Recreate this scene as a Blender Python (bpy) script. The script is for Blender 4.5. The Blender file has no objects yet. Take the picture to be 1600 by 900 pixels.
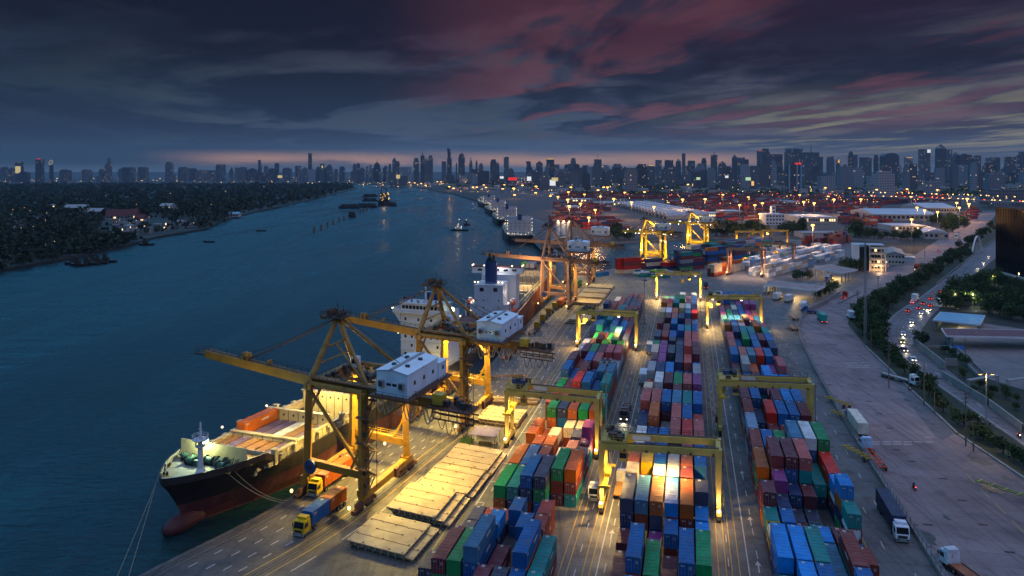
import bpy, math, random
from mathutils import Vector, Matrix
from mathutils.geometry import tessellate_polygon
R = math.radians
rng = random.Random(7)
S = bpy.context.scene
C = S.collection

# ------------------------------------------------------------------ camera
F, HZ, CAM_H = 1180.0, 268.0, 70.0
cam = bpy.data.cameras.new('camera')
cam.sensor_width = 36
cam.lens = 36 * F / 1600
cam.shift_y = -(450 - HZ) / 1600
cam.clip_start, cam.clip_end = 1, 150000
cam_ob = bpy.data.objects.new('camera', cam)
C.objects.link(cam_ob)
cam_ob.location = (0, 0, CAM_H)
cam_ob.rotation_euler = (R(90), 0, 0)
S.camera = cam_ob

# ------------------------------------------------------------------ view and sampling
S.view_settings.view_transform = 'Standard'
S.view_settings.look = 'None'
S.view_settings.exposure = 0.0
S.view_settings.gamma = 1
cy = S.cycles
cy.max_bounces, cy.diffuse_bounces, cy.glossy_bounces, cy.transmission_bounces = 4, 2, 3, 2
cy.sample_clamp_indirect = 1.5
cy.use_denoising = True
cy.caustics_reflective = cy.caustics_refractive = False

# ------------------------------------------------------------------ sky
class NT:
    """tiny node-graph writer"""
    def __init__(s, tree): s.t = tree
    def n(s, typ, **kw):
        nd = s.t.nodes.new(typ)
        for k, v in kw.items(): setattr(nd, k, v)
        return nd
    def put(s, sock, v):
        if isinstance(v, bpy.types.NodeSocket): s.t.links.new(v, sock)
        elif isinstance(v, (tuple, list)):
            sock.default_value = tuple(v) + (1,) if sock.type == 'RGBA' and len(v) == 3 else v
        else: sock.default_value = v
    def m(s, op, a, b=0.0, c=None, clamp=False):
        nd = s.n('ShaderNodeMath', operation=op, use_clamp=clamp)
        s.put(nd.inputs[0], a); s.put(nd.inputs[1], b)
        if c is not None: s.put(nd.inputs[2], c)
        return nd.outputs[0]
    def mix(s, f, a, b, blend='MIX'):
        nd = s.n('ShaderNodeMix', data_type='RGBA', blend_type=blend)
        s.put(nd.inputs[0], f); s.put(nd.inputs[6], a); s.put(nd.inputs[7], b)
        return nd.outputs[2]
    def smooth(s, v, lo, hi, a=0.0, b=1.0):
        nd = s.n('ShaderNodeMapRange', interpolation_type='SMOOTHSTEP')
        s.put(nd.inputs[0], v); s.put(nd.inputs[1], lo); s.put(nd.inputs[2], hi)
        s.put(nd.inputs[3], a); s.put(nd.inputs[4], b)
        return nd.outputs[0]
    def noise(s, vec, scale, detail=4, rough=.55, dist=0.0):
        nd = s.n('ShaderNodeTexNoise')
        if vec is not None: s.put(nd.inputs['Vector'], vec)
        nd.inputs['Scale'].default_value = scale
        nd.inputs['Detail'].default_value = detail
        nd.inputs['Roughness'].default_value = rough
        nd.inputs['Distortion'].default_value = dist
        return nd.outputs[0]
    def comb(s, x, y, z):
        nd = s.n('ShaderNodeCombineXYZ')
        for i, v in enumerate((x, y, z)): s.put(nd.inputs[i], v)
        return nd.outputs[0]

W = bpy.data.worlds.new('World')
S.world = W
W.use_nodes = True
W.node_tree.nodes.clear()
g = NT(W.node_tree)
tc = g.n('ShaderNodeTexCoord')
sep = g.n('ShaderNodeSeparateXYZ'); g.put(sep.inputs[0], tc.outputs['Generated'])
dx, dy, dz = sep.outputs
el = g.m('MAXIMUM', dz, 0.0)                                  # sine of the elevation
hyp = g.m('MAXIMUM', g.m('SQRT', g.m('ADD', g.m('MULTIPLY', dx, dx), g.m('MULTIPLY', dy, dy))), .001)
ax = g.m('DIVIDE', dx, hyp)                                   # -1 west ... 1 east
front = g.m('DIVIDE', dy, hyp)
# a cloud deck: direction projected on a plane overhead, combed along the wind
hz = g.m('ADD', el, .05)
px, py = g.m('DIVIDE', dx, hz), g.m('DIVIDE', dy, hz)
wa = R(-17)
along = g.m('ADD', g.m('MULTIPLY', px, math.sin(wa)), g.m('MULTIPLY', py, math.cos(wa)))
across = g.m('SUBTRACT', g.m('MULTIPLY', px, math.cos(wa)), g.m('MULTIPLY', py, math.sin(wa)))
n_big = g.noise(g.comb(g.m('MULTIPLY', along, .40), g.m('MULTIPLY', across, .46), 12.3), 1.0, 9, .56, .8)
n_str = g.noise(g.comb(g.m('MULTIPLY', along, .32), g.m('MULTIPLY', across, .85), 21.7), 1.0, 9, .58, .9)
n_fine = g.noise(g.comb(g.m('MULTIPLY', along, 1.3), g.m('MULTIPLY', across, 2.2), 4.4), 1.0, 6, .62, .6)
n_low = g.noise(g.comb(g.m('MULTIPLY', ax, 3.2), g.m('MULTIPLY', el, 26), 3.0), 1.0, 6, .6, .5)
n_bank = g.noise(g.comb(g.m('MULTIPLY', ax, 2.4), g.m('MULTIPLY', el, 11), 6.3), 1.0, 7, .6, .6)
fine = g.smooth(n_fine, .25, .75, -.06, .06)
nb, ns = g.m('ADD', n_big, fine), g.m('ADD', n_str, fine)
vis = g.smooth(el, -.02, .18)
west, east = g.smooth(ax, -.02, -.52), g.smooth(ax, .02, .5)
base = g.mix(vis, (.070, .112, .190), (.027, .022, .043))
base = g.mix(g.m('MULTIPLY', west, .8), base, g.mix(vis, (.016, .036, .060), (.006, .011, .019)))     # the west side is the darkest
base = g.mix(g.m('MULTIPLY', east, .75), base, g.mix(vis, (.070, .085, .125), (.022, .012, .030)))
dark = g.mix(vis, (.022, .037, .068), (.0065, .007, .016))
col = g.mix(g.m('MULTIPLY', g.smooth(nb, .43, .57), g.smooth(el, .015, .07, .1, .95)), base, dark)
bank = g.m('MULTIPLY', g.smooth(n_bank, .47, .58), g.m('MULTIPLY', g.smooth(el, .03, .06), g.smooth(el, .20, .12)))
col = g.mix(g.m('MULTIPLY', bank, .75), col, (.020, .030, .055))
gap = g.m('MULTIPLY', g.smooth(nb, .50, .34), g.m('MULTIPLY', g.smooth(el, .215, .10), g.smooth(el, .01, .05)))
col = g.mix(g.m('MULTIPLY', gap, g.smooth(ax, -.55, -.30, .15, .6)), col, g.mix(east, (.058, .076, .090), (.14, .13, .13)))
pm = g.m('MULTIPLY', g.smooth(ns, .46, .60), g.m('MULTIPLY', g.smooth(ax, -.20, .05), g.smooth(el, .035, .075)))
pm = g.m('MULTIPLY', pm, g.m('MULTIPLY', g.smooth(ax, .70, .40), g.smooth(front, .0, .4)))
col = g.mix(g.m('MULTIPLY', pm, .66), col, g.mix(vis, (.22, .095, .115), (.120, .037, .048)))
pv = g.m('MULTIPLY', g.smooth(nb, .42, .56), g.m('MULTIPLY', g.smooth(ax, -.30, .15), g.smooth(el, .10, .20)))
col = g.mix(g.m('MULTIPLY', pv, .5), col, (.026, .010, .028))
ym = g.m('MULTIPLY', g.smooth(ns, .56, .40), g.m('MULTIPLY', g.smooth(ax, .12, .42), g.m('MULTIPLY', g.smooth(el, .014, .034), g.smooth(el, .115, .05))))
ym = g.m('MULTIPLY', ym, g.smooth(front, .0, .4))
col = g.mix(g.m('MULTIPLY', ym, .8), col, (.26, .23, .15))
# sunset strip low over the city
strip = g.m('MULTIPLY', g.smooth(el, .003, .012), g.smooth(el, .030, .014))
strip = g.m('MULTIPLY', strip, g.m('MULTIPLY', g.smooth(ax, -.46, -.32), g.smooth(ax, .46, .20)))
strip = g.m('MULTIPLY', strip, g.m('MULTIPLY', g.smooth(n_low, .30, .56), g.smooth(front, .0, .4)))
col = g.mix(g.m('MULTIPLY', strip, .75), col, (.55, .30, .20))
low = g.m('MULTIPLY', g.smooth(el, .012, .0), .6)
col = g.mix(low, col, (.085, .135, .22))
# unseen sky overhead brightened to light the ground, darkened low behind the camera
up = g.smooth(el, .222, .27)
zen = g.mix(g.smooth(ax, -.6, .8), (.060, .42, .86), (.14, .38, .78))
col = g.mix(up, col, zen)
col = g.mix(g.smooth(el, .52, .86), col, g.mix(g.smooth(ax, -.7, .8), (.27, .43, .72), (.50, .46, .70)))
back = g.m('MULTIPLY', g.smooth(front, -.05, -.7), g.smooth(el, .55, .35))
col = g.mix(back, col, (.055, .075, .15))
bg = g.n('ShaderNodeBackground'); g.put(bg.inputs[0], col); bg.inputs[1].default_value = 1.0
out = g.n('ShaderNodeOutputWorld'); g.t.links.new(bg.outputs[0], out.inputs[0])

# the last glow after sunset, very soft, from the right and behind
sun = bpy.data.lights.new('sun', 'SUN')
sun.energy, sun.angle, sun.color = .20, R(40), (1, .62, .72)
sun_ob = bpy.data.objects.new('sun', sun); C.objects.link(sun_ob)
sun_ob.rotation_euler = (R(62), 0, R(50))

# ------------------------------------------------------------------ places
def gp(x, y, z=0.0):
    """the point of the level z that stands at this place of the survey picture"""
    Y = F * (CAM_H - z) / (y - HZ)
    return Vector(((x - 800) * Y / F, Y, z))
def up_at(x, y, Y):
    return Vector(((x - 800) * Y / F, Y, CAM_H - (y - HZ) * Y / F))
RA = R(13.2)
ROW_D = Vector((math.sin(RA), math.cos(RA), 0)); ROW_N = Vector((math.cos(RA), -math.sin(RA), 0))
ROW_O = Vector((31.06, 116, 0))
def yard(s, t, z=0.0): return ROW_O + ROW_D * s + ROW_N * t + Vector((0, 0, z))
def hdg(a):  # heading (deg clockwise from +Y) -> rotation about z
    return -R(a)

# ------------------------------------------------------------------ mesh writer
class MB:
    def __init__(s, *mats): s.v, s.f, s.mi, s.mats = [], [], [], list(mats)
    def add(s, vs, fs, m=0):
        o = len(s.v); s.v += [tuple(p) for p in vs]
        s.f += [tuple(o + i for i in f) for f in fs]; s.mi += [m] * len(fs); return s
    def box(s, c, d, rz=0.0, m=0, top=1.0):
        cx, cy_, cz = c; x, y, z = d[0] / 2, d[1] / 2, d[2] / 2; ca, sa = math.cos(rz), math.sin(rz); vs = []
        for k in (-1, 1):
            q = top if k > 0 else 1
            for i, j in ((-1, -1), (1, -1), (1, 1), (-1, 1)):
                vs.append((cx + i * x * q * ca - j * y * q * sa, cy_ + i * x * q * sa + j * y * q * ca, cz + k * z))
        return s.add(vs, [(3, 2, 1, 0), (4, 5, 6, 7), (0, 1, 5, 4), (1, 2, 6, 5), (2, 3, 7, 6), (3, 0, 4, 7)], m)
    def bx(s, x0, x1, y0, y1, z0, z1, m=0):
        return s.box(((x0 + x1) / 2, (y0 + y1) / 2, (z0 + z1) / 2), (x1 - x0, y1 - y0, z1 - z0), 0, m)
    def beam(s, p, q, w, h, m=0, w2=None, h2=None):
        p, q = Vector(p), Vector(q); d = (q - p).normalized()
        r = d.cross(Vector((0, 0, 1)))
        r = Vector((1, 0, 0)) if r.length < 1e-4 else r.normalized()
        u = r.cross(d); vs = []
        for P, ww, hh in ((p, w, h), (q, w2 or w, h2 or h)):
            for i, j in ((-1, -1), (1, -1), (1, 1), (-1, 1)): vs.append(P + r * (i * ww / 2) + u * (j * hh / 2))
        return s.add(vs, [(0, 1, 2, 3), (7, 6, 5, 4), (4, 5, 1, 0), (5, 6, 2, 1), (6, 7, 3, 2), (7, 4, 0, 3)], m)
    def tube(s, p, q, r, n=8, m=0, r2=None):
        p, q = Vector(p), Vector(q); d = (q - p).normalized()
        a = d.cross(Vector((0, 0, 1)))
        a = Vector((1, 0, 0)) if a.length < 1e-4 else a.normalized()
        b = a.cross(d); vs = []
        for P, rr in ((p, r), (q, r if r2 is None else r2)):
            for k in range(n): t = 2 * math.pi * k / n; vs.append(P + a * (rr * math.cos(t)) + b * (rr * math.sin(t)))
        fs = [(k, k + n, (k + 1) % n + n, (k + 1) % n) for k in range(n)] + [tuple(range(n)), tuple(range(2 * n - 1, n - 1, -1))]
        return s.add(vs, fs, m)
    def path(s, pts, r, n=6, m=0):
        for a, b in zip(pts, pts[1:]): s.tube(a, b, r, n, m)
        return s
    def prism(s, poly, z0, z1, m=0):
        n = len(poly); vs = [(x, y, z0) for x, y in poly] + [(x, y, z1) for x, y in poly]
        a = sum(poly[i][0] * poly[(i + 1) % n][1] - poly[(i + 1) % n][0] * poly[i][1] for i in range(n))
        fs = [(i, (i + 1) % n, (i + 1) % n + n, i + n) for i in range(n)] + [tuple(range(n - 1, -1, -1)), tuple(range(n, 2 * n))]
        if a < 0: fs = [f[::-1] for f in fs]
        return s.add(vs, fs, m)
    def xprism(s, prof, x0, x1, m=0):
        """profile in (y,z) swept along x"""
        n = len(prof); vs = [(x0, y, z) for y, z in prof] + [(x1, y, z) for y, z in prof]
        fs = [(i, (i + 1) % n, (i + 1) % n + n, i + n) for i in range(n)] + [tuple(range(n - 1, -1, -1)), tuple(range(n, 2 * n))]
        return s.add(vs, fs, m)
    def yprism(s, prof, y0, y1, m=0):
        """profile in (x,z) swept along y"""
        n = len(prof); vs = [(x, y0, z) for x, z in prof] + [(x, y1, z) for x, z in prof]
        fs = [((i + 1) % n, i, i + n, (i + 1) % n + n) for i in range(n)] + [tuple(range(n)), tuple(range(2 * n - 1, n - 1, -1))]
        return s.add(vs, fs, m)
    def loft(s, rings, m=0, caps=True, closed=True):
        n = len(rings[0]); vs = [p for r in rings for p in r]; fs = []
        for k in range(len(rings) - 1):
            for i in range(n if closed else n - 1):
                j = (i + 1) % n; fs.append((k * n + i, k * n + j, (k + 1) * n + j, (k + 1) * n + i))
        if caps: fs += [tuple(range(n - 1, -1, -1)), tuple((len(rings) - 1) * n + i for i in range(n))]
        return s.add(vs, fs, m)
    def ball(s, c, r, n=8, k=5, m=0, sz=1.0):
        rings = []
        for j in range(k + 1):
            t = math.pi * j / k - math.pi / 2; rr = max(r * math.cos(t), r * .02)
            rings.append([(c[0] + rr * math.cos(2 * math.pi * i / n), c[1] + rr * math.sin(2 * math.pi * i / n), c[2] + r * sz * math.sin(t)) for i in range(n)])
        return s.loft(rings, m)
    def quad(s, a, b, c, d, m=0): return s.add([a, b, c, d], [(0, 1, 2, 3)], m)
    def build(s, name, parent=None, M=None, mats=None, label=None, smooth=False, colors=None):
        me = bpy.data.meshes.new(name)
        vs = [M @ Vector(p) for p in s.v] if M is not None else s.v
        me.from_pydata(vs, [], s.f)
        for mt in (mats or s.mats): me.materials.append(mt)
        if len(mats or s.mats) > 1: me.polygons.foreach_set('material_index', s.mi)
        if smooth: me.polygons.foreach_set('use_smooth', [True] * len(s.f))
        if colors:
            at = me.color_attributes.new('paint', 'FLOAT_COLOR', 'CORNER')
            buf = []
            for p, c in zip(s.f, colors): buf += list(c) * len(p)
            at.data.foreach_set('color', buf)
        me.update()
        o = bpy.data.objects.new(name, me); C.objects.link(o)
        if parent is not None: o.parent = parent
        if label: o['label'] = label
        return o
def tag(o, label=None, cat=None, group=None, kind=None):
    if label: o['label'] = label
    if cat: o['category'] = cat
    if group: o['group'] = group
    if kind: o['kind'] = kind
    return o
def thing(name, label, cat, loc=(0, 0, 0), rz=0.0, group=None):
    o = bpy.data.objects.new(name, None); o.empty_display_size = .5; C.objects.link(o)
    o.location = loc; o.rotation_euler = (0, 0, rz)
    return tag(o, label, cat, group)
def copy_tree(o, parent=None, cols=None):
    c = o.copy(); C.objects.link(c)
    if parent is not None: c.parent = parent
    for ch in list(o.children): copy_tree(ch, c)
    return c
def lamp(name, loc, power, color, parent=None, spot=None, rot=(0, 0, 0), radius=.4, blend=.6):
    l = bpy.data.lights.new(name, 'SPOT' if spot else 'POINT')
    l.energy, l.color, l.shadow_soft_size = power, color, radius
    if spot: l.spot_size, l.spot_blend = R(spot), blend
    o = bpy.data.objects.new(name, l); C.objects.link(o); o.location = loc; o.rotation_euler = rot
    if parent is not None: o.parent = parent
    return o
ORD = ['first', 'second', 'third', 'fourth', 'fifth', 'sixth', 'seventh', 'eighth', 'ninth', 'tenth', 'eleventh', 'twelfth', 'thirteenth', 'fourteenth', 'fifteenth', 'sixteenth', 'seventeenth', 'eighteenth', 'nineteenth']
TENS = {2: ('twenty', 'twentieth'), 3: ('thirty', 'thirtieth'), 4: ('forty', 'fortieth'), 5: ('fifty', 'fiftieth'), 6: ('sixty', 'sixtieth'), 7: ('seventy', 'seventieth'), 8: ('eighty', 'eightieth'), 9: ('ninety', 'ninetieth')}
def ordinal(n):
    if n <= 19: return ORD[n - 1]
    if n < 100:
        a, b = divmod(n, 10); return TENS[a][1] if b == 0 else TENS[a][0] + '-' + ORD[b - 1]
    if n == 100: return 'hundredth'
    return 'hundred-and-' + ordinal(n - 100)

# ------------------------------------------------------------------ materials
def mat(name, col, rough=.6, metal=0.0, var=.25, scale=1.5, bump=0.0, dirt=None, dirt_amt=.5, dirt_scale=.4, spec=.5):
    m = bpy.data.materials.new(name); m.use_nodes = True
    q = NT(m.node_tree); b = m.node_tree.nodes['Principled BSDF']
    t = q.n('ShaderNodeTexCoord').outputs['Object']
    n = q.noise(t, scale, 5, .6)
    c = q.mix(q.m('MULTIPLY', q.smooth(n, .3, .7), var), col, tuple(x * .45 for x in col))
    if dirt:
        n2 = q.noise(t, dirt_scale, 6, .65, .3)
        c = q.mix(q.m('MULTIPLY', q.smooth(n2, .5, .68), dirt_amt), c, dirt)
    q.put(b.inputs['Base Color'], c)
    b.inputs['Metallic'].default_value = metal
    b.inputs['Specular IOR Level'].default_value = spec
    q.put(b.inputs['Roughness'], q.smooth(n, .2, .8, max(rough - .12, .05), min(rough + .12, 1)))
    if bump:
        bn = q.n('ShaderNodeBump'); bn.inputs['Strength'].default_value = bump; q.put(bn.inputs['Height'], n)
        m.node_tree.links.new(bn.outputs[0], b.inputs['Normal'])
    return m
def glow(name, col, strength):
    m = bpy.data.materials.new(name); m.use_nodes = True
    nt = m.node_tree; nt.nodes.clear()
    e = nt.nodes.new('ShaderNodeEmission'); e.inputs[0].default_value = tuple(col) + (1,); e.inputs[1].default_value = strength
    o = nt.nodes.new('ShaderNodeOutputMaterial'); nt.links.new(e.outputs[0], o.inputs[0])
    m.cycles.emission_sampling = 'NONE'
    return m
SOD = (1, .56, .16); WARM = (1, .74, .40); COOL = (.82, .95, 1)
M = {}
M['crane'] = mat('crane_paint', (.37, .19, .022), .5, 0, .45, .5, 0, (.10, .05, .025), .65, .35)
M['rtg'] = mat('gantry_paint', (.62, .46, .10), .5, 0, .3, .5, 0, (.22, .14, .07), .45, .3)
M['rtg_brown'] = mat('gantry_paint_worn', (.48, .25, .13), .6, 0, .35, .5, 0, (.2, .09, .06), .5, .3)
M['bright_crane'] = mat('crane_paint_fresh', (.72, .42, .03), .45, 0, .25, .4, 0, (.3, .18, .04), .3, .2)
M['steel'] = mat('dark_steel', (.06, .055, .05), .55, .4, .4, 1)
M['rust'] = mat('rusty_steel', (.16, .075, .04), .75, .1, .5, 1.2)
M['white'] = mat('white_paint', (.72, .74, .76), .5, 0, .15, .3, 0, (.38, .34, .30), .35, .25)
M['house'] = mat('machinery_house_panel', (.64, .78, .90), .5, 0, .12, .4, 0, (.35, .35, .34), .3, .25)
M['house_roof'] = mat('machinery_house_roof', (.74, .86, .95), .5, 0, .12, .5, 0, (.4, .4, .4), .25, .3)
M['grey'] = mat('grey_paint', (.30, .31, .32), .6, 0, .3, .5)
M['glass'] = mat('dark_glass', (.015, .02, .028), .1, 0, .2, .2, spec=.8)
M['rubber'] = mat('tyre_rubber', (.018, .018, .018), .9, 0, .2, 3)
M['black'] = mat('black_paint', (.015, .015, .017), .5, 0, .3, .6)
M['rope'] = mat('mooring_rope', (.30, .27, .20), .8)
M['cable'] = mat('pale_cable', (.72, .66, .50), .7)
M['dcable'] = mat('dark_cable', (.03, .03, .03), .7)
M['concrete'] = mat('concrete', (.30, .29, .28), .85, 0, .35, .35, 0, (.14, .13, .12), .5, .12)
M['yellow'] = mat('yellow_paint', (.62, .40, .03), .5, 0, .3, 1, 0, (.2, .12, .04), .4, .5)
M['blue'] = mat('blue_paint', (.02, .07, .22), .5, 0, .3, 1)
M['red'] = mat('red_paint', (.42, .05, .03), .5, 0, .3, 1)
M['orange'] = mat('orange_paint', (.60, .15, .03), .5, 0, .3, 1)
M['green'] = mat('green_paint', (.03, .25, .15), .5, 0, .3, 1)
M['trunk'] = mat('bark', (.09, .06, .04), .9, 0, .4, 2)
M['wood'] = mat('weathered_timber', (.20, .15, .10), .85, 0, .5, 1.5)
M['roof_red'] = mat('roof_tiles_red', (.13, .03, .03), .75, 0, .4, 1)
M['roof_pale'] = mat('metal_roof_pale', (.52, .58, .66), .5, 0, .2, .15, 0, (.3, .3, .32), .4, .05)
M['roof_blue'] = mat('metal_roof_blue', (.20, .45, .62), .45, 0, .3, .3, 0, (.2, .3, .36), .4, .2)
M['roof_maroon'] = mat('metal_roof_maroon', (.16, .05, .06), .6, 0, .35, .4)
M['wall'] = mat('plaster_wall', (.42, .42, .42), .8, 0, .3, .2, 0, (.2, .2, .2), .4, .1)
M['cream'] = mat('cream_plaster', (.66, .58, .46), .75, 0, .2, .3)
M['hatch'] = mat('hatch_cover_paint', (.50, .39, .235), .65, 0, .3, .4, 0, (.30, .19, .10), .5, .3)
M['hatch_edge'] = mat('hatch_cover_edge', (.22, .13, .08), .8, 0, .4, .6)
M['lamp'] = glow('lamp_sodium', (1, .58, .18), 6)
M['lamp_white'] = glow('lamp_white', (1, .88, .62), 6)
M['lamp_cool'] = glow('lamp_cool', COOL, 18)
M['lamp_green'] = glow('lamp_greenish', (.75, 1, .62), 9)
M['tail'] = glow('tail_light', (1, .05, .03), 7)
M['head'] = glow('head_light', (1, .84, .58), 7)
M['win_warm'] = glow('lit_window', (1, .70, .34), 2.2)
# ------------------------------------------------------------------ the setting: water, ground, pavements
def ground_mat(name, c1, c2, stain, scale=.08, joints=None, rough=.8, wet=.0, stain_amt=.6, streak=.55):
    m = bpy.data.materials.new(name); m.use_nodes = True
    q = NT(m.node_tree); b = m.node_tree.nodes['Principled BSDF']
    t = q.n('ShaderNodeTexCoord').outputs['Object']
    n1 = q.noise(t, scale, 6, .6); n2 = q.noise(t, scale * 6, 5, .65, .4); n3 = q.noise(t, 1.6, 3, .6)
    c = q.mix(q.smooth(n1, .35, .65), c1, c2)
    c = q.mix(q.m('MULTIPLY', q.smooth(n2, .52, .68), stain_amt), c, stain)
    c = q.mix(q.m('MULTIPLY', q.smooth(n3, .4, .7), .25), c, stain)
    if streak:
        ms_ = q.n('ShaderNodeMapping'); ms_.inputs['Rotation'].default_value = (0, 0, RA); ms_.inputs['Scale'].default_value = (1, .035, 1); q.put(ms_.inputs[0], t)
        n4 = q.noise(ms_.outputs[0], .9, 5, .65); c = q.mix(q.m('MULTIPLY', q.smooth(n4, .48, .66), streak), c, tuple(x * .35 for x in c1))
    if joints:
        mp = q.n('ShaderNodeMapping'); mp.inputs['Rotation'].default_value = (0, 0, RA); q.put(mp.inputs[0], t)
        br = q.n('ShaderNodeTexBrick', offset=0.0); q.put(br.inputs['Vector'], mp.outputs[0])
        br.inputs['Scale'].default_value = 1; br.inputs['Mortar Size'].default_value = .07
        br.inputs['Brick Width'].default_value = joints[0]; br.inputs['Row Height'].default_value = joints[1]
        q.put(br.inputs['Color1'], (.92, .92, .92)); q.put(br.inputs['Color2'], (1.08, 1.08, 1.08)); q.put(br.inputs['Mortar'], (.55, .55, .55))
        c = q.mix(1.0, c, br.outputs[0], 'MULTIPLY')
    q.put(b.inputs['Base Color'], c)
    q.put(b.inputs['Roughness'], q.smooth(n2, .3, .7, rough - wet, rough))
    bn = q.n('ShaderNodeBump'); bn.inputs['Strength'].default_value = .15; q.put(bn.inputs['Height'], n3)
    m.node_tree.links.new(bn.outputs[0], b.inputs['Normal'])
    return m
G_land = ground_mat('dark_earth', (.016, .020, .016), (.026, .028, .024), (.012, .014, .012), .01)
G_yard = ground_mat('worn_asphalt', (.095, .092, .095), (.15, .145, .145), (.05, .047, .045), .05, (14, 7), .74, .24)
G_apron = ground_mat('apron_concrete', (.085, .074, .068), (.135, .12, .108), (.045, .038, .032), .06, (10, 5), .7, .2)
G_gate = ground_mat('gate_road_concrete', (.185, .135, .140), (.285, .215, .220), (.11, .08, .085), .022, (24, 5), .8, .2, .6)
G_road = ground_mat('road_asphalt', (.12, .105, .115), (.165, .145, .155), (.075, .068, .075), .05, None, .7, .25)
G_grass = ground_mat('grass', (.010, .024, .007), (.024, .036, .012), (.032, .026, .014), .12)
G_far = ground_mat('far_yard_ground', (.055, .05, .055), (.085, .075, .075), (.03, .028, .03), .02)

def catmull(P, n=8):
    out = []
    for i in range(len(P) - 1):
        p0, p1, p2, p3 = P[max(i - 1, 0)], P[i], P[i + 1], P[min(i + 2, len(P) - 1)]
        for k in range(n):
            t = k / n
            out.append(tuple(.5 * ((2 * b) + (-a + c) * t + (2 * a - 5 * b + 4 * c - d) * t * t + (-a + 3 * b - 3 * c + d) * t ** 3) for a, b, c, d in zip(p0, p1, p2, p3)))
    out.append(tuple(P[-1])); return out
def px2(pts): return [tuple(gp(x, y)[:2]) for x, y in pts]
def sheet(name, polys, z, m, kind='structure'):
    mb = MB(m)
    for poly in polys:
        tri = tessellate_polygon([[Vector((x, y, 0)) for x, y in poly]])
        vs = [(x, y, z) for x, y in poly]; fs = []
        for t in tri:
            a, b, c = (Vector(vs[i]) for i in t)
            fs.append(t if (b - a).cross(c - a).z > 0 else t[::-1])
        mb.add(vs, fs)
    return tag(mb.build(name), kind=kind)

# water: a broad sheet with long low ripples
mw = bpy.data.materials.new('river_water'); mw.use_nodes = True
q = NT(mw.node_tree); b = mw.node_tree.nodes['Principled BSDF']
t = q.n('ShaderNodeTexCoord').outputs['Object']
mp = q.n('ShaderNodeMapping'); mp.inputs['Rotation'].default_value = (0, 0, R(20)); mp.inputs['Scale'].default_value = (.45, 1.0, 1); q.put(mp.inputs[0], t)
w1 = q.noise(mp.outputs[0], .55, 4, .6, .3); w2 = q.noise(mp.outputs[0], .07, 3, .55, .2); w3 = q.noise(t, .006, 4, .5)
hgt = q.m('ADD', q.m('MULTIPLY', w1, .55), q.m('MULTIPLY', w2, 1.6))
bn = q.n('ShaderNodeBump'); bn.inputs['Strength'].default_value = 1.0; bn.inputs['Distance'].default_value = 1.8; q.put(bn.inputs['Height'], hgt)
mw.node_tree.links.new(bn.outputs[0], b.inputs['Normal'])
q.put(b.inputs['Base Color'], q.mix(q.smooth(w3, .35, .65), (.002, .018, .026), (.004, .027, .040)))
ms_ = q.n('ShaderNodeMapping'); ms_.inputs['Rotation'].default_value = (0, 0, R(14)); ms_.inputs['Scale'].default_value = (1, .16, 1); q.put(ms_.inputs[0], t)
sl = q.smooth(q.noise(ms_.outputs[0], .016, 5, .6, .6), .40, .62)          # slicks and current lines
q.put(bn.inputs['Strength'], q.m('MULTIPLY_ADD', sl, .75, .35))
q.put(b.inputs['Roughness'], q.m('MULTIPLY_ADD', sl, .20, .20))
b.inputs['IOR'].default_value = 1.33
WZ = -2.2
wm = MB(mw); wm.quad((-70000, -400, WZ), (70000, -400, WZ), (70000, 110000, WZ), (-70000, 110000, WZ))
tag(wm.build('water'), kind='structure')

QUAY = catmull([(-150, -60), (-86, 90), (-64.5, 131.3), (-49.5, 158.2), (-34, 200), (-18.5, 238), (-10, 264.7), (2, 323.9), (18, 395.2), (38, 470), (57, 526)], 8)
near_edge = px2([(960, 419), (1000, 412), (1050, 404), (1120, 396), (1158, 386), (1172, 377)])
far_edge = px2([(1164, 371.5), (1100, 371), (1050, 373), (1000, 376), (920, 380), (856, 384)])
far_bank = px2([(846, 380), (828, 362), (806, 345), (788, 333), (764, 321), (744, 313.5), (708, 303), (668, 295), (640, 291), (600, 288.8), (548, 287.4), (300, 287), (0, 287)])
R_POLY = [(-150, -400)] + QUAY + near_edge + far_edge + far_bank + [(-70000, 4500), (-70000, 110000), (70000, 110000), (70000, -400)]
L_COAST = px2([(-400, 560), (-150, 450), (0, 421), (60, 410), (110, 402), (165, 389), (205, 381), (240, 370), (325, 356), (345, 345), (400, 330), (440, 322), (500, 308.5), (540, 299), (558, 293.4), (546, 290.5), (400, 289.6), (0, 289.3)])
L_POLY = [(-6000, 60)] + L_COAST + [(-60000, 3800), (-60000, 60)]
sheet('ground', [R_POLY, L_POLY], 0.0, G_land)
qw = MB(M['concrete'])
for poly in (QUAY + near_edge + far_edge + far_bank[:4],):
    for a, b2 in zip(poly, poly[1:]):
        qw.quad((a[0], a[1], WZ - 1), (a[0], a[1], 0), (b2[0], b2[1], 0), (b2[0], b2[1], WZ - 1))
tag(qw.build('quay_wall_face'), kind='structure')
qw = MB(G_land)
for poly in (far_bank[3:], L_COAST):
    for a, b2 in zip(poly, poly[1:]):
        qw.quad((a[0], a[1], WZ - 1), (a[0], a[1], 0), (b2[0], b2[1], 0), (b2[0], b2[1], WZ - 1))
tag(qw.build('river_bank'), kind='structure')

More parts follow.
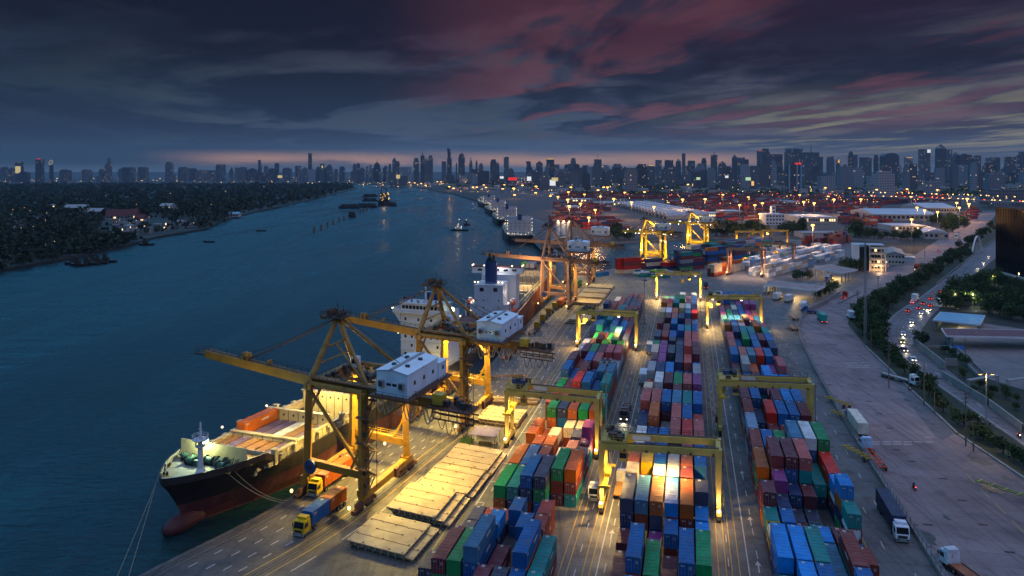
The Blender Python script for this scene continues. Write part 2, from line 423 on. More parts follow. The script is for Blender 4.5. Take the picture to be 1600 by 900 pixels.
def offset(path, d, z=0.0):
    out = []
    for i, p in enumerate(path):
        a, b2 = Vector(path[max(i - 1, 0)][:2]), Vector(path[min(i + 1, len(path) - 1)][:2])
        t = (b2 - a).normalized(); out.append((p[0] + t.y * d, p[1] - t.x * d))
    return out
def strip(mb, path, w, z, m=0):
    L, Rr = offset(path, -w / 2), offset(path, w / 2)
    for i in range(len(path) - 1):
        mb.quad((*L[i], z), (*Rr[i], z), (*Rr[i + 1], z), (*L[i + 1], z), m)
def dashes(mb, path, w, z, on, off, m=0, s0=0.0):
    P = [Vector(p[:2]) for p in path]; acc = [0.0]
    for a, b2 in zip(P, P[1:]): acc.append(acc[-1] + (b2 - a).length)
    def at(s):
        for i in range(len(P) - 1):
            if s <= acc[i + 1]: return P[i].lerp(P[i + 1], (s - acc[i]) / max(acc[i + 1] - acc[i], 1e-6))
        return P[-1]
    s = s0
    while s + on < acc[-1]:
        strip(mb, [tuple(at(s)), tuple(at(s + on))], w, z, m); s += on + off
yl = lambda t, s0=-90, s1=340: [tuple(yard(s0 + (s1 - s0) * k / 20, t)[:2]) for k in range(21)]

FENCE = px2([(1470, 900), (1411, 806), (1355, 717), (1317, 655), (1287, 603), (1266, 565), (1252, 533), (1247, 512), (1256, 493), (1275, 480), (1300, 468), (1318, 460)])
FENCE = [tuple(yard(-90, 38.6)[:2]), tuple(yard(-20, 38.6)[:2])] + FENCE
KERB = px2([(1600, 744), (1495, 675), (1422, 606), (1350, 537), (1324, 506), (1330, 490), (1352, 474), (1400, 454), (1450, 425), (1490, 397), (1525, 370)])
KERB = [(190, 20), (150, 90)] + KERB
inner_left = px2([(1318, 460), (1345, 447), (1385, 425), (1430, 398), (1470, 372), (1505, 350), (1528, 334)])
apron = QUAY + near_edge + px2([(1230, 372), (1300, 372), (1400, 392), (1430, 398)]) 
sheet('yard_pavement', [[(-150, -60)] + QUAY + near_edge + px2([(1235, 374), (1300, 376), (1385, 390)]) + px2([(1430, 398), (1470, 372), (1505, 350), (1532, 330), (1560, 330), (1525, 370)]) + KERB[::-1][1:] + [(190, -60)]], .004, G_yard)
sheet('apron', [QUAY[8:] + [tuple(yard(s, -49.6)[:2]) for s in (300, 240, 180, 120, 60, 20, -20, -60)]], .008, G_apron)
sheet('gate_road', [FENCE + inner_left + px2([(1560, 332), (1525, 370), (1490, 397), (1450, 425), (1400, 454), (1352, 474), (1330, 490), (1324, 506)]) + px2([(1350, 537), (1422, 606), (1495, 675), (1600, 744)]) + [(150, 90), (190, 20)]], .008, G_gate)

sheet('shoulder', [px2([(1324, 506), (1457, 677), (1470, 690), (1495, 675), (1422, 606), (1350, 537)])], .0105, G_road)
HWL = px2([(1378, 522), (1382, 505), (1400, 488), (1436, 465), (1470, 440), (1500, 416), (1525, 396), (1556, 372), (1585, 352), (1640, 325)])
HWR = px2([(1432, 540), (1440, 515), (1455, 494), (1480, 470), (1505, 448), (1535, 420), (1560, 400), (1590, 382), (1660, 345)])
HWL = [(230, 40), (190, 96)] + px2([(1600, 697), (1525, 645), (1450, 592), (1402, 552)]) + HWL
HWR = [(245, 40), (208, 110)] + px2([(1600, 668), (1545, 628), (1477, 575)]) + HWR
sheet('main_road', [HWL + HWR[::-1]], .012, G_road)
sheet('verge', [[(190, 20), (150, 90)] + px2([(1600, 744), (1495, 675), (1422, 606), (1350, 537), (1324, 506), (1330, 490), (1352, 474), (1400, 454), (1450, 425), (1490, 397), (1525, 370), (1556, 345)]) + px2([(1600, 335), (1585, 352)]) + HWL[::-1][2:]], .004, G_grass)
sheet('lawn', [px2([(1432, 545), (1445, 543), (1483, 543), (1533, 592), (1600, 610), (1600, 664), (1545, 624), (1478, 572)])], .006, G_grass)
sheet('side_yard', [px2([(1500, 500), (1640, 520), (1900, 600), (1700, 640), (1538, 590), (1486, 541)])], .008, ground_mat('side_yard_concrete', (.17, .15, .16), (.23, .20, .20), (.10, .09, .09), .06))
sheet('far_yard', [px2([(860, 381), (920, 377), (1000, 373), (1050, 370), (1235, 372), (1300, 372), (1400, 380), (1500, 345), (1530, 330), (1540, 305), (1300, 296), (760, 297), (775, 318), (800, 338), (832, 360)])], .004, G_far)

MW = mat('marking_white', (.62, .60, .56), .7, 0, .55, 1.2); MY = mat('marking_yellow', (.58, .38, .05), .7, 0, .55, 1.2); MK = mat('rail_groove', (.025, .023, .02), .6, .3, .3, 1)
mb = MB(MW, MY, MK); z = .016
qc = QUAY[10:]
for d, m_ in ((1.3, 2), (2.1, 2), (17.1, 2), (17.9, 2), (3.4, 2)): strip(mb, offset(qc, d), .22, z, m_)
strip(mb, offset(qc, 16.0), .2, z, 1); strip(mb, offset(qc, 19.2), .18, z, 1)
for i, d in enumerate((5.2, 8.4, 11.4, 14.0)): dashes(mb, offset(qc, d), .22, z, 1.9, 3.4, 0, i)
dashes(mb, offset(qc, 21.8), .22, z, 6, 7, 0)
for t_, m_ in ((-19.5, 0), (6.5, 0), (-47.4, 0)): strip(mb, yl(t_), .2, z, m_)
for t_ in (-21.9, -20.7, -25.9, -24.6, -50.0, -48.7, 1.3, 2.6, 3.6, 4.9, 27.2, 28.4): strip(mb, yl(t_), .17, z, 1)
for t_, o in ((-23.2, 0), (-18.2, 3), (3.1, 1), (8.3, 5), (-45.9, 4), (31.5, 2), (34.5, 6)): dashes(mb, yl(t_), .16, z, 3, 6 if t_ < 20 else 12, 0, o)
def arrow(s, t, flip=1, m=0):
    def P(a, b2): p = yard(s + a * flip, t + b2); return (p.x, p.y, z)
    mb.add([P(0, -.12), P(0, .12), P(2.6, .12), P(2.6, -.12)], [(0, 1, 2, 3) if flip > 0 else (3, 2, 1, 0)], m)
    mb.add([P(2.6, -.55), P(2.6, .55), P(4.2, 0)], [(0, 1, 2)], m)
for s_ in (18, 36, 60, 86, 110, 140, 170): arrow(s_, 8.2); arrow(s_ + 6, -18.3)
for s_ in range(12, 320, 11):       # bay numbers read as short cross ticks beside the stacks
    p = yard(s_, -47); mb.box((p.x, p.y, z), (1.6, .25, .002), -RA, 0)
# stop lines and worn bars on the gate road
for xa, xb, y in ((1362, 1468, 690.5), (1362, 1430, 694), (1445, 1470, 683), (1325, 1366, 571), (1322, 1366, 574), (1320, 1364, 567)):
    a, b2 = gp(xa, y), gp(xb, y); dashes(mb, [tuple(a[:2]), tuple(b2[:2])], .38, z, 2.2, .55, 0)
dashes(mb, [(x_, y_) for x_, y_ in px2([(1600, 832), (1560, 792), (1500, 730)])], .16, z, 5, 3, 1)
mid = [((a[0] + b2[0]) / 2, (a[1] + b2[1]) / 2) for a, b2 in zip(HWL, HWR)]
dashes(mb, catmull(mid[1:-1], 4), .2, .02, 4, 8, 0)
strip(mb, offset(HWL[1:-1], .8), .18, .02, 0)
ripple = offset(catmull(px2([(1408, 558), (1392, 536), (1388, 516), (1396, 499), (1420, 480), (1470, 449), (1520, 412)]), 6), 0)
tag(mb.build('road_markings'), kind='structure')
tr = MB(M['rust'])
for d in (-.75, .75, 3.2, 4.7): strip(tr, offset(ripple, d), .16, .03)
tag(tr.build('railway_track'), kind='structure')
# square dark drain covers down the gate road
dm = MB(MK)
for x, y in ((1425, 721), (1474, 748), (1503, 782), (1536, 820), (1578, 863), (1450, 798 + 22), (1398, 780), (1427, 820), (1448, 854), (1328, 793), (1358, 627), (1373, 646), (1390, 669), (1347, 593), (1335, 578), (1325, 565), (1314, 551), (1305, 539), (1296, 528), (1291, 520), (1252, 519), (1256, 532), (1262, 542), (1268, 555), (1277, 570), (1285, 585), (1295, 601), (1304, 619), (1315, 638), (1400, 703)):
    p = gp(x, y); dm.box((p.x, p.y, .013), (1.7, .8, .006), -RA)
tag(dm.build('drain_covers'), kind='structure')
# oil and tyre stains
st = MB(mat('oil_stain', (.045, .042, .042), .5, 0, .3, .8))
for x, y, a in ((1530, 720, 3.2), (1552, 765, 2.6), (1572, 748, 1.6), (1443, 838, 2.8), (1475, 880, 2.6), (1480, 810, 1.0), (1418, 625, 1.3), (1408, 613, 1.3), (1230, 560, 2.2), (948, 822, 2.0), (918, 770, 1.6)):
    p = gp(x, y); vs = []
    for k in range(14):
        r_ = a * rng.uniform(.55, 1.1); th = 2 * math.pi * k / 14; vs.append((p.x + r_ * math.cos(th) * .8, p.y + r_ * 1.5 * math.sin(th), .0145))
    st.add(vs, [tuple(range(14))])
tag(st.build('oil_stains'), kind='structure')
# ------------------------------------------------------------------ shipping containers
PAL = {  # code: (paint, colour word)
 'B': ((.018, .105, .30), 'blue'), 'b': ((.012, .20, .55), 'bright blue'), 'N': ((.020, .035, .10), 'navy'), 'D': ((.045, .05, .085), 'slate'),
 'R': ((.20, .045, .035), 'red-brown'), 'M': ((.13, .03, .038), 'maroon'), 'O': ((.42, .12, .04), 'orange-brown'), 'r': ((.52, .06, .05), 'red'),
 'P': ((.40, .115, .10), 'dusty red'), 'G': ((.015, .22, .07), 'green'), 'T': ((.015, .20, .19), 'teal'), 'g': ((.30, .31, .33), 'grey'),
 'W': ((.62, .63, .64), 'white'), 'Y': ((.60, .38, .035), 'yellow'), 'V': ((.22, .05, .17), 'purple'), 'L': ((.22, .33, .46), 'pale blue'),
 'C': ((.60, .48, .34), 'cream'), 'l': ((.22, .48, .05), 'lime green'), 'S': ((.06, .16, .26), 'steel blue'), 't': ((.27, .15, .06), 'tan'), 'm': ((.15, .11, .18), 'mauve')}
UNDER = 'BBNNRRRMMOORDGTgNB'
def paint_mat(name, src):
    m = bpy.data.materials.new(name); m.use_nodes = True
    q = NT(m.node_tree); b = m.node_tree.nodes['Principled BSDF']
    t = q.n('ShaderNodeTexCoord').outputs['Object']
    if src == 'object':
        oi = q.n('ShaderNodeObjectInfo'); c = oi.outputs['Color']
        va = q.n('ShaderNodeVectorMath', operation='ADD'); q.put(va.inputs[0], t)
        q.put(va.inputs[1], q.comb(q.m('MULTIPLY', oi.outputs['Random'], 90), q.m('MULTIPLY', oi.outputs['Random'], 37), 0)); t = va.outputs[0]
    else:
        at = q.n('ShaderNodeAttribute', attribute_name='paint'); c = at.outputs['Color']
    n1 = q.noise(t, .35, 5, .62, .4); n2 = q.noise(t, 1.7, 5, .66)
    hsv = q.n('ShaderNodeHueSaturation'); q.put(hsv.inputs['Color'], c); hsv.inputs['Saturation'].default_value = 1.12
    q.put(hsv.inputs['Value'], q.smooth(n1, .25, .75, 1.35, .85)); c = hsv.outputs[0]
    c = q.mix(q.m('MULTIPLY', q.smooth(n2, .53, .70), .6), c, (.09, .055, .04))
    nz = q.n('ShaderNodeSeparateXYZ'); q.put(nz.inputs[0], q.n('ShaderNodeNewGeometry').outputs['Normal'])
    n3 = q.noise(t, .8, 6, .7, .5); c = q.mix(q.m('MULTIPLY', q.m('MULTIPLY', q.m('GREATER_THAN', nz.outputs[2], .6), q.smooth(n3, .45, .62)), .16), c, (.20, .19, .18))
    c = q.mix(q.m('MULTIPLY', q.smooth(n1, .52, .75), .16), c, (.32, .31, .30))
    q.put(b.inputs['Base Color'], c); q.put(b.inputs['Roughness'], q.smooth(n1, .3, .7, .42, .66))
    b.inputs['Specular IOR Level'].default_value = .4
    return m
MC = paint_mat('container_paint', 'object'); MCS = paint_mat('container_paint_many', 'attr')
M['mark'] = mat('container_lettering', (.55, .55, .52), .6, 0, .3, 2)
M['lockbar'] = mat('galvanised_bar', (.28, .28, .28), .5, .5, .2, 2)
CW, CH = 2.44, 2.59
def container_body(L, door=True):
    mb = MB(MC, M['lockbar'], M['mark']); h, w = CH, CW / 2
    y0, y1 = -L / 2, L / 2
    for x in (-w + .08, w - .08):
        for y in (y0 + .08, y1 - .08): mb.box((x, y, h / 2), (.16, .16, h))
        mb.box((x, 0, .08), (.14, L - .32, .16)); mb.box((x, 0, h - .06), (.12, L - .32, .12))
    for y in (y0 + .08, y1 - .08):
        mb.box((0, y, .08), (CW - .32, .15, .16)); mb.box((0, y, h - .06), (CW - .32, .15, .12))
    for x in (-w + .09, w - .09):
        for y in (y0 + .09, y1 - .09): mb.box((x, y, h - .03), (.2, .2, .1), 0, 1); mb.box((x, y, .06), (.2, .2, .13), 0, 1)
    for sx in (-1, 1):
        for j in range(3): mb.box((sx * (w + .002), y1 - 1.0 if sx < 0 else y0 + 1.0, h - .42 - j * .16), (.012, .95 - .25 * (j % 2), .09), 0, 2)
        if L > 10: mb.box((sx * (w + .002), sx * 1.2, h * .62), (.012, 2.6, .42), 0, 2)
    for j in range(2): mb.box((-.5 + j * .3, y1 - .5, h + .004), (.2, .7, .008), 0, 2)
    n = int((L - .32) / .55)                      # corrugated long sides
    for sx in (-1, 1):
        prof = []; st = (L - .32) / n
        for k in range(n):
            a = y0 + .16 + k * st
            prof += [(sx * (w - .015), a), (sx * (w - .015), a + st * .38), (sx * (w - .055), a + st * .5), (sx * (w - .055), a + st * .88)]
        prof.append((sx * (w - .015), y1 - .16))
        vs = [(x, y, .16) for x, y in prof] + [(x, y, h - .12) for x, y in prof]; m_ = len(prof)
        fs = [(i, i + 1, i + 1 + m_, i + m_) for i in range(m_ - 1)]
        mb.add(vs, fs if sx > 0 else [f[::-1] for f in fs])
    mb.quad((-w + .14, y0 + .16, h - .03), (w - .14, y0 + .16, h - .03), (w - .14, y1 - .16, h - .03), (-w + .14, y1 - .16, h - .03))
    k = int(L / 1.1)
    for i in range(k): mb.box((0, y0 + .5 + i * (L - 1) / (k - 1), h - .02), (CW - .4, .32, .03))
    mb.quad((w - .1, y1 - .06, .16), (-w + .1, y1 - .06, .16), (-w + .1, y1 - .06, h - .1), (w - .1, y1 - .06, h - .1))
    ye = y0 + (.10 if door else .05)
    mb.quad((-w + .1, ye, .16), (w - .1, ye, .16), (w - .1, ye, h - .1), (-w + .1, ye, h - .1))
    if not door:
        for i in range(8): mb.box((-w + .3 + i * .262, y0 + .045, h / 2), (.13, .03, h - .3))
    return mb
def container_door(L):
    mb = MB(MC, M['lockbar'], M['mark']); y = -L / 2
    for sx in (-1, 1):
        mb.box((sx * .54, y + .07, CH / 2 + .02), (1.03, .05, CH - .34))
        for j in range(3): mb.box((sx * .54, y + .045, .5 + j * .78), (.95, .03, .42))
        for xx in (.28, .80):
            mb.tube((sx * xx, y + .015, .2), (sx * xx, y + .015, CH - .15), .028, 6, 1); mb.box((sx * xx, y + .015, .95), (.3, .03, .06), 0, 1)
    for j in range(4): mb.box((.62, y + .028, 1.95 - j * .13), (.5 - .07 * (j % 2), .006, .06), 0, 2)
    mb.box((-.62, y + .028, 2.05), (.6, .006, .14), 0, 2)
    return mb
def tank_body(L=6.06):
    mb = MB(M['white']); mb.tube((0, -L / 2 + .15, 1.33), (0, L / 2 - .15, 1.33), 1.12, 18); mb.tube((0, -.3, 2.4), (0, .3, 2.4), .25, 8)
    mb.tube((0, -L / 2 + .02, 1.33), (0, -L / 2 + .15, 1.33), .9, 18); return mb
def tank_frame(L=6.06):
    mb = MB(MC); w = CW / 2
    for x in (-w + .07, w - .07):
        for y in (-L / 2 + .07, L / 2 - .07): mb.box((x, y, CH / 2), (.14, .14, CH))
        for zz in (.07, CH - .07): mb.box((x, 0, zz), (.12, L - .28, .13))
    for y in (-L / 2 + .07, L / 2 - .07):
        for zz in (.07, CH - .07): mb.box((0, y, zz), (CW - .28, .13, .13))
        for sx in (-1, 1): mb.beam((sx * w * .9, y, .2), (sx * .2, y, CH - .2), .09, .09)
    return mb
_cm = {}
def cmesh(kind, L):
    if (kind, L) not in _cm:
        o = {'body': lambda: container_body(L), 'plain': lambda: container_body(L, False), 'door': lambda: container_door(L), 'tank': tank_body, 'frame': tank_frame}[kind]().build(kind)
        _cm[(kind, L)] = o.data; bpy.data.objects.remove(o)
    return _cm[(kind, L)]
def add_container(loc, rz, L, code, label, group=None, door=True, tank=False, detail=True):
    col = (*PAL[code][0], 1)
    j = rng.uniform(.85, 1.15); col = tuple(c * j for c in col[:3]) + (1,)
    if tank:
        o = thing('tank_container', label, 'tank container', loc, rz, group)
        for nm, k in (('tank', 'tank'), ('frame', 'frame')):
            c = bpy.data.objects.new(nm, cmesh(k, 6.06)); C.objects.link(c); c.parent = o; c.color = col
        return o
    if not detail:
        o = bpy.data.objects.new('shipping_container', cmesh('plain', L)); C.objects.link(o); o.color = col
        o.location, o.rotation_euler = loc, (0, 0, rz); return tag(o, label, 'container', group)
    o = thing('shipping_container', label, 'container', loc, rz, group)
    c = bpy.data.objects.new('body', cmesh('body' if door else 'plain', L)); C.objects.link(c); c.parent = o; c.color = col
    if door:
        c = bpy.data.objects.new('door', cmesh('door', L)); C.objects.link(c); c.parent = o; c.color = col
    return o
MANY = MB(MCS); MANY_COL = []
def many_box(c, d, rz, col, ribs=False):
    n0 = len(MANY.f); MANY.box(c, d, rz); MANY_COL.extend([(*col, 1)] * (len(MANY.f) - n0))

# block, s of the near end, length in feet, first row, top colours, tiers
T0 = {'left': -41.9, 'middle': -15.4, 'right': 11.45}
BAYS = [
 # middle block, from the camera back
 ('middle', -9.8, 40, 0, 'MBGMBG', '122122'), ('middle', 3, 40, 0, 'MBGMBG', '132133'), ('middle', 17.8, 20, 0, 'MYVB.b', '1112.2'),
 ('middle', 24.6, 40, 0, 'DSObO.', '33333.'), ('middle', 24.6, 20, 5, 'b', '2'), ('middle', 31, 20, 5, 'D', '3'),
 ('middle', 37.4, 20, 0, 'CDWgRO', '323332'), ('middle', 43.8, 20, 0, 'OYBgOB', '333333'), ('middle', 50.2, 40, 0, 'PrBPPB', '223233'),
 ('middle', 62.8, 40, 0, 'WBbPrP', '222333'), ('middle', 75.4, 40, 0, 'NOgPBP', '231332'), ('middle', 88, 40, 0, 'PPBSTB', '333333'),
 ('middle', 100.6, 20, 0, 'CMDMBP', '321322'), ('middle', 107, 40, 0, 'PWMGPV', '233333'), ('middle', 119.6, 40, 0, 'gNbBNg', '333223'),
 ('middle', 132.2, 40, 0, 'VVNDPB', '232332'), ('middle', 144.8, 40, 0, 'CVDNPM', '333343'), ('middle', 157.4, 20, 0, 'GVNDPM', '332333'), ('middle', 163.8, 20, 0, 'CPDgOP', '223233'),
 ('middle', 170.2, 40, 0, 'DRBDPP', '333233'), ('middle', 182.8, 40, 0, 'NMBBTD', '232332'), ('middle', 195.4, 40, 0, 'MRBBMB', '323232'), ('middle', 208, 40, 0, 'GMPNVB', '233322'),
 ('middle', 220.6, 40, 0, 'CWOMSr', '333233'), ('middle', 233.2, 40, 0, 'COTCWV', '232332'), ('middle', 245.8, 40, 0, 'OrTCPL', '333233'), ('middle', 258.4, 40, 0, 'YrGGCL', '223323'),
 ('middle', 271, 40, 0, '.BGTVD', '.11221'), ('middle', 283.6, 40, 0, 'TBBLGB', '111212'),
 # left block
 ('left', -12, 40, 0, 'RBMDBT', '112222'), ('left', .2, 40, -1, 'MGSM.BT', '2231.32'), ('left', 1.5, 20, -2, 'D', '1'), ('left', 14.3, 20, -1, 'DMb.BR', '112.22'), ('left', 20.7, 20, -1, 'DRMB.R', '111212'),
 ('left', 31, 40, 0, 'GTBD..', '2233..'), ('left', 36, 40, 4, 'GO', '33'), ('left', 43.6, 40, 0, 'OBM...', '222...'), ('left', 48.6, 40, 4, 'PN', '22'),
 ('left', 56.4, 20, 0, 'DOOW.V', '1221.2'), ('left', 62.8, 20, 0, 'ODC.DV', '212.23'), ('left', 69.2, 20, 0, 'OO.CCN', '21.222'), ('left', 76, 40, 1, 'GNOGO', '33333'),
 ('left', 89, 40, 0, 'PP.SPT', '22.112'), ('left', 102, 40, 0, 'GMrBBT', '223323'), ('left', 115, 40, 0, 'BBRBSS', '323233'), ('left', 128, 40, 0, 'MRBPNg', '323322'),
 ('left', 140.6, 40, 0, '.MGMPP', '.33333'), ('left', 153.4, 20, 0, 'WCllLl', '222323'), ('left', 160, 40, 0, 'LRRDGD', '223232'), ('left', 172.6, 40, 0, 'RGMGSN', '122232'),
 ('left', 185.4, 40, 0, 'NTBBbM', '232322'), ('left', 198, 40, 0, 'SBTNbM', '223322'), ('left', 210.6, 40, 0, 'BTBBRM', '332322'), ('left', 223.2, 40, 0, 'BBPTPM', '222323'), ('left', 235.8, 40, 0, 'NRRPMM', '322222'),
 ('left', 248.4, 40, 0, 'DMRNDN', '222222'), ('left', 261, 40, 1, 'WRDNM', '22222'), ('left', 273.6, 40, 1, 'PDMMR', '11222'),
 # right block
 ('right', -17, 40, 0, 'TBBTBM', '223332'), ('right', -4.2, 40, 0, 'TbBSBP', '233232'), ('right', 8.5, 40, 0, 'bbTSR.', '333232'), ('right', 14.6, 20, 5, 'R', '2'),
 ('right', 21.2, 20, 0, 'Y.TbMB', '2.1221'), ('right', 27.5, 20, 0, 'TBMT.T', '2211.3'), ('right', 33.8, 20, 0, 'MNDD.b', '3211.4'), ('right', 40.1, 20, 0, 'MVNM.b', '232213'),
 ('right', 46.6, 40, 0, 'OMMPTr', '344423'), ('right', 59.2, 40, 0, 'RBGSWG', '333444'), ('right', 71.8, 40, 0, 'L.MMND', '3.2211'), ('right', 84.4, 40, 0, 'RNrBBM', '323333'),
 ('right', 97, 40, 0, 'MB.MbB', '33.333'), ('right', 109.6, 40, 0, 'MMNPbM', '233232'), ('right', 122.2, 40, 0, 'RBMbbb', '222322'), ('right', 134.8, 40, 0, 'MgO.VP', '232.23'), ('right', 147.4, 20, 5, 'b', '2'),
 ('right', 147.4, 40, 0, 'BPSrBr', '333332'), ('right', 160, 40, 0, 'PNRBPN', '322323'), ('right', 172.6, 40, 0, 'PBGBMB', '323333'), ('right', 185.2, 40, 0, 'PNTT.T', '2333.3'), ('right', 197.8, 20, 0, 'OLC.OP', '333.33'), ('right', 204.2, 20, 0, 'GSOWOW', '333232'),
 ('right', 210.6, 40, 0, 'BNDMBB', '222322'), ('right', 223.2, 40, 0, 'SBBNMB', '222222'), ('right', 237, 40, 0, 'VGNBVP', '222222'), ('right', 249.6, 40, 0, 'PMCBVV', '222233'), ('right', 262.2, 40, 0, 'gBDVMM', '332222'), ('right', 274.8, 40, 0, 'WBBSBB', '333333')]
SIDE = {'left': 1, 'middle': 0, 'right': -1}
cells, slots, bayno = {}, [], {}
for bi, (blk, s0, ft, k0, tops, tiers) in enumerate(BAYS):
    bayno[blk] = bayno.get(blk, 0) + (1 if len(tops) > 1 else 0)
    L = 12.19 if ft == 40 else 6.06
    for i, (c, n) in enumerate(zip(tops, tiers)):
        if c == '.': continue
        slots.append((blk, bayno[blk], s0, L, k0 + i, c, int(n)))
def height_at(blk, s, k):
    return max([n for b_, _, s0, L, kk, c, n in slots if b_ == blk and kk == k and s0 <= s <= s0 + L] or [0])
cand = []
for blk, bn_, s0, L, k, c, n in slots:
    cen = yard(s0 + L / 2, T0[blk] + 2.8 * k)
    fr = height_at(blk, s0 - 1.5, k)
    sd = height_at(blk, s0 + L / 2, k + SIDE[blk]) if SIDE[blk] else 9
    for tr_ in range(n):
        code = c if tr_ == n - 1 else rng.choice(UNDER)
        seen = tr_ == n - 1 or fr <= tr_ or (sd <= tr_)
        dist = math.hypot(cen.x, cen.y)
        inframe = abs(cen.x / cen.y * F) < 790 and HZ + F * (CAM_H - tr_ * CH - 2.6) / (cen.y + L / 2) < 900
        pos = yard(s0 + L / 2, T0[blk] + 2.8 * k + rng.uniform(-.06, .06), .02 + tr_ * (CH + .02))
        cand.append((not (seen and inframe), dist - (25 if tr_ == n - 1 else 0) - (8 if L > 10 else 0), blk, bn_, k, tr_, n, L, code, pos))
cand.sort(key=lambda a: (a[0], a[1]))
TANKS = {('right', 21.2, 0), ('right', 27.5, 5, 1), ('middle', 100.6, 0)}
SIDEW = {'left': 'left', 'middle': 'middle', 'right': 'right'}
for idx, (hid, _, blk, bn_, k, tr_, n, L, code, pos) in enumerate(cand):
    rz = -RA + rng.uniform(-.004, .004)
    kk = k + (2 if blk == 'left' and bn_ <= 5 else 0)
    if idx < 282 and not hid:
        tier = 'top tier' if tr_ == n - 1 and n > 1 else ('ground tier' if tr_ == 0 else ('second tier' if tr_ == 1 else 'third tier'))
        lab = '%s %s container, %s, %s row from river, %s bay back, %s block' % (PAL[code][1], 'long' if L > 10 else 'short', tier, ordinal(kk + 1), ordinal(bn_), SIDEW[blk])
        is_tank = L < 10 and ((blk == 'right' and k == 0 and code == 'Y') or (blk == 'right' and k == 5 and n == 3 and tr_ == 1) or (blk == 'middle' and bn_ == 13 and k == 0 and tr_ == n - 2))
        if is_tank: lab = lab.replace('container', 'tank container')
        add_container(pos, rz, L, code, lab, 'containers stacked in the terminal yard', door=rng.random() < .55, tank=is_tank, detail=idx < 282)
    else:
        col = [x * rng.uniform(.85, 1.15) for x in PAL[code][0]]
        many_box((pos.x, pos.y, pos.z + CH / 2), (CW, L, CH), rz, col)
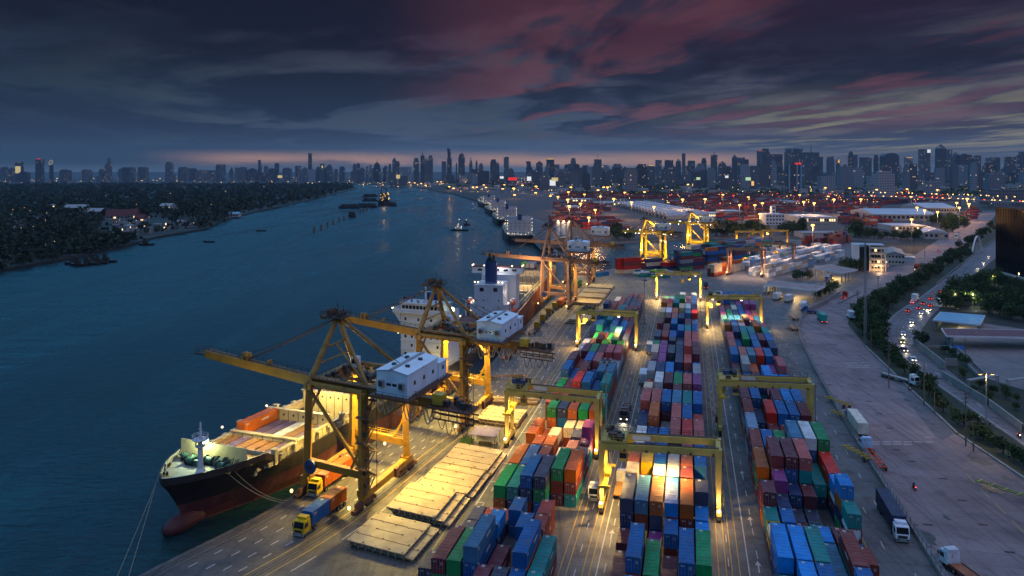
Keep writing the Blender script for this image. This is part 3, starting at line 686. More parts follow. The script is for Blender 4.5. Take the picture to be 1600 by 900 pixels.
# ------------------------------------------------------------------ quay cranes
def skew(a, b):
    """local u (towards the land) and v (along the quay) -> world"""
    a, b = R(a), R(b)
    return Matrix(((math.cos(b), math.sin(a), 0, 0), (-math.sin(b), math.cos(a), 0, 0), (0, 0, 1, 0), (0, 0, 0, 1)))
def rail_run(mb, pts, h=1.1, step=2.0, m=0):
    for a, b in zip(pts, pts[1:]):
        a, b = Vector(a), Vector(b); n = max(1, int((b - a).length / step))
        for k in range(n + 1): p = a.lerp(b, k / n); mb.beam(p, p + Vector((0, 0, h)), .07, .07, m)
        for hh in (h, h * .55): mb.beam(a + Vector((0, 0, hh)), b + Vector((0, 0, hh)), .06, .06, m)
def sag(p, q, d, n=8):
    p, q = Vector(p), Vector(q)
    return [p.lerp(q, k / n) - Vector((0, 0, d * 4 * (k / n) * (1 - k / n))) for k in range(n + 1)]
def sts(label, Cx, Cy, a, b, paint, zb=24.0, boom=34, back=28, rise=2.0, apex=37.0, house=(13, 20.6, -12.8, 2.0, 25.4), gv=-8.0, house_mat=None, lights='near', power=44000, group='ship-to-shore cranes along the quay'):
    X = skew(a, b)
    o = thing('quay_crane', label, 'crane', (Cx, Cy, 0), 0, group)
    P = lambda u, v, z: X @ Vector((u, v, z))
    zt = zb - .2
    for u in (-8, 8):
        for v in (-10, 10):
            l = MB(paint); l.beam((u, v, 3.0), (u * .93, v * .97, zt), 2.15, 1.7, 0, 1.8, 1.5)
            l.box((u, v, 3.4), (2.3, 2.6, 1.2)); l.box((u * .93, v * .97, zt - .5), (2.0, 2.0, 1.2))
            leg = l.build('leg', o, X)
    for u in (-8, 8):
        s_ = MB(paint, M['rust'], M['rubber']); s_.bx(u - .75, u + .75, -11.5, 11.5, 2.2, 3.6)
        for v in (-10, 10):
            s_.beam((u, v - 3.2, 1.7), (u, v + 3.2, 1.7), 1.0, .9, 1)
            for k in (-3.1, -2.1, -1.1, 1.1, 2.1, 3.1):
                s_.tube((u - .25, v + k, .55), (u + .25, v + k, .55), .5, 10, 2); s_.box((u, v + k, .95), (.8, .9, .5), 0, 1)
            s_.box((u, v - 4.3, .9), (1.1, .5, .8), 0, 1); s_.box((u, v + 4.3, .9), (1.1, .5, .8), 0, 1)
        s_.box((u + 1.0, 3, 2.9), (.9, 1.4, 1.9), 0, 1)
        s_.build('travel_bogie', o, X)
    fr = MB(paint)
    for v in (-10, 10):
        fr.bx(-8, 8, v - .6, v + .6, 6.2, 7.7)
        fr.tube((-7.6, v * .98, zt - 1), (7.3, v, 8), .42, 8) if v < 0 else fr.tube((7.6, v * .98, zt - 8), (-1, v, zt - 1), .42, 8)
        fr.tube((-7.4, v * .97, zt), (7.4, v * .97, zt), .62, 8)
        fr.beam((7.4, v, 13), (4.6, v, 7.7), .5, .5)
    for u in (-7.5, 7.5):
        fr.bx(u - .7, u + .7, -9.6, 9.6, zb - 1.4, zb + .3)
        fr.beam((u, -9.6, 17.5), (u, -4, zb - 1.2), .5, .5); fr.beam((u, 9.6, 17.5), (u, 4, zb - 1.2), .5, .5)
    fr.build('portal_frame', o, X)
    rl = MB(M['yellow']); rail_run(rl, [(-8, 9.4, 7.7), (8, 9.4, 7.7)]); rail_run(rl, [(-8, 10.6, 7.7), (8, 10.6, 7.7)]); rl.build('walkway_railing', o, X)
    gd = MB(paint, M['rust'], M['steel'])
    gd.bx(-8, back, gv - .85, gv + .85, zb - 1.05, zb + 1.0); gd.bx(-8, back, gv - 1.7, gv - .95, zb + 1.0, zb + 1.12, 1)
    rail_run(gd, [(-7, gv - 1.7, zb + 1.1), (back, gv - 1.7, zb + 1.1)], 1.0, 2.2, 2); gd.beam((8, gv, zb - 1.1), (back - 3, gv, zb - 1.1), .3, .35, 1)
    gd.bx(-7, back, gv + .8, gv + 1.2, zb - .4, zb - .1, 2)
    gd.build('main_girder', o, X)
    bm = MB(paint, M['rust'], M['steel']); tip = -8 - boom
    bm.beam((-8, gv, zb), (tip, gv, zb + rise), 1.9, 2.1, 0, 1.9, 1.7)
    bm.beam((-8, gv, zb + 1.02), (tip, gv, zb + rise + .85), 1.0, .12, 1)
    rail_run(bm, [(-8, gv + .8, zb + 1), (tip, gv + .8, zb + rise + .8)], 1.0, 2.0, 2); rail_run(bm, [(-12, gv - .8, zb + 1), (tip, gv - .8, zb + rise + .8)], .9, 3.0, 2)
    zz = lambda u: zb + rise * (-8 - u) / boom
    for u in (tip + boom * .38, tip + boom * .42, tip + boom * .62): bm.box((u, gv, zz(u) + 1.7), (.5, 1.6, 1.7 if u < tip + boom * .5 else .8), 0, 0)
    bm.bx(tip - 3, tip, gv - 1.6, gv + 1.6, zb + rise - .2, zb + rise + .1, 2); rail_run(bm, [(tip, gv - 1.6, zb + rise), (tip - 3, gv - 1.6, zb + rise), (tip - 3, gv + 1.6, zb + rise), (tip, gv + 1.6, zb + rise)], 1, 1.2, 2)
    bm.build('boom', o, X)
    A = Vector((-5.8, -.5, apex)); af = MB(paint, M['steel'])
    for q_ in ((-7.6, -9.6, zb), (-7.6, 9.6, zb)): af.tube(q_, A + Vector((0, q_[1] * .06, -.6)), .78, 10, 0, .62)
    af.tube((7.6, gv, zb + .8), A + Vector((.8, -.6, -.8)), .46, 8); af.tube((7.6, 8, zb + .8), A + Vector((.8, .6, -.8)), .46, 8)
    af.beam((-6.8, -5.5, (zb + apex) / 2), (-6.8, 5.5, (zb + apex) / 2), .4, .4); af.beam((-6.9, -7, zb + 3.4), (-6.9, 7, zb + 3.4), .3, .3)
    af.beam((7, gv, zb + 1), (-6.4, 0, zb + 6.5), .35, .35)
    af.build('mast_frame', o, X)
    tp = MB(M['steel'], M['rust']); ax_, ay, az = A
    tp.bx(ax_ - 3.2, ax_ + 2.6, ay - 2.4, ay + 2.4, az - .2, az + .1, 0)
    rail_run(tp, [(ax_ - 3.2, ay - 2.4, az), (ax_ + 2.6, ay - 2.4, az), (ax_ + 2.6, ay + 2.4, az), (ax_ - 3.2, ay + 2.4, az), (ax_ - 3.2, ay - 2.4, az)], 1.1, 1.2)
    for k in (-1.2, 0, 1.2): tp.tube((ax_ - 1.6, ay + k - .2, az + .8), (ax_ - 1.6, ay + k + .2, az + .8), .8, 12, 1); tp.tube((ax_ + 1, ay + k - .2, az + .7), (ax_ + 1, ay + k + .2, az + .7), .65, 12, 1)
    tp.bx(ax_ - 4.6, ax_ - 3.2, ay - 1, ay + 1, az - .9, az - .1, 1); tp.beam((ax_, ay, az), (ax_, ay, az + 3.6), .12, .12); tp.beam((ax_ + 1, ay + 1, az), (ax_ + 1, ay + 1, az + 2.4), .1, .1)
    tp.build('mast_top_platform', o, X)
    u1 = tip + boom * .40; u2 = tip + boom * .30
    for pts_, r_, m_ in ((sag(A + Vector((-.4, 0, -.5)), (u1, gv, zz(u1) + 1), .5), .20, 0), (sag(A + Vector((-.4, .6, .2)), (u2, gv, zz(u2) + 1), 1.0), .07, 1), (sag(A + Vector((1.6, 0, -.4)), (back * .62, gv, zb + 6.2), .4), .07, 1), (sag(A + Vector((1.6, .8, 0)), (back * .75, gv + 2, zb + 6), .8), .06, 1)):
        sy = MB(M['rust'], M['dcable']); sy.path(pts_, r_, 6, m_); sy.build('boom_stay', o, X)
    # machinery house
    u0, u1_, v0, v1, hz0 = house; hh = 4.6
    hm = house_mat or M['house']
    h = MB(hm); h.yprism([(u0, hz0), (u1_, hz0), (u1_, hz0 + hh), ((u0 + u1_) / 2, hz0 + hh + .55), (u0, hz0 + hh)], v0, v1)
    hs = h.build('machinery_house', o, X)
    if house[4] < zb + 4:
        an = MB(hm, M['house_roof'], M['glass']); an.bx(u1_ - 3.6, u1_ + .3, v1, v1 + 4.2, hz0, hz0 + 3.4); an.bx(u1_ - 3.8, u1_ + .5, v1, v1 + 4.4, hz0 + 3.4, hz0 + 3.5, 1); an.bx(u1_ + .3, u1_ + .33, v1 + 1.8, v1 + 2.7, hz0 + 1.7, hz0 + 2.6, 2)
        an.build('annex', hs, X)
    rf = MB(M['house_roof'], M['grey'], M['steel']); um = (u0 + u1_) / 2
    for s_ in (-1, 1):
        e = u0 - .25 if s_ < 0 else u1_ + .25
        q1 = [(e, v0 - .2, hz0 + hh + .06), (e, v1 + .2, hz0 + hh + .06), (um, v1 + .2, hz0 + hh + .66), (um, v0 - .2, hz0 + hh + .66)]
        rf.add(q1 + [(x, y, z + .1) for x, y, z in q1], [(4, 5, 6, 7), (0, 3, 2, 1), (0, 1, 5, 4), (1, 2, 6, 5), (2, 3, 7, 6), (3, 0, 4, 7)] if s_ > 0 else [(7, 6, 5, 4), (1, 2, 3, 0), (4, 5, 1, 0), (5, 6, 2, 1), (6, 7, 3, 2), (7, 4, 0, 3)])
        for f_ in (.27, .68): rf.tube((um + s_ * 1.7, v0 + (v1 - v0) * f_, hz0 + hh + .35), (um + s_ * 1.7, v0 + (v1 - v0) * f_, hz0 + hh + .85), .55, 10, 2)
    rf.bx(um - .45, um + .45, v0 - .2, v1 + .2, hz0 + hh + .7, hz0 + hh + .86, 1)
    rf.build('roof', hs, X)
    for uu in (um - 1.3, um + .1): wn = MB(M['glass']); wn.bx(uu, uu + 1.1, v0 - .04, v0 + .02, hz0 + 2.0, hz0 + 2.5); wn.build('window', hs, X)
    for f_ in (.2, .5, .8): wn = MB(M['glass']); wn.bx(u1_ - .02, u1_ + .04, v0 + (v1 - v0) * f_, v0 + (v1 - v0) * f_ + .9, hz0 + 1.9, hz0 + 2.7); wn.build('window', hs, X)
    for uu in (u0 + .7, u1_ - 1.9):
        ac = MB(M['grey'], M['steel']); ac.bx(uu, uu + 1.2, v0 - .7, v0 - .03, hz0 + 1.7, hz0 + 3.0); ac.bx(uu + .15, uu + 1.05, v0 - .74, v0 - .7, hz0 + 1.85, hz0 + 2.85, 1); ac.build('air_conditioner', hs, X)
    pf = MB(M['rust'], M['steel'], paint); pf.bx(u0 - 1.2, u1_ + 1.3, v0 - 1.3, v1 + 5.2, hz0 - .35, hz0 - .05)
    rail_run(pf, [(u0 - 1.2, v0 - 1.3, hz0 - .1), (u1_ + 1.3, v0 - 1.3, hz0 - .1), (u1_ + 1.3, v1 + 5.2, hz0 - .1)], 1.05, 1.5, 1)
    for vv in (v0 + 1, v1): pf.beam((u0, vv, hz0 - .6), (u1_ + 2, vv, hz0 - .6), .5, .5, 2); pf.beam((u1_, vv, hz0 - .6), (u0 + 1, vv, zb - 3.5 if hz0 < zb + 4 else zb), .35, .35, 2); pf.beam((u0, vv, hz0 - .6), (u0, vv, zb), .5, .5, 2)
    pf.build('house_platform', o, X)
    # trolley and hanging machinery at the rear end
    t = MB(M['steel'], M['rust'], M['yellow']); e = back
    t.bx(e - 4, e + 6, gv - 2.6, gv + 2.6, zb - .5, zb - .2, 1); t.bx(e - 3, e - .6, gv - 1.8, gv + .5, zb + .2, zb + 2.2, 2)
    for k in range(7): t.box((e - 2.5 + k * 1.25, gv + rng.uniform(-1.6, 1.6), zb + .5), (rng.uniform(.7, 1.3), rng.uniform(.7, 1.4), rng.uniform(.6, 1.7)), 0, rng.choice((0, 0, 1)))
    rail_run(t, [(e - 4, gv - 2.6, zb - .2), (e + 6, gv - 2.6, zb - .2), (e + 6, gv + 2.6, zb - .2)], 1.1, 1.2, 0)
    for zz_ in (zb - 1.6, zb - 2.8): t.bx(e - 3, e + 6.5, gv - 1.5, gv - 1.3, zz_, zz_ + .25, 1); t.bx(e - 3, e + 6.5, gv + 1.3, gv + 1.5, zz_, zz_ + .25, 1)
    for k in range(6): t.beam((e - 3 + k * 1.9, gv - 1.4, zb - 2.8), (e - 3 + k * 1.9, gv - 1.4, zb - .4), .14, .14, 0)
    t.build('trolley', o, X)
    us = [8.5, 11, 13.5, 16.5, 19, 21.5, 24]
    for p, q_ in zip(us, us[1:]):
        for e_, d_ in ((0, .6), (.5, 1.2)): cb = MB(M['cable']); cb.path(sag((p + e_, gv + d_, zb - 1), (q_ + e_, gv + d_, zb - 1), rng.uniform(1.8, 4.2)), .15, 5, 0); cb.build('festoon_cable', o, X)
    for k in range(4): cb = MB(M['dcable']); cb.path(sag((e - 2 + k * 1.8, gv - 1, zb - 2.6), (e - .2 + k * 1.8, gv - 1, zb - 2.6), rng.uniform(1.6, 3.2)), .08, 5, 0); cb.build('festoon_cable', o, X)
    cl_ = MB(M['steel'], M['rust'], paint)
    for k in range(22):
        uu, vv = rng.uniform(-6.5, 6.5), rng.uniform(-8, 7); cl_.box((uu, vv, zb - .6 + rng.uniform(-.4, 1.4)), (rng.uniform(.5, 1.6), rng.uniform(.5, 1.8), rng.uniform(.4, 1.3)), 0, rng.choice((0, 0, 1)))
    for vv in (-4.5, 0, 4.5): cl_.beam((-7.5, vv, zb - .9), (7.5, vv, zb - .9), .45, .5, 1)
    for k in range(5): cl_.tube((-5 + k * 2.4, rng.uniform(-6, 5), zb + .6), (-5 + k * 2.4, rng.uniform(-6, 5), zb + .7), .7, 10, 0)
    rail_run(cl_, [(-7, -9, zb + .4), (-7, 9, zb + .4)], 1, 1.8); rail_run(cl_, [(7, -7, zb + .4), (7, 9, zb + .4)], 1, 1.8)
    cl_.build('rope_machinery', o, X)
    cab = MB(M['house'], M['glass']); cab.bx(-3.6, -1.9, 2, 4, zb + 1.1, zb + 3.3); cab.bx(-3.64, -3.6, 2.3, 3.7, zb + 1.9, zb + 2.9, 1); cab.bx(-3.3, -2.2, 1.96, 2.0, zb + 1.9, zb + 2.9, 1); cab.build('operator_cab', o, X)
    rd = MB(M['blue'], M['steel']); rd.tube((-6.2, -11.3, 6.4), (-6.2, -10.7, 6.4), 1.5, 20); rd.tube((-6.2, -11.4, 6.4), (-6.2, -11.28, 6.4), .55, 12, 1); rd.build('cable_reel', o, X)
    # stair tower zigzag on the front landside leg, with landings
    sr = MB(M['steel'], M['rust']); zz_ = 4.0; k = 0
    while zz_ < zb - 3:
        y0_, y1_ = (-12.2, -8.2) if k % 2 == 0 else (-8.2, -12.2)
        for uu in (9.1, 9.9): sr.beam((uu, y0_, zz_), (uu, y1_, zz_ + 2.6), .10, .28, 0); sr.beam((uu, y0_, zz_ + 1), (uu, y1_, zz_ + 3.6), .06, .06, 0)
        sr.bx(7.2, 10.1, y1_ - .6, y1_ + .6, zz_ + 2.5, zz_ + 2.6, 1); sr.box((8.6, -10 + rng.uniform(-.8, .8), zz_ + 1.2), (.9, .9, .8), 0, 0); zz_ += 2.6; k += 1
    for vv in (-12.4, -7.8): sr.beam((10, vv, 4), (10, vv, zb - 1), .12, .12, 0)
    sr.build('stair_tower', o, X)
    LP_ = []; spots = []
    if lights == 'near':
        LP_ = [(p, .36) for p in ((-8.9, -14.6, 2.1), (7.2, -14.9, 2.0), (2, 9.2, 5.9), (6.5, -6, zb - 2.4))]
        spots = [((4, 6, zb - 1.6), power, 150), ((15, 3, zb - 1.6), power * .8, 150), ((-3, 8, zb - 1.6), power * .8, 150), ((3, 9.0, 5.8), power * .07, 165)]
    else:
        LP_ = [((rng.uniform(-8 - boom, back), gv + rng.uniform(-1.2, 1.2), zb + rng.choice((-1.2, 1.4))), .36) for k in range(16)]
        for v in (-10, 10):
            for u in (-8, 8): LP_.append(((u, v - 1.4, rng.uniform(3, 20)), .42))
        spots = [((0, 0, zb - 2), power, 160), ((8, 0, 9), power * .35, 0), ((-4, -13, 14), power * .3, 0), ((0, -4, zb + 7), power * .22, 0)]
    for p, r_ in LP_: lm = MB(M['lamp'] if lights != 'white' else M['lamp_white']); lm.ball(p, r_, 7, 5); lm.build('flood_lamp', o, X)
    for p, w, sp in spots: lamp('light', P(*p), w, (1, .69, .15), o, sp or None, radius=.5)
    return o
E1 = sts('rusty yellow quay crane nearest the camera, over the bow of the ship', -34.6, 170.2, 18, 29, M['crane'])
E2 = sts('rusty yellow quay crane, second from the camera, before the white bridge of the ship', -17.0, 219.4, 17, 29, M['crane'])
sts('brown quay crane over the red hull, third from the camera, white box house', 24.8, 399, 14, 29, M['rtg_brown'], 24.5, 34, 24, .6, 41, (7, 18, -11, -2, 29.5), -9, M['white'], 'near', 21000)
sts('brown quay crane farthest along the quay edge, white box house beside trees', 42.6, 475, 14, 29, M['rtg_brown'], 25.5, 36, 25, .3, 40, (9, 20, -9, 1, 31), -9, M['white'], 'near', 21000)
sts('bright yellow floodlit quay crane on the near basin edge, left of the pair', 108, 577, 20, 27, M['bright_crane'], 24, 16, 17, 0, 33.5, (2, 12, -6, 2, 25.6), -3, M['white'], 'white', 30000, 'floodlit cranes by the basin')
sts('bright yellow floodlit quay crane at the inner basin, right of the pair', 164, 668, 20, 25, M['bright_crane'], 24.5, 19, 18, 0, 33.5, (2, 13, -6, 2, 25.6), -3, M['white'], 'white', 30000, 'floodlit cranes by the basin')

# ------------------------------------------------------------------ gantry cranes of the yard
def rtg(label, c, a, b, paint, ut=-9.0, zs=8.0, H=14.4, power=26000, span=23.3, gap=6.2, spots=((-6, 0), (6, 0)), col=(1, .62, .18), base_lamps=True, group='rubber tyred gantry cranes over the stacks'):
    X = skew(a, b); o = thing('gantry_crane', label, 'crane', (c[0], c[1], 0), 0, group)
    hs, hg = span / 2, gap / 2; P = lambda u, v, z: X @ Vector((u, v, z))
    for u in (-hs, hs):
        for v in (-hg, hg):
            l = MB(paint); l.beam((u, v * .9, 2.0), (u, v, H - 1.2), .75, .8, 0, 1.15, 1.0); l.build('leg', o, X)
        e = MB(paint, M['rubber'], M['steel']); e.bx(u - .45, u + .45, -hg - 1.6, hg + 1.6, 1.5, 2.5)
        for v in (-hg - .9, -hg + .9, hg - .9, hg + .9):
            e.tube((u - .35, v, .75), (u + .35, v, .75), .75, 12, 1); e.box((u, v, 1.25), (.5, .6, .8), 0, 2)
        e.bx(u - 1.15, u - .55, -1.4, 1.4, 2.5, 4.1, 2) if u < 0 else e.bx(u + .5, u + 1.1, -1.0, 1.0, 2.5, 3.7, 2)
        e.build('wheel_bogie', o, X)
    for k, v in enumerate((-hg, hg)):
        gd = MB(paint, M['white'], M['rust']); gd.bx(-hs - .7, hs + .7, v - .5, v + .5, H - 1.3, H)
        if k: gd.bx(-hs * .5, -hs * .18, v - .53, v - .5, H - 1.1, H - .15, 1)
        gd.bx(-hs, hs, v - .1, v + .1, H, H + .12, 2)
        if not k: [gd.box((-hs * .6 + j * 4.4, v - .62, H - 1.1), (.45, .2, .5), 0, 2) for j in range(5)]
        gd.build('girder', o, X)
    for u in (-hs, hs): tb = MB(paint); tb.bx(u - .45, u + .45, -hg + .5, hg - .5, H - 1.2, H - .2); tb.build('end_tie', o, X)
    wr = MB(M['steel']); rail_run(wr, [(-hs, hg + .9, H + .05), (hs, hg + .9, H + .05)], 1, 1.8); rail_run(wr, [(-hs, -hg - .2, H), (hs, -hg - .2, H)], .5, 3); wr.bx(-hs, hs, hg + .5, hg + .95, H - .05, H + .02); wr.build('walkway', o, X)
    t = MB(M['steel'], paint, M['blue'], M['rust']); t.bx(ut - 2.6, ut + 2.6, -hg - .4, hg + .4, H + .15, H + .5, 1)
    for i in range(9): t.box((ut + rng.uniform(-2, 2), rng.uniform(-hg, hg), H + .5 + .5), (rng.uniform(.6, 1.6), rng.uniform(.6, 1.6), rng.uniform(.6, 1.5)), 0, rng.choice((0, 0, 2, 3)))
    rail_run(t, [(ut - 2.6, -hg - .4, H + .5), (ut + 2.6, -hg - .4, H + .5), (ut + 2.6, hg + .4, H + .5), (ut - 2.6, hg + .4, H + .5), (ut - 2.6, -hg - .4, H + .5)], 1.1, 1.3, 1)
    for x in (-2.6, 2.6): t.beam((ut + x, 0, H + .5), (ut + x, 0, H + 2.6), .12, .12, 1)
    t.build('trolley', o, X)
    cb = MB(paint, M['glass']); cb.bx(ut + 1.0, ut + 2.6, -hg + .6, -hg + 2.4, H - 3.9, H - 1.7); cb.bx(ut + 1.1, ut + 2.5, -hg + .55, -hg + .6, H - 3.2, H - 2.2, 1); cb.bx(ut + .96, ut + 1.0, -hg + .8, -hg + 2.2, H - 3.2, H - 2.2, 1); cb.build('operator_cab', o, X)
    sp = MB(M['yellow'], M['dcable'], M['steel']); sp.bx(ut - 2.2, ut - 1.2, -5.6, 5.6, zs, zs + .4); sp.bx(ut - 2.9, ut - .5, -6, -5.6, zs - .1, zs + .4); sp.bx(ut - 2.9, ut - .5, 5.6, 6, zs - .1, zs + .4); sp.bx(ut - 2.5, ut - .9, -1.5, 1.5, zs + .4, zs + 1.2, 0)
    for x, y in ((-2.4, -1.4), (-1, -1.4), (-2.4, 1.4), (-1, 1.4)): sp.tube((ut + x, y, zs + 1.1), (ut + x, y * 1.3, H + .2), .05, 5, 1)
    sp.build('spreader', o, X)
    fc = MB(M['dcable'], M['steel'])
    fc.path([P(hs + .8, -hg - .2, H), P(hs + .8, -hg - .3, 8), P(hs + .9, -hg - .5, 3)] if False else [(hs + .8, -hg - .2, H), (hs + .8, -hg - .3, 8), (hs + .9, -hg - .5, 3)], .09, 5)
    fc.build('power_cable', o, X)
    if base_lamps:
        for u in (-hs, hs): lm = MB(M['lamp_white']); lm.ball((u, -hg - 1.75, 2.6), .33, 8, 5); lm.build('flood_lamp', o, X)
        for u, v in spots: lm = MB(M['lamp_white']); lm.box((u, v - hg * .6, H - 1.4), (.8, .5, .15)); lm.build('flood_lamp', o, X)
        for u in (-hs, hs): lamp('light', P(u, -hg - 2.4, 3.2), power * .07, (1, .62, .24), o, None, radius=.3)
    for u, v in spots: lamp('light', P(u, v - hg * .6, H - 1.6), power, col, o, 150, radius=.4)
    return o
mid_t = lambda s, t: tuple(yard(s, t)[:2])
rtg('yellow gantry crane over the left block, front one with the green corner box', mid_t(68.5, -37.3), 13.2, 19, M['rtg'], -9.2, 9, 14.6, 11000, spots=((-9, 0), (4, 0)))
rtg('pale yellow gantry crane over the middle block, nearest of all', mid_t(39.2, -9.6), 13.2, 9.5, M['rtg'], -9.2, 6.2, 14.3, 19000, spots=((-8.6, 0), (1.5, 0)))
rtg('unlit dull yellow gantry crane over the right block, nearest there', mid_t(92.5, 15.9), 13.2, 8, M['rtg'], -9.4, 10.5, 14.3, 0, spots=(), base_lamps=False)
rtg('yellow gantry crane over lime and green containers of the left block', mid_t(182, -35.6), 13.2, 17, M['rtg'], -7.0, 9.6, 14.4, 20000, spots=((-9, -1), (5, -2)))
rtg('yellow gantry crane across the far end of the middle block', mid_t(303, -9.4), 13.2, 9, M['rtg'], 4, 10, 15.0, 34000, spots=((-9, -3), (9, -3)))
rtg('yellow gantry crane over orange containers of the right block', mid_t(232.5, 15.8), 13.2, 6, M['rtg'], -8.6, 9.5, 14.4, 28000, spots=((-9.4, -2), (3, -3)))
for (x, y, a, b, lab, pt, pw) in ((1170, 387, 24, 14, 'brightly lit yellow gantry crane in the back yard, left of two', M['bright_crane'], 18000), (1211, 385, 24, 14, 'brightly lit yellow gantry crane in the back yard, right of two', M['bright_crane'], 18000),
        (1166, 431, 36, 24, 'worn brown gantry crane over white refrigerated containers, nearer one', M['rtg_brown'], 17000), (1215, 419, 36, 22, 'worn brown gantry crane over white refrigerated containers, farther one', M['rtg_brown'], 17000)):
    p = gp(x, y); rtg(lab, p[:2], a, b, pt, rng.uniform(-6, 6), 11, 18.5 if y > 400 else 15.5, pw, 22, 7, col=(1, .62, .22) if y < 400 else (1, .60, .42), group='gantry cranes of the back yard')
# ------------------------------------------------------------------ ships
M['hull_black'] = mat('hull_black', (.022, .02, .022), .45, 0, .4, .2, 0, (.07, .035, .025), .35, .3)
M['hull_red'] = mat('hull_boot_top', (.085, .022, .026), .65, 0, .5, .25, 0, (.20, .11, .10), .45, .30)
M['hull_rust'] = mat('hull_red_brown', (.22, .052, .025), .5, 0, .4, .25, 0, (.10, .05, .03), .5, .3)
M['deck'] = mat('ship_deck', (.36, .36, .32), .7, 0, .4, .3, 0, (.42, .30, .06), .45, .22)
M['ship_cream'] = mat('ship_cream', (.52, .45, .28), .6, 0, .3, .4, 0, (.22, .14, .08), .5, .35)
M['ship_grey'] = mat('ship_grey', (.34, .33, .26), .65, 0, .3, .4, 0, (.2, .15, .1), .5, .3)
M['ship_white'] = mat('ship_white', (.58, .62, .68), .5, 0, .2, .2, 0, (.45, .36, .28), .3, .12)
M['hold'] = mat('hold_dark', (.05, .045, .035), .8, 0, .4, .4)
M['winch'] = mat('winch_green', (.05, .16, .11), .5, 0, .4, 1)
M['funnel'] = mat('funnel_blue', (.012, .045, .16), .45, 0, .3, .4)
M['lifeboat'] = mat('lifeboat_orange', (.70, .13, .04), .45, 0, .2, .8)
def hull_mesh(L, B, zd, fore=22, zf=None, rake=6.0, zred=2.8, hard=2.3, zk=-4.0, m_top=0, m_red=1, m_deck=2, mats=(), inner=None, stern=.82, bulwark=1.3, nst=34):
    """bow at the origin, aft along +y. inner: half width of the open hatchway (deck left out there)"""
    zf = zf or zd; mb = MB(*mats)
    def zt(y): return zf if y <= fore else zd
    lev = [0, .18, .36, .56, .78, 1.0]
    st = [0, .004, .012, .025, .045, .07, .10, .135, .17] + [.17 + (1 - .17) * k / (nst - 9) for k in range(1, nst - 8)]
    zlow = [zk, -2.0, -.2, zred]
    def hb(y, z):
        f = min(max((z + 2) / (zf + 2), 0), 1); y0 = rake * (1 - f) ** .8
        e = (y - y0) / (26 + 16 * (1 - f))
        v = 0 if e <= 0 else (1 if e >= 1 else (1 - (1 - e) ** (hard - .5 * (1 - f))) ** (.8 + .3 * (1 - f)))
        tail = max(0, (y - L * .86) / (L * .14)); v *= 1 - (1 - stern) * tail ** 1.5 - (.55 * tail ** 2 if z < 1 else 0)
        return max(v, 0) * B / 2
    for sx in (-1, 1):
        rows = []
        for t in st:
            y = t * L; top = zt(y); zs = zlow + [zred + (top - zred) * k / 4 for k in (1, 2, 3, 4)]
            row = []
            for z in zs:
                f = min(max((z + 2) / (zf + 2), 0), 1); ys = max(y, rake * (1 - f) ** .8) if y < rake else y
                row.append((sx * hb(ys, z), ys, z))
            rows.append(row)
        n = len(rows[0]); o = len(mb.v)
        vs = [p for r in rows for p in r]; fs, mi = [], []
        for i in range(len(rows) - 1):
            for j in range(n - 1):
                f = (i * n + j, (i + 1) * n + j, (i + 1) * n + j + 1, i * n + j + 1)
                fs.append(f if sx > 0 else f[::-1]); mi.append(m_red if j < 3 else m_top)
        mb.v += vs; mb.f += [tuple(o + k for k in f) for f in fs]; mb.mi += mi
        # bulwark with real thickness, and deck
        for i in range(len(rows) - 1):
            a, b2 = rows[i][-1], rows[i + 1][-1]
            h = bulwark if a[1] < fore - 1 else .35
            ia, ib = (a[0] * .97 - sx * .08, a[1] + .1, a[2]), (b2[0] * .97 - sx * .08, b2[1] + .1, b2[2])
            top = lambda p: (p[0], p[1], p[2] + h)
            q = [(a, b2, top(b2), top(a)), (ib, ia, top(ia), top(ib)), (top(a), top(b2), top(ib), top(ia))]
            for k, f in enumerate(q): mb.add(f if sx > 0 else f[::-1], [(0, 1, 2, 3)], m_top if k != 1 else m_deck)
            if i % 2 == 0 and a[1] < fore - 1 and a[1] > .5: mb.box((ia[0] - sx * .2, ia[1], a[2] + h / 2), (.35, .12, h), 0, m_deck)
            inn = inner if (inner and a[1] > fore - .5) else 0
            if inner and a[1] > inner_end[0]: inn = 0
            f = [(sx * inn, a[1], a[2] - .02), (a[0], a[1], a[2] - .02), (b2[0], b2[1], b2[2] - .02), (sx * inn, b2[1], b2[2] - .02)]
            mb.add(f if sx > 0 else f[::-1], [(0, 1, 2, 3)], m_deck)
    e = L; w = hb(e, zd)
    mb.add([(hb(e, zk), e, zk), (hb(e, zred), e, zred), (w, e, zd), (-w, e, zd), (-hb(e, zred), e, zred), (-hb(e, zk), e, zk)], [(5, 4, 3, 2, 1, 0)], m_top)
    if zf > zd: mb.bx(-B / 2 * .8, B / 2 * .8, fore - .3, fore, zd, zf, m_deck)
    return mb
inner_end = [90]
M['deck_glow'] = glow('deck_glow', (1, .84, .54), 3.0)
def pane(o, *b): return MB(M['glass']).bx(*b).build('window', o)
def lamps_on(o, pts, r=.3, m='deck_glow'):
    lm = MB(M[m])
    for p in pts: lm.ball(p, r, 7, 5)
    return lm.build('deck_lamp', o)
def cross_wall(mb, y, w, z0, z1, n, m=0, mh=1):
    mb.bx(-w, w, y - .35, y + .35, z0, z1, m)
    for k in range(n):
        x0 = -w + 2 * w * k / n; x1 = -w + 2 * w * (k + 1) / n
        mb.bx(x0 - .06, x0 + .06, y - .42, y - .35, z0, z1, mh)
        mb.tube(((x0 + x1) / 2, y - .38, z1 - 1.1), ((x0 + x1) / 2, y - .36, z1 - 1.1), .32, 8, mh)
        if z1 - z0 > 4: mb.bx(x0 + .35, x1 - .35, y - .40, y - .35, z0 + .4, z0 + 2.6, mh)
    mb.bx(-w - .6, w + .6, y - .6, y + .6, z1, z1 + .25, m)

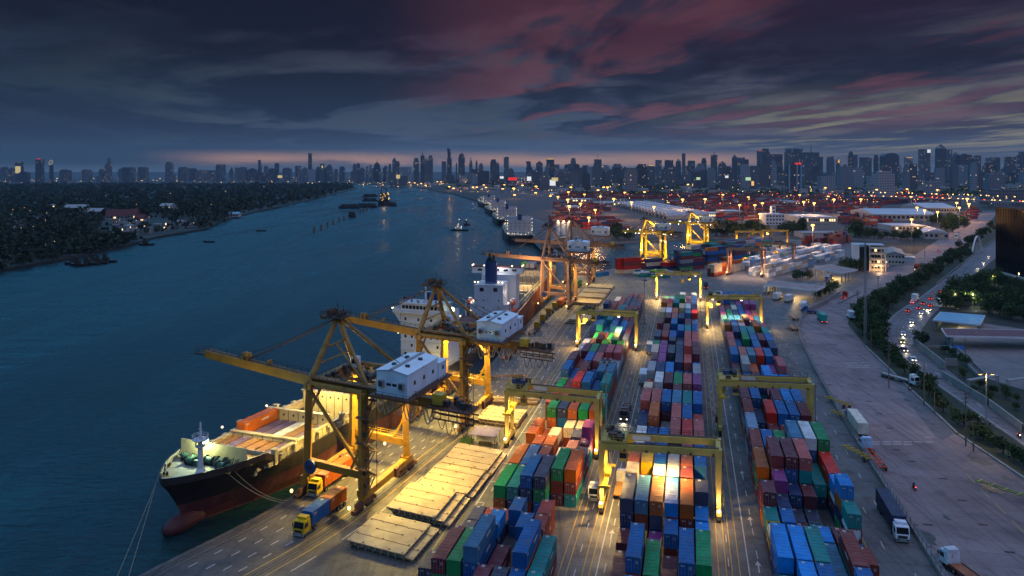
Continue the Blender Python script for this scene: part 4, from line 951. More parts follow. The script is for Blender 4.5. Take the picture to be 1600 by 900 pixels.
# the container ship at the near berth
rz1 = -R(20.5)
s1 = thing('container_ship', 'black and red hulled container ship at the near berth, bow towards the camera', 'ship', (-68.8, 148.2, 0), rz1, 'ships moored along the quay')
inner_end[0] = 89
hull_mesh(136, 21.5, 6.0, 22, 8.3, 6.5, 2.8, mats=(M['hull_black'], M['hull_red'], M['deck']), inner=8.6, bulwark=1.35).build('hull', s1)
bb = MB(M['hull_red']); bb.loft([[(r_ * math.cos(k * math.pi / 6), y, -1.1 + r_ * .95 * math.sin(k * math.pi / 6)) for k in range(12)] for y, r_ in ((.6, .2), (.9, 1.0), (1.8, 1.6), (3.5, 2.0), (6, 2.1), (9, 1.9), (14, 1.0))]); bb.build('bulbous_bow', s1, smooth=True)
bw = MB(M['ship_cream']); bw.box((0, 14.2, 10.1), (17.4, .35, 3.6)); 
for k in range(7): bw.add([(-8 + k * 2.66, 14.4, 8.3), (-8 + k * 2.66, 16.0, 8.3), (-8 + k * 2.66, 14.4, 11.4)], [(0, 1, 2), (2, 1, 0)])
bw.build('breakwater', s1)
ms = MB(M['ship_white'], M['steel']); ms.tube((2.2, 8, 8.3), (2.2, 8, 14.4), .62, 12, 0, .48); ms.tube((2.2, 8, 14.4), (2.2, 8, 18.6), .3, 8, 0, .16); ms.tube((2.2, 8, 8.3), (2.2, 8, 9.1), 1.2, 12, 0, .65)
for zz_, r_ in ((13.6, 1.0), (15.0, 1.6)):
    ms.tube((2.2, 8, zz_), (2.2, 8, zz_ + .15), r_, 14)
    ring = [(2.2 + r_ * math.cos(k * math.pi / 5), 8 + r_ * math.sin(k * math.pi / 5), zz_ + .15) for k in range(11)]; rail_run(ms, ring, .9, .9)
ms.box((2.2, 8, 16.2), (1.8, .12, .12)); ms.box((2.2, 8, 17.2), (1.1, .1, .1)); ms.build('foremast', s1)
for x, y in ((-2.5, 10.5), (5.5, 10.5), (-5, 12), (1, 12), (3.6, 12.4)):
    wl = MB(M['winch'], M['steel']); wl.bx(x - 1.2, x + 2, y - .6, y + .6, 8.28, 8.5, 1)
    wl.tube((x - 1.0, y, 9.2), (x + 1.0, y, 9.2), .7, 12, 0); wl.tube((x - 1.1, y, 9.2), (x - .9, y, 9.2), 1.0, 12, 1); wl.tube((x + .9, y, 9.2), (x + 1.1, y, 9.2), 1.0, 12, 1); wl.box((x + 1.5, y, 8.95), (.9, 1.2, 1.3), 0, 0); wl.build('deck_winch', s1)
vn = MB(M['winch'], M['steel']); vn.bx(4.4, 8.8, 11.2, 12.4, 8.28, 8.6, 1)
for k in range(9): vn.tube((4.6 + k * .45, 11.4, 8.3), (4.9 + k * .45, 12.2, 10 + .2 * (k % 3)), .11, 5, 1 if k % 2 else 0)
vn.build('chain_stopper', s1)
for x, y in ((-3.2, 4.2), (3.4, 5), (-6.5, 8.2), (7.5, 9.6), (-7.2, 12.8), (8.8, 14.8), (8.8, 17.5), (-8.5, 16.5)):
    wl = MB(M['steel'], M['yellow'])
    for d in (-.4, .4): wl.tube((x + d, y, 8.3), (x + d, y, 9.1), .24, 8, 0)
    wl.box((x, y, 8.36), (1.6, .6, .12), 0, 1); wl.build('bollard', s1)
cf = MB(M['ship_cream'], M['hold'], M['ship_grey'])
for sx in (-1, 1):
    cf.bx(sx * 8.9 - .25, sx * 8.9 + .25, 17, 89, 5.9, 7.9); cf.bx(sx * 8.9 - .5, sx * 8.9 + .5, 17, 89, 7.9, 8.1)
    for k in range(36):
        y = 19 + k * 1.95
        cf.box((sx * 9.5, y, 7), (.18, .3, 1.9))
    for k in range(16):
        y = 20 + k * 4.4 + rng.uniform(-.8, .8); hh_ = rng.uniform(.9, 2.6)
        cf.box((sx * (9.95 + rng.uniform(-.2, .2)), y, 6 + hh_ / 2), (.8, rng.uniform(.8, 1.8), hh_), 0, rng.choice((0, 0, 2)))
        if k % 3 == 0: cf.box((sx * 9.9, y + 1.5, 7.6), (1.1, 1.0, 3.2)); cf.box((sx * 9.9, y + 1.5, 9.3), (1.5, 1.4, .25))
for y in (17.2, 30.5, 44): cross_wall(cf, y, 8.7, 5.0 if y < 20 else 4.4, 8.3 if y < 44 else 9.8, 6)
for y in (58, 72, 88.4): cross_wall(cf, y, 8.7, -1, 10.6, 7)
cf.build('hatch_coaming', s1)
hd = MB(M['hold']); hd.bx(-8.6, 8.6, 44, 88, -1.6, -1.2); hd.bx(-8.2, 8.2, 18, 44, 4.5, 4.8)
for sx in (-1, 1): hd.bx(sx * 8.55 - .05, sx * 8.55 + .05, 44, 88, -1.2, 5.9); hd.bx(sx * 8.55 - .05, sx * 8.55 + .05, 18, 44, 4.8, 5.9)
hd.build('cargo_hold', s1)
rr = MB(M['ship_cream']); 
for sx in (-1, 1): rail_run(rr, [(sx * 10.5, 23, 6.35), (sx * 10.5, 89, 6.35)], .9, 2.5)
rr.build('deck_railing', s1)
sp_ = MB(M['ship_white'], M['glass'], M['funnel'], M['steel']); SY, SZ = 110, 22.6
sp_.bx(-8.0, 8.0, SY + .8, SY + 13, 6, SZ); sp_.bx(-10.4, 10.4, SY - .6, SY + 7, SZ, SZ + .5); sp_.bx(-7.6, 7.6, SY, SY + 7, SZ + .5, SZ + 3.2); sp_.bx(-8, 8, SY - .4, SY + 7.4, SZ + 3.2, SZ + 3.45)
for sx in (-1, 1):
    sp_.yprism([(sx * 8.0, SZ - 3), (sx * 8.0, SZ), (sx * 10.4, SZ)][::sx], SY, SY + 1.6); sp_.bx(sx * 10.4 - .1, sx * 10.4 + .1, SY - .6, SY + 7, SZ + .5, SZ + 1.6)
    sp_.bx(min(sx * 7.6, sx * 10.4), max(sx * 7.6, sx * 10.4), SY - .65, SY - .5, SZ + .5, SZ + 1.6)
for k in range(11): pane(s1, -7.1 + k * 1.33, -6.05 + k * 1.33, SY - .08, SY, SZ + 1.5, SZ + 2.6)
for fl in range(5):
    for k in range(6):
        if (k + fl) % 4 != 1: pane(s1, -6.6 + k * 2.4, -5.9 + k * 2.4, SY + .74, SY + .8, 8.4 + fl * 2.9, 9.3 + fl * 2.9)
    sp_.bx(-8.2, 8.2, SY + .5, SY + .8, 7.4 + fl * 2.9, 7.55 + fl * 2.9)
sp_.tube((0, SY + 3.5, SZ + 3.4), (0, SY + 3.5, SZ + 9), .35, 8); sp_.box((0, SY + 3.5, SZ + 7), (4.5, .2, .2)); sp_.bx(-3, 3, SY + 9.5, SY + 13, SZ, SZ + 5.5, 2); rail_run(sp_, [(-10.3, SY - .5, SZ + 1.6), (-8, SY - .5, SZ + 1.6)], .4, 1.3)
rail_run(sp_, [(-7.8, SY - .2, SZ + 3.4), (7.8, SY - .2, SZ + 3.4)], 1.1, 1.6)
for k in range(9): sp_.box((-6 + k * 1.5, SY + 1 + (k % 3), SZ + 3.9), (.5, .5, .9), 0, 3 if k % 2 else 0)
sp_.build('superstructure', s1)
lamps_on(s1, [(-1.8, 13.7, 12.4)], .75, 'lamp_green'); lamp('light', (-1.8, 12.6, 12.6), 3600, (.85, 1, .50), s1, radius=.5)
lamps_on(s1, [(10.5, 112, 24.4)], .8, 'lamp_green'); lamps_on(s1, [(-10.5, 109.6, 24.2)], .35, 'lamp_green')
lamps_on(s1, [(-9.9, 28, 9.8), (-9.9, 44, 10.2), (9.8, 60, 9.6), (-9.9, 60, 10), (-8, 109, 16), (8, 109, 13), (4, 110, 19), (-9.9, 78, 10)], .28)
lamp('light', (0, 26, 15), 6500, (1, .72, .26), s1, radius=1.0); lamp('light', (0, 52, 14), 11000, (1, .72, .24), s1, radius=1.0); lamp('light', (2, 92, 15), 900, (1, .8, .45), s1, radius=1.0)
fl = MB(M['roof_red'], M['white']); fl.tube((-8.6, 113, 23), (-8.6, 113, 27.6), .06, 5, 1); fl.bx(-8.55, -7, 112.98, 113.02, 26.5, 27.5, 0); fl.build('flag', s1)
# mooring lines
def world1(p): return Matrix.Translation((-68.8, 148.2, 0)) @ Matrix.Rotation(rz1, 4, 'Z') @ Vector(p)
ml = MB(M['rope']); ml.path(sag(world1((6.8, 9.5, 9)), (-47.8, 157.5, .9), 1.2, 10), .07, 5); ml.path(sag(world1((7.4, 11, 9)), (-47.2, 158.5, .9), 1.6, 10), .06, 5); ml.build('mooring_line'); tag(bpy.data.objects['mooring_line'], 'pale mooring lines from the black bow to the quay edge', 'rope')
ml = MB(M['rope']); ml.path(sag(world1((-4.5, 4, 9.2)), (-57.5, 105.5, 1), .6, 10), .055, 5); ml.path(sag(world1((-3.4, 3, 9.2)), (-60, 103, 1), .6, 10), .05, 5); o = ml.build('mooring_line'); tag(o, 'long slack mooring lines dropping from the bow towards the bottom edge', 'rope')
# cargo in the first holds: containers at hatch level
deck_cargo = []
for by, cols in ((24, 'tmtttm'), (37.3, 'OmmWtm')):
    for i, c in enumerate(cols):
        far = by > 30 and i < 1
        p = world1((-7.2 + i * 2.85, by, 4.9)); deck_cargo.append((p, c))
lab_side = ['outermost', 'second from the river side', 'third from the river side', 'fourth from the river side', 'fifth from the river side', 'quayside']
for j, (p, c) in enumerate(deck_cargo):
    cc = {'V': 'D'}.get(c, c); zt_ = p.z
    add_container(p, rz1, 12.19, c, '%s container in the ship hold, %s, %s hatch' % (PAL[c][1], lab_side[j % 6], 'fore' if j < 6 else 'second'), 'containers in the ship hold', door=False)
add_container(world1((-7.2, 37.3, 7.55)), rz1, 12.19, 'O', 'orange-brown container standing highest in the ship hold at its far side', 'containers in the ship hold', door=False)

# the red-hulled ship at the second berth, seen from astern
h2 = R(9.5); bow2 = Vector((-9.5 + 190 * math.sin(h2), 330 + 190 * math.cos(h2), 0)); rz2 = math.pi - h2
s2 = thing('container_ship', 'red-brown hulled container ship with dark blue funnel, seen from astern', 'ship', bow2, rz2, 'ships moored along the quay')
inner_end[0] = 168
hull_mesh(222, 23, 7.4, 20, 9.5, 6, 1.2, mats=(M['hull_rust'], M['hull_rust'], M['hull_red']), inner=9.2, bulwark=1.2).build('hull', s2)
cf = MB(M['ship_grey'], M['hold'], M['ship_cream'])
for sx in (-1, 1):
    cf.bx(sx * 9.4 - .25, sx * 9.4 + .25, 24, 168, 7.2, 9.4)
    for k in range(44): cf.box((sx * 10.6, 26 + k * 3.2, 8.2), (.9, .9, rng.uniform(.8, 2.2)), 0, 2 if k % 3 else 0)
for k in range(11):
    y = 28 + k * 13.6; cf.bx(-9.3, 9.3, y, y + .9, 7, 10.6 if k % 2 else 9.8, 0 if k < 7 else 2)
    for j in range(9): cf.bx(-9.3 + j * 2.3, -9.1 + j * 2.3, y + .9, y + .98, 7.2, 10.3, 1)
cf.build('hatch_coaming', s2)
hd = MB(M['hold']); hd.bx(-9.2, 9.2, 20.5, 168, 3.0, 3.3); hd.build('cargo_hold', s2)
sp_ = MB(M['ship_white'], M['glass'], M['roof_red'])
sp_.bx(-6.3, 6.3, 178, 194, 4, 20.6); sp_.bx(-8.4, 8.4, 182, 193, 4, 12.5); sp_.bx(-6.3, 6.3, 180, 194.1, 20.6, 21.0); sp_.bx(-9.4, 6.3, 168, 178, 6, 23.4); sp_.bx(-11.8, 11.8, 169, 174, 23.4, 26.2); sp_.bx(-12, 12, 168.6, 174.4, 26.2, 26.5, 2)
for x in (-3, 3): pane(s2, x - .9, x + .9, 193.98, 194.06, 18.2, 19.8)
for x in (-8, -4, 0, 4, 8): pane(s2, x - 1, x + 1, 173.98, 174.05, 24.4, 25.4)
for x in (-4.6, 2.0, 5.2):
    for zz_ in (8, 11, 14): pane(s2, x, x + .5, 193.98, 194.04, zz_, zz_ + .6)
rail_run(sp_, [(-6.2, 194, 21), (6.2, 194, 21)], 1.1, 1.4); sp_.build('superstructure', s2)
fn = MB(M['funnel'], M['black']); fn.loft([[(2.6 * math.cos(k * math.pi / 8), 188 + 3.4 * math.sin(k * math.pi / 8), z) for k in range(16)] for z in (21, 30.5)]); fn.bx(-2, 2, 186, 190, 30.5, 31, 1)
for x, y, hh_ in ((-.9, 187, 2.6), (.8, 187.5, 3.4), (0, 189.3, 1.8), (1.3, 189, 1.4)): fn.tube((x, y, 30.6), (x, y, 30.6 + hh_), .5, 10, 1)
fn.tube((.3, 185, 30.5), (.3, 185, 36), .1, 5, 1); fn.box((.3, 185, 35), (1.8, .1, .1), 0, 1); fn.build('funnel', s2, smooth=False)
for sx in (-1, 1):
    for zz_ in (9.4, 12.6):
        lb = MB(M['lifeboat'], M['white']); lb.loft([[(sx * 9.6 + 1.3 * s_ * math.cos(k * math.pi / 5), y, zz_ + 1.25 * s_ * math.sin(k * math.pi / 5)) for k in range(10)] for y, s_ in ((183.5, .2), (184.4, .8), (186, 1), (189, 1), (190.6, .8), (191.4, .2))]); lb.box((sx * 9.6, 187.5, zz_ + 1.35), (1.2, 2.4, .7), 0, 1); lb.build('lifeboat', s2)
    cr = MB(M['ship_white']); cr.beam((sx * 9.8, 195, 7.4), (sx * 9.8, 195, 14), .5, .5); cr.beam((sx * 9.8, 195, 14), (sx * 9.8, 201, 16), .35, .35); cr.bx(sx * 9 - 1.6, sx * 9 + 1.6, 196, 203, 4.5, 7.2); cr.build('stores_crane', s2)
lamps_on(s2, [(x, 194.1, 22.2) for x in (-6.1, -4.4, 4.6, 6.0)] + [(x, y, 26.9) for x, y in ((-11.7, 171), (11.7, 171), (-11.7, 174), (11.6, 173.5), (-7, 174.2), (6, 174.2))] + [(sx * 8.2, y, z) for sx in (-1, 1) for y, z in ((183, 12.9), (187, 12.9), (191, 12.9), (193.2, 9.5))] + [(-11.3, 198, 8.2), (11.3, 199, 8.2), (10.9, 206, 8.2), (-10.9, 208, 8.2)], .36)
lamp('light', (9.2, 187, 17), 500, (1, .82, .6), s2, radius=.8); lamp('light', (-9.2, 187, 17), 500, (1, .82, .6), s2, radius=.8); lamp('light', (-2, 176.2, 27.2), 1200, (1, .9, .8), s2)
lamp('light', (0, 80, 20), 14000, (1, .62, .3), s2, radius=1.5); lamp('light', (-6, 130, 18), 15000, (1, .66, .35), s2, radius=1.5)
W2 = Matrix.Translation(bow2) @ Matrix.Rotation(rz2, 4, 'Z')
for i, (c, nm) in enumerate((('l', 'lime green'), ('g', 'grey'), ('g', 'grey'))):
    add_container(W2 @ Vector((6 - i * 2.8, 50, 11)), rz2, 12.19, c, '%s container on deck of the red ship, %s from the river side' % (nm, ORD[i]), 'deck containers of the red ship', door=False)
    p = W2 @ Vector((6 - i * 2.8, 50, 8.3)); many_box((p.x, p.y, p.z + 1.3), (CW, 12.19, CH), rz2, PAL['N' if i else 'G'][0])

M['ship_dim'] = mat('ship_pale_grey', (.36, .40, .46), .6, 0, .25, .2)
def far_ship(lab, x, y, w_px, ang, L, zsup, nl=26, hull='hull_black', blk='ship_dim'):
    p = gp(x, y, -2); B = w_px * p.y / F; h_ = R(ang)
    bow = Vector((p.x + L * math.sin(h_), p.y + L * math.cos(h_), 0))
    o = thing('cargo_ship', lab, 'ship', bow, math.pi - h_, 'ships moored at the far wharf')
    inner_end[0] = 0
    hull_mesh(L, B, 6.5, 16, 8.5, 5, .8, mats=(M[hull], M['hull_red'], M['deck']), bulwark=1.0, nst=20).build('hull', o)
    s_ = MB(M[blk], M['glass'], M['funnel']); b_ = B * .42; s_.bx(-b_, b_, L - 22, L - 10, 6.3, zsup); s_.bx(-B / 2, B / 2, L - 22, L - 17, zsup, zsup + 2.8); s_.bx(-2, 2, L - 12.5, L - 9.5, zsup, zsup + 6, 2)
    for fl_ in range(int((zsup - 8) / 3)):
        for k in range(5): s_.bx(-b_ * .8 + k * b_ * .38, -b_ * .8 + k * b_ * .38 + .8, L - 10.02, L - 9.95, 8 + fl_ * 3, 8.9 + fl_ * 3, 1)
    s_.build('superstructure', o)
    d = MB(M['ship_cream'], M['steel'])
    for k in range(4): yy = 22 + k * (L - 60) / 4; d.bx(-b_, b_, yy, yy + (L - 60) / 4 - 3, 6.4, 8.6); d.tube((0, yy - 1, 6.4), (0, yy - 1, 20), .5, 8); d.beam((0, yy - 1, 19), (b_ * .6, yy + 10, 15), .4, .4)
    d.build('cargo_gear', o)
    pts = [(sx * (b_ + .6), L - 9.4 + rng.uniform(-.2, 3), 6.8 + (zsup - 6) * k / 6 + rng.uniform(-1.2, 1.2)) for sx in (-1, 1) for k in range(7)] + [(-b_ + 2 * b_ * k / 7 + rng.uniform(-.8, .8), L - 9 + rng.uniform(0, 6), 7.2 + rng.uniform(-.6, 2.6)) for k in range(8)] + [(rng.uniform(-b_, b_), rng.uniform(10, L - 24), rng.uniform(9, 18)) for _ in range(nl)]
    lamps_on(o, pts, .34)
    lamp('light', (0, L - 1, 9), 60, (1, .9, .62), o, radius=1); lamp('light', (0, L - 34, zsup), 700, (1, .8, .5), o, radius=1)
far_ship('dark hulled cargo ship at the far wharf, nearest, broad white stern block', 813, 381, 44, -3, 150, 21)
far_ship('cargo ship moored ahead of the nearest one at the far wharf', 793, 353, 34, -5, 140, 20)
far_ship('cargo ship third along the far wharf, small white stern block', 779, 337, 26, -8, 130, 20)
far_ship('cargo ship farthest up the far wharf, many lamps', 765, 325, 20, -10, 120, 19)

def boat(name, lab, cat, p, rz, L, B, house, mast, lamps_, grp=None, lumps=0):
    o = thing(name, lab, cat, p, rz, grp); h = MB(M['hull_black'], M['wood'])
    rings = []
    for t, w_, zs in ((0, .05, .5), (.06, .45, .3), (.18, .85, .1), (.4, 1, 0), (.8, 1, 0), (1, .8, .1)):
        y = t * L; w2 = B / 2 * w_; rings.append([(-w2 * .7, y + (.06 * L if t == 0 else 0), -1), (w2 * .7, y + (.06 * L if t == 0 else 0), -1), (w2, y, 1.3 + zs * 2), (-w2, y, 1.3 + zs * 2)])
    h.loft(rings); h.build('hull', o)
    if house:
        c = MB(M['ship_white'] if name == 'tugboat' else M['steel'], M['glass']); c.bx(-B * .3, B * .3, L * .3, L * .62, 1.3, 4); c.bx(-B * .2, B * .2, L * .32, L * .48, 4, 6.6); c.bx(-B * .19, B * .19, L * .315, L * .32, 5, 6.2, 1); c.build('deckhouse', o)
    if mast: m_ = MB(M['steel']); m_.tube((0, L * .5, 4), (0, L * .5, mast), .18, 6); m_.box((0, L * .5, mast * .8), (2, .15, .15)); m_.build('mast', o)
    if lumps:
        c = MB(M['black']); 
        for k in range(lumps): y = L * (.12 + .8 * k / lumps); c.loft([[(-B * .38, yy, 1.3), (B * .38, yy, 1.3), (B * .3, yy, 1.3 + hh_), (-B * .3, yy, 1.3 + hh_)] for yy, hh_ in ((y, .6), (y + L * .02, 2.6 + rng.uniform(-.6, .6)), (y + L * .7 / lumps, 2.5), (y + L * .8 / lumps, .6))])
        c.build('cargo_cover', o)
    if lamps_: lamps_on(o, lamps_, .42)
    return o
p = gp(715, 360.5, -2); o = boat('tugboat', 'small lit tugboat under way in mid river with a curving wake', 'boat', (p.x - 8, p.y, -1.6), R(-78), 21, 7.5, 1, 13, [(0, 10, 13.2), (0, 9, 7.6), (1.5, 8, 5), (-1.5, 13, 4.5), (2.2, 12, 3), (-2.4, 6, 3.2)]); lamp('light', (0, 8, 9), 600, (1, .72, .42), o)
p = gp(724, 352, -2); boat('motor_boat', 'tiny motor boat just beyond the tugboat', 'boat', (p.x, p.y, -1.8), R(-70), 9, 3, 1, 0, [(0, 4, 7)])
p = gp(597, 322, -2); o = far_s = thing('cargo_ship', 'dark ship anchored in mid river among barges, deck full of lamps', 'ship', (p.x + 2, p.y + 12, 0), R(10))
inner_end[0] = 0; hull_mesh(70, 26, 8, 12, 10, 4, .8, mats=(M['hull_black'], M['hull_red'], M['deck']), bulwark=1, nst=16).build('hull', o)
g_ = MB(M['steel'], M['ship_white']); g_.bx(-9, 9, 40, 56, 8, 24, 0)
for y in (8, 22, 36): g_.tube((-5, y, 8), (-5, y, 36), .9, 8); g_.tube((5, y, 8), (5, y, 36), .9, 8); g_.box((0, y, 35), (13, .8, .8)); g_.beam((5, y, 32), (-9, y + 8, 44), .6, .6)
g_.build('derrick', o); lamps_on(o, [(rng.uniform(-11, 11), rng.uniform(2, 50), rng.uniform(9, 25)) for _ in range(24)], .5, 'lamp'); lamp('light', (0, -6, 9), 500, (1, .55, .2), o, radius=1); lamp('light', (0, 18, 20), 2500, (1, .6, .25), o, radius=1)
for i, (x0, x1, y, lab) in enumerate(((528, 562, 325.5, 'dark cargo barge at the left end of the near barge row'), (556, 590, 324, 'dark cargo barge beside the anchored ship, left side'), (606, 620, 322, 'dark cargo barge on the right of the anchored ship'), (565, 590, 314.5, 'low dark barge beyond the anchored ship, left side'), (566, 590, 307.5, 'farthest low dark barge upriver of the anchored ship'), (544, 556, 339, 'stub barge moored at the row of piles'))):
    a, b2 = gp(x0, y, -2), gp(x1, y, -2); boat('barge', lab, 'barge', (a.x, a.y, -1.7), R(-90), (b2 - a).length, 9 if i < 3 else 8, 0, 0, [], 'barges in mid river', 7 if i < 2 else (4 if i == 2 else 2)).scale = (1, 1, 2.1)
for pts_ in ([(704, 360.6), (690, 356), (668, 349), (645, 343.3), (625, 338.5), (602, 336)], [(727, 358), (740, 356.5), (760, 352.5), (772, 350)], [(700, 356), (690, 350), (680, 345), (668, 340)]):
    P_ = [tuple(p[:2]) for p in (gp(x, y, WZ) for x, y in catmull(pts_, 5))]; wk = MB(mw); n_ = len(P_)
    for dd, (w0, hh_) in enumerate(((3.2, .75), (6.5, .45))):
        Lp, Mp, Rp = offset(P_, -w0 + dd * 11), offset(P_, dd * 11), offset(P_, w0 + dd * 11)
        for k in range(n_ - 1):
            h0, h1 = [hh_ * (1 - .75 * kk / n_) for kk in (k, k + 1)]
            wk.quad((*Lp[k], WZ), (*Mp[k], WZ + h0), (*Mp[k + 1], WZ + h1), (*Lp[k + 1], WZ)); wk.quad((*Mp[k], WZ + h0), (*Rp[k], WZ), (*Rp[k + 1], WZ), (*Mp[k + 1], WZ + h1))
    tag(wk.build('water_wake'), kind='structure')
for i, (x, y) in enumerate(((491, 362.5), (502, 358.2), (512, 354), (521, 350), (530, 346.2), (537.5, 343), (563, 333), (568.5, 330.6), (574, 328.6))):
    p = gp(x, y, -2); w_ = MB(M['wood'], M['steel'])
    for dx_, dy_ in ((-.9, -.9), (.9, -.9), (0, .9)): w_.tube((dx_ * 1.3, dy_ * 1.3, -3), (dx_ * .6, dy_ * .6, 4.6), .55, 8)
    w_.tube((0, 0, 4.2), (0, 0, 5.2), 1.6, 10); w_.tube((0, 0, 5.2), (0, 0, 7.4 if i == 0 else 5.6), .3, 6, 1)
    o = w_.build('mooring_dolphin'); o.location = (p.x, p.y, -1.5); tag(o, '%s mooring dolphin of the row in the river, counted from the camera' % ordinal(i + 1), 'mooring post', 'mooring dolphins in the river')
for i, (x, y, L_, r_) in enumerate(((100, 413, 15, -80), (110, 415, 13, -95), (121, 414, 16, -85), (132, 411, 14, -75), (142, 412, 13, -88), (151, 409.5, 16, -92), (216, 383, 15, -85))):
    p = gp(x, y, -2); boat('river_boat', '%s old wooden boat moored at the left bank, counted from the left' % ordinal(i + 1), 'boat', (p.x, p.y, -1.7), R(r_), L_, 4.2, 1, 6 if i % 2 else 0, [], 'old boats moored at the left bank')
for x, y, lab in ((317, 378.5, 'tiny low boat running along the left bank'), (400, 361.3, 'tiny boat left of the row of mooring piles')):
    p = gp(x, y, -2); boat('sampan', lab, 'boat', (p.x, p.y, -2.0), R(-88), 12, 2, 0, 0, [])
# ------------------------------------------------------------------ hatch covers, kiosk, masts on the apron
def hatch_cover(lab, c, a, b, w, l, z, edge=True):
    X = skew(a, b); o = thing('hatch_cover', lab, 'hatch cover', (c[0], c[1], z), 0, 'hatch covers laid out on the quay apron')
    m_ = MB(M['hatch'], M['hatch_edge']); m_.bx(-w / 2, w / 2, -l / 2, l / 2, .55, .85, 0)
    for k in range(1, 4): m_.bx(-w / 2 + .2, w / 2 - .2, -l / 2 + l * k / 4 - .12, -l / 2 + l * k / 4 + .12, .85, .89, 1) if k % 2 else m_.bx(-w * .22, w * .22, -l / 2 + l * k / 4 - .1, -l / 2 + l * k / 4 + .1, .85, .88, 1)
    for i in range(5):
        for j in range(5): m_.box((-w / 2 + .5 + i * (w - 1) / 4, -l / 2 + .5 + j * (l - 1) / 4, .91), (.38, .3, .14), 0, 1 if (i + j) % 2 else 0)
    m_.build('plate', o, X)
    e = MB(M['hatch_edge'], M['hatch'])
    e.bx(-w / 2 + .25, w / 2 - .25, -l / 2 + .25, l / 2 - .25, 0, .55, 0)
    for k in range(9): e.box((-w / 2 + .4 + k * (w - .8) / 8, -l / 2 + .12, .28), (.22, .3, .56), 0, 1); e.box((w / 2 - .12, -l / 2 + .4 + k * (l - .8) / 8, .28), (.3, .22, .56), 0, 1)
    e.build('edge_frame', o, X); o.scale = (1, 1, .76); return o
def gavg(*pts, z=1.0):
    v = [gp(x, y, z) for x, y in pts]; s_ = Vector((0, 0, 0))
    for p in v: s_ += p
    return s_ / len(v)
c1 = gavg((544, 845), (637, 872), (680, 825), (592, 801))
for k, (dx_, w_) in enumerate(((0.5, 14.2), (-.5, 12.6))):
    hatch_cover('%s hatch cover of the stack nearest the bottom edge, beside the yellow tractor lane' % ('lowest', 'topmost')[k], (c1.x + dx_, c1.y), 17, 26, w_, 12.2, .1 + k * .70)
row0 = Vector((-19.6, 151.3, 0)); rd_ = Vector((math.sin(R(15.2)), math.cos(R(15.2)), 0))
for j in range(3):
    p = row0 + rd_ * (5.6 + j * 13.2) + Vector((.4 * j, 0, 0))
    n_ = 3 if j == 0 else 2
    for k in range(n_):
        hatch_cover('%s cover, %s pile of the long row of hatch covers by the crane rail' % (('lowest', 'middle', 'topmost')[k + (1 if n_ == 2 and k else 0)], ('nearest', 'middle', 'farthest')[j]), (p.x + (1.6 if k == 0 else .8 if k == 1 else -.5), p.y), 15.2, 25, 13.2 if k == 0 else 12.4 if n_ < 3 or k < 2 else 11.4, 12.8, .1 + k * .70)
for (x, y, n_, w_, lab) in ((783, 655, 2, 13, 'pale pile beyond the kiosk'), (905, 503, 3, 12, 'dark red pile by the green gantry stack')):
    p = gp(x, y)
    for k in range(n_): hatch_cover('%s hatch cover of the %s' % (('lowest', 'upper', 'topmost')[k], lab), (p.x + .4 * k, p.y + .2), 14, 22, w_ - k, 12, .1 + k * .70)
for j, (x, y) in enumerate(((917, 474), (925, 465), (932, 457.5), (939, 450.5))):
    p = gp(x, y)
    for k in range(2): hatch_cover('%s reddish hatch cover, %s pile of the far apron row' % (('lower', 'upper')[k], ORD[j]), (p.x, p.y), 14, 20, 15, 12.5, .1 + k * .70)
for x, y, lab in ((800, 629, 'rust beams lying across the apron'),):
    p = gp(x, y); m_ = MB(M['hatch_edge'], M['hatch'])
    for k in range(4): m_.box((k * .3, k * 1.1 - 1.6, .35 + .1 * k), (15, .8, .6), -R(6), k % 2)
    o = m_.build('lifting_beam'); o.location = (p.x, p.y, .05); tag(o, 'long rusty lifting beams lying across the apron behind the front gantry', 'lifting beam')
p = gp(759, 694); o = thing('kiosk', 'small open kiosk with purple tarp roof and potted plants on the apron', 'kiosk', p, -R(16))
k_ = MB(mat('tarp_purple', (.25, .20, .36), .7, 0, .3, .6)); k_.xprism([(-2.6, 3.0), (2.6, 3.5), (2.6, 3.62), (-2.6, 3.12)], -3.4, 3.4); k_.build('roof', o)
k_ = MB(M['steel'], M['wall'])
for x in (-3.1, 3.1):
    for y in (-2.3, 2.3): k_.box((x, y, 1.55), (.15, .15, 3.1))
k_.bx(-2.4, 2.4, .6, 2.2, 0, 2.4, 1); k_.bx(-1.5, 1.8, -1.4, -.6, 0, .9, 0); k_.build('hut', o)
k_ = MB(mat('pot_plant', (.05, .11, .03), .8))
for i in range(90):
    x, y, z_ = rng.uniform(-6, -3.2), rng.uniform(-3, 0), rng.uniform(.3, 1.5); s_ = .3; k_.add([(x - s_, y, z_), (x + s_, y + .2, z_), (x, y + .1, z_ + .5)], [(0, 1, 2)])
k_.build('plants', o)
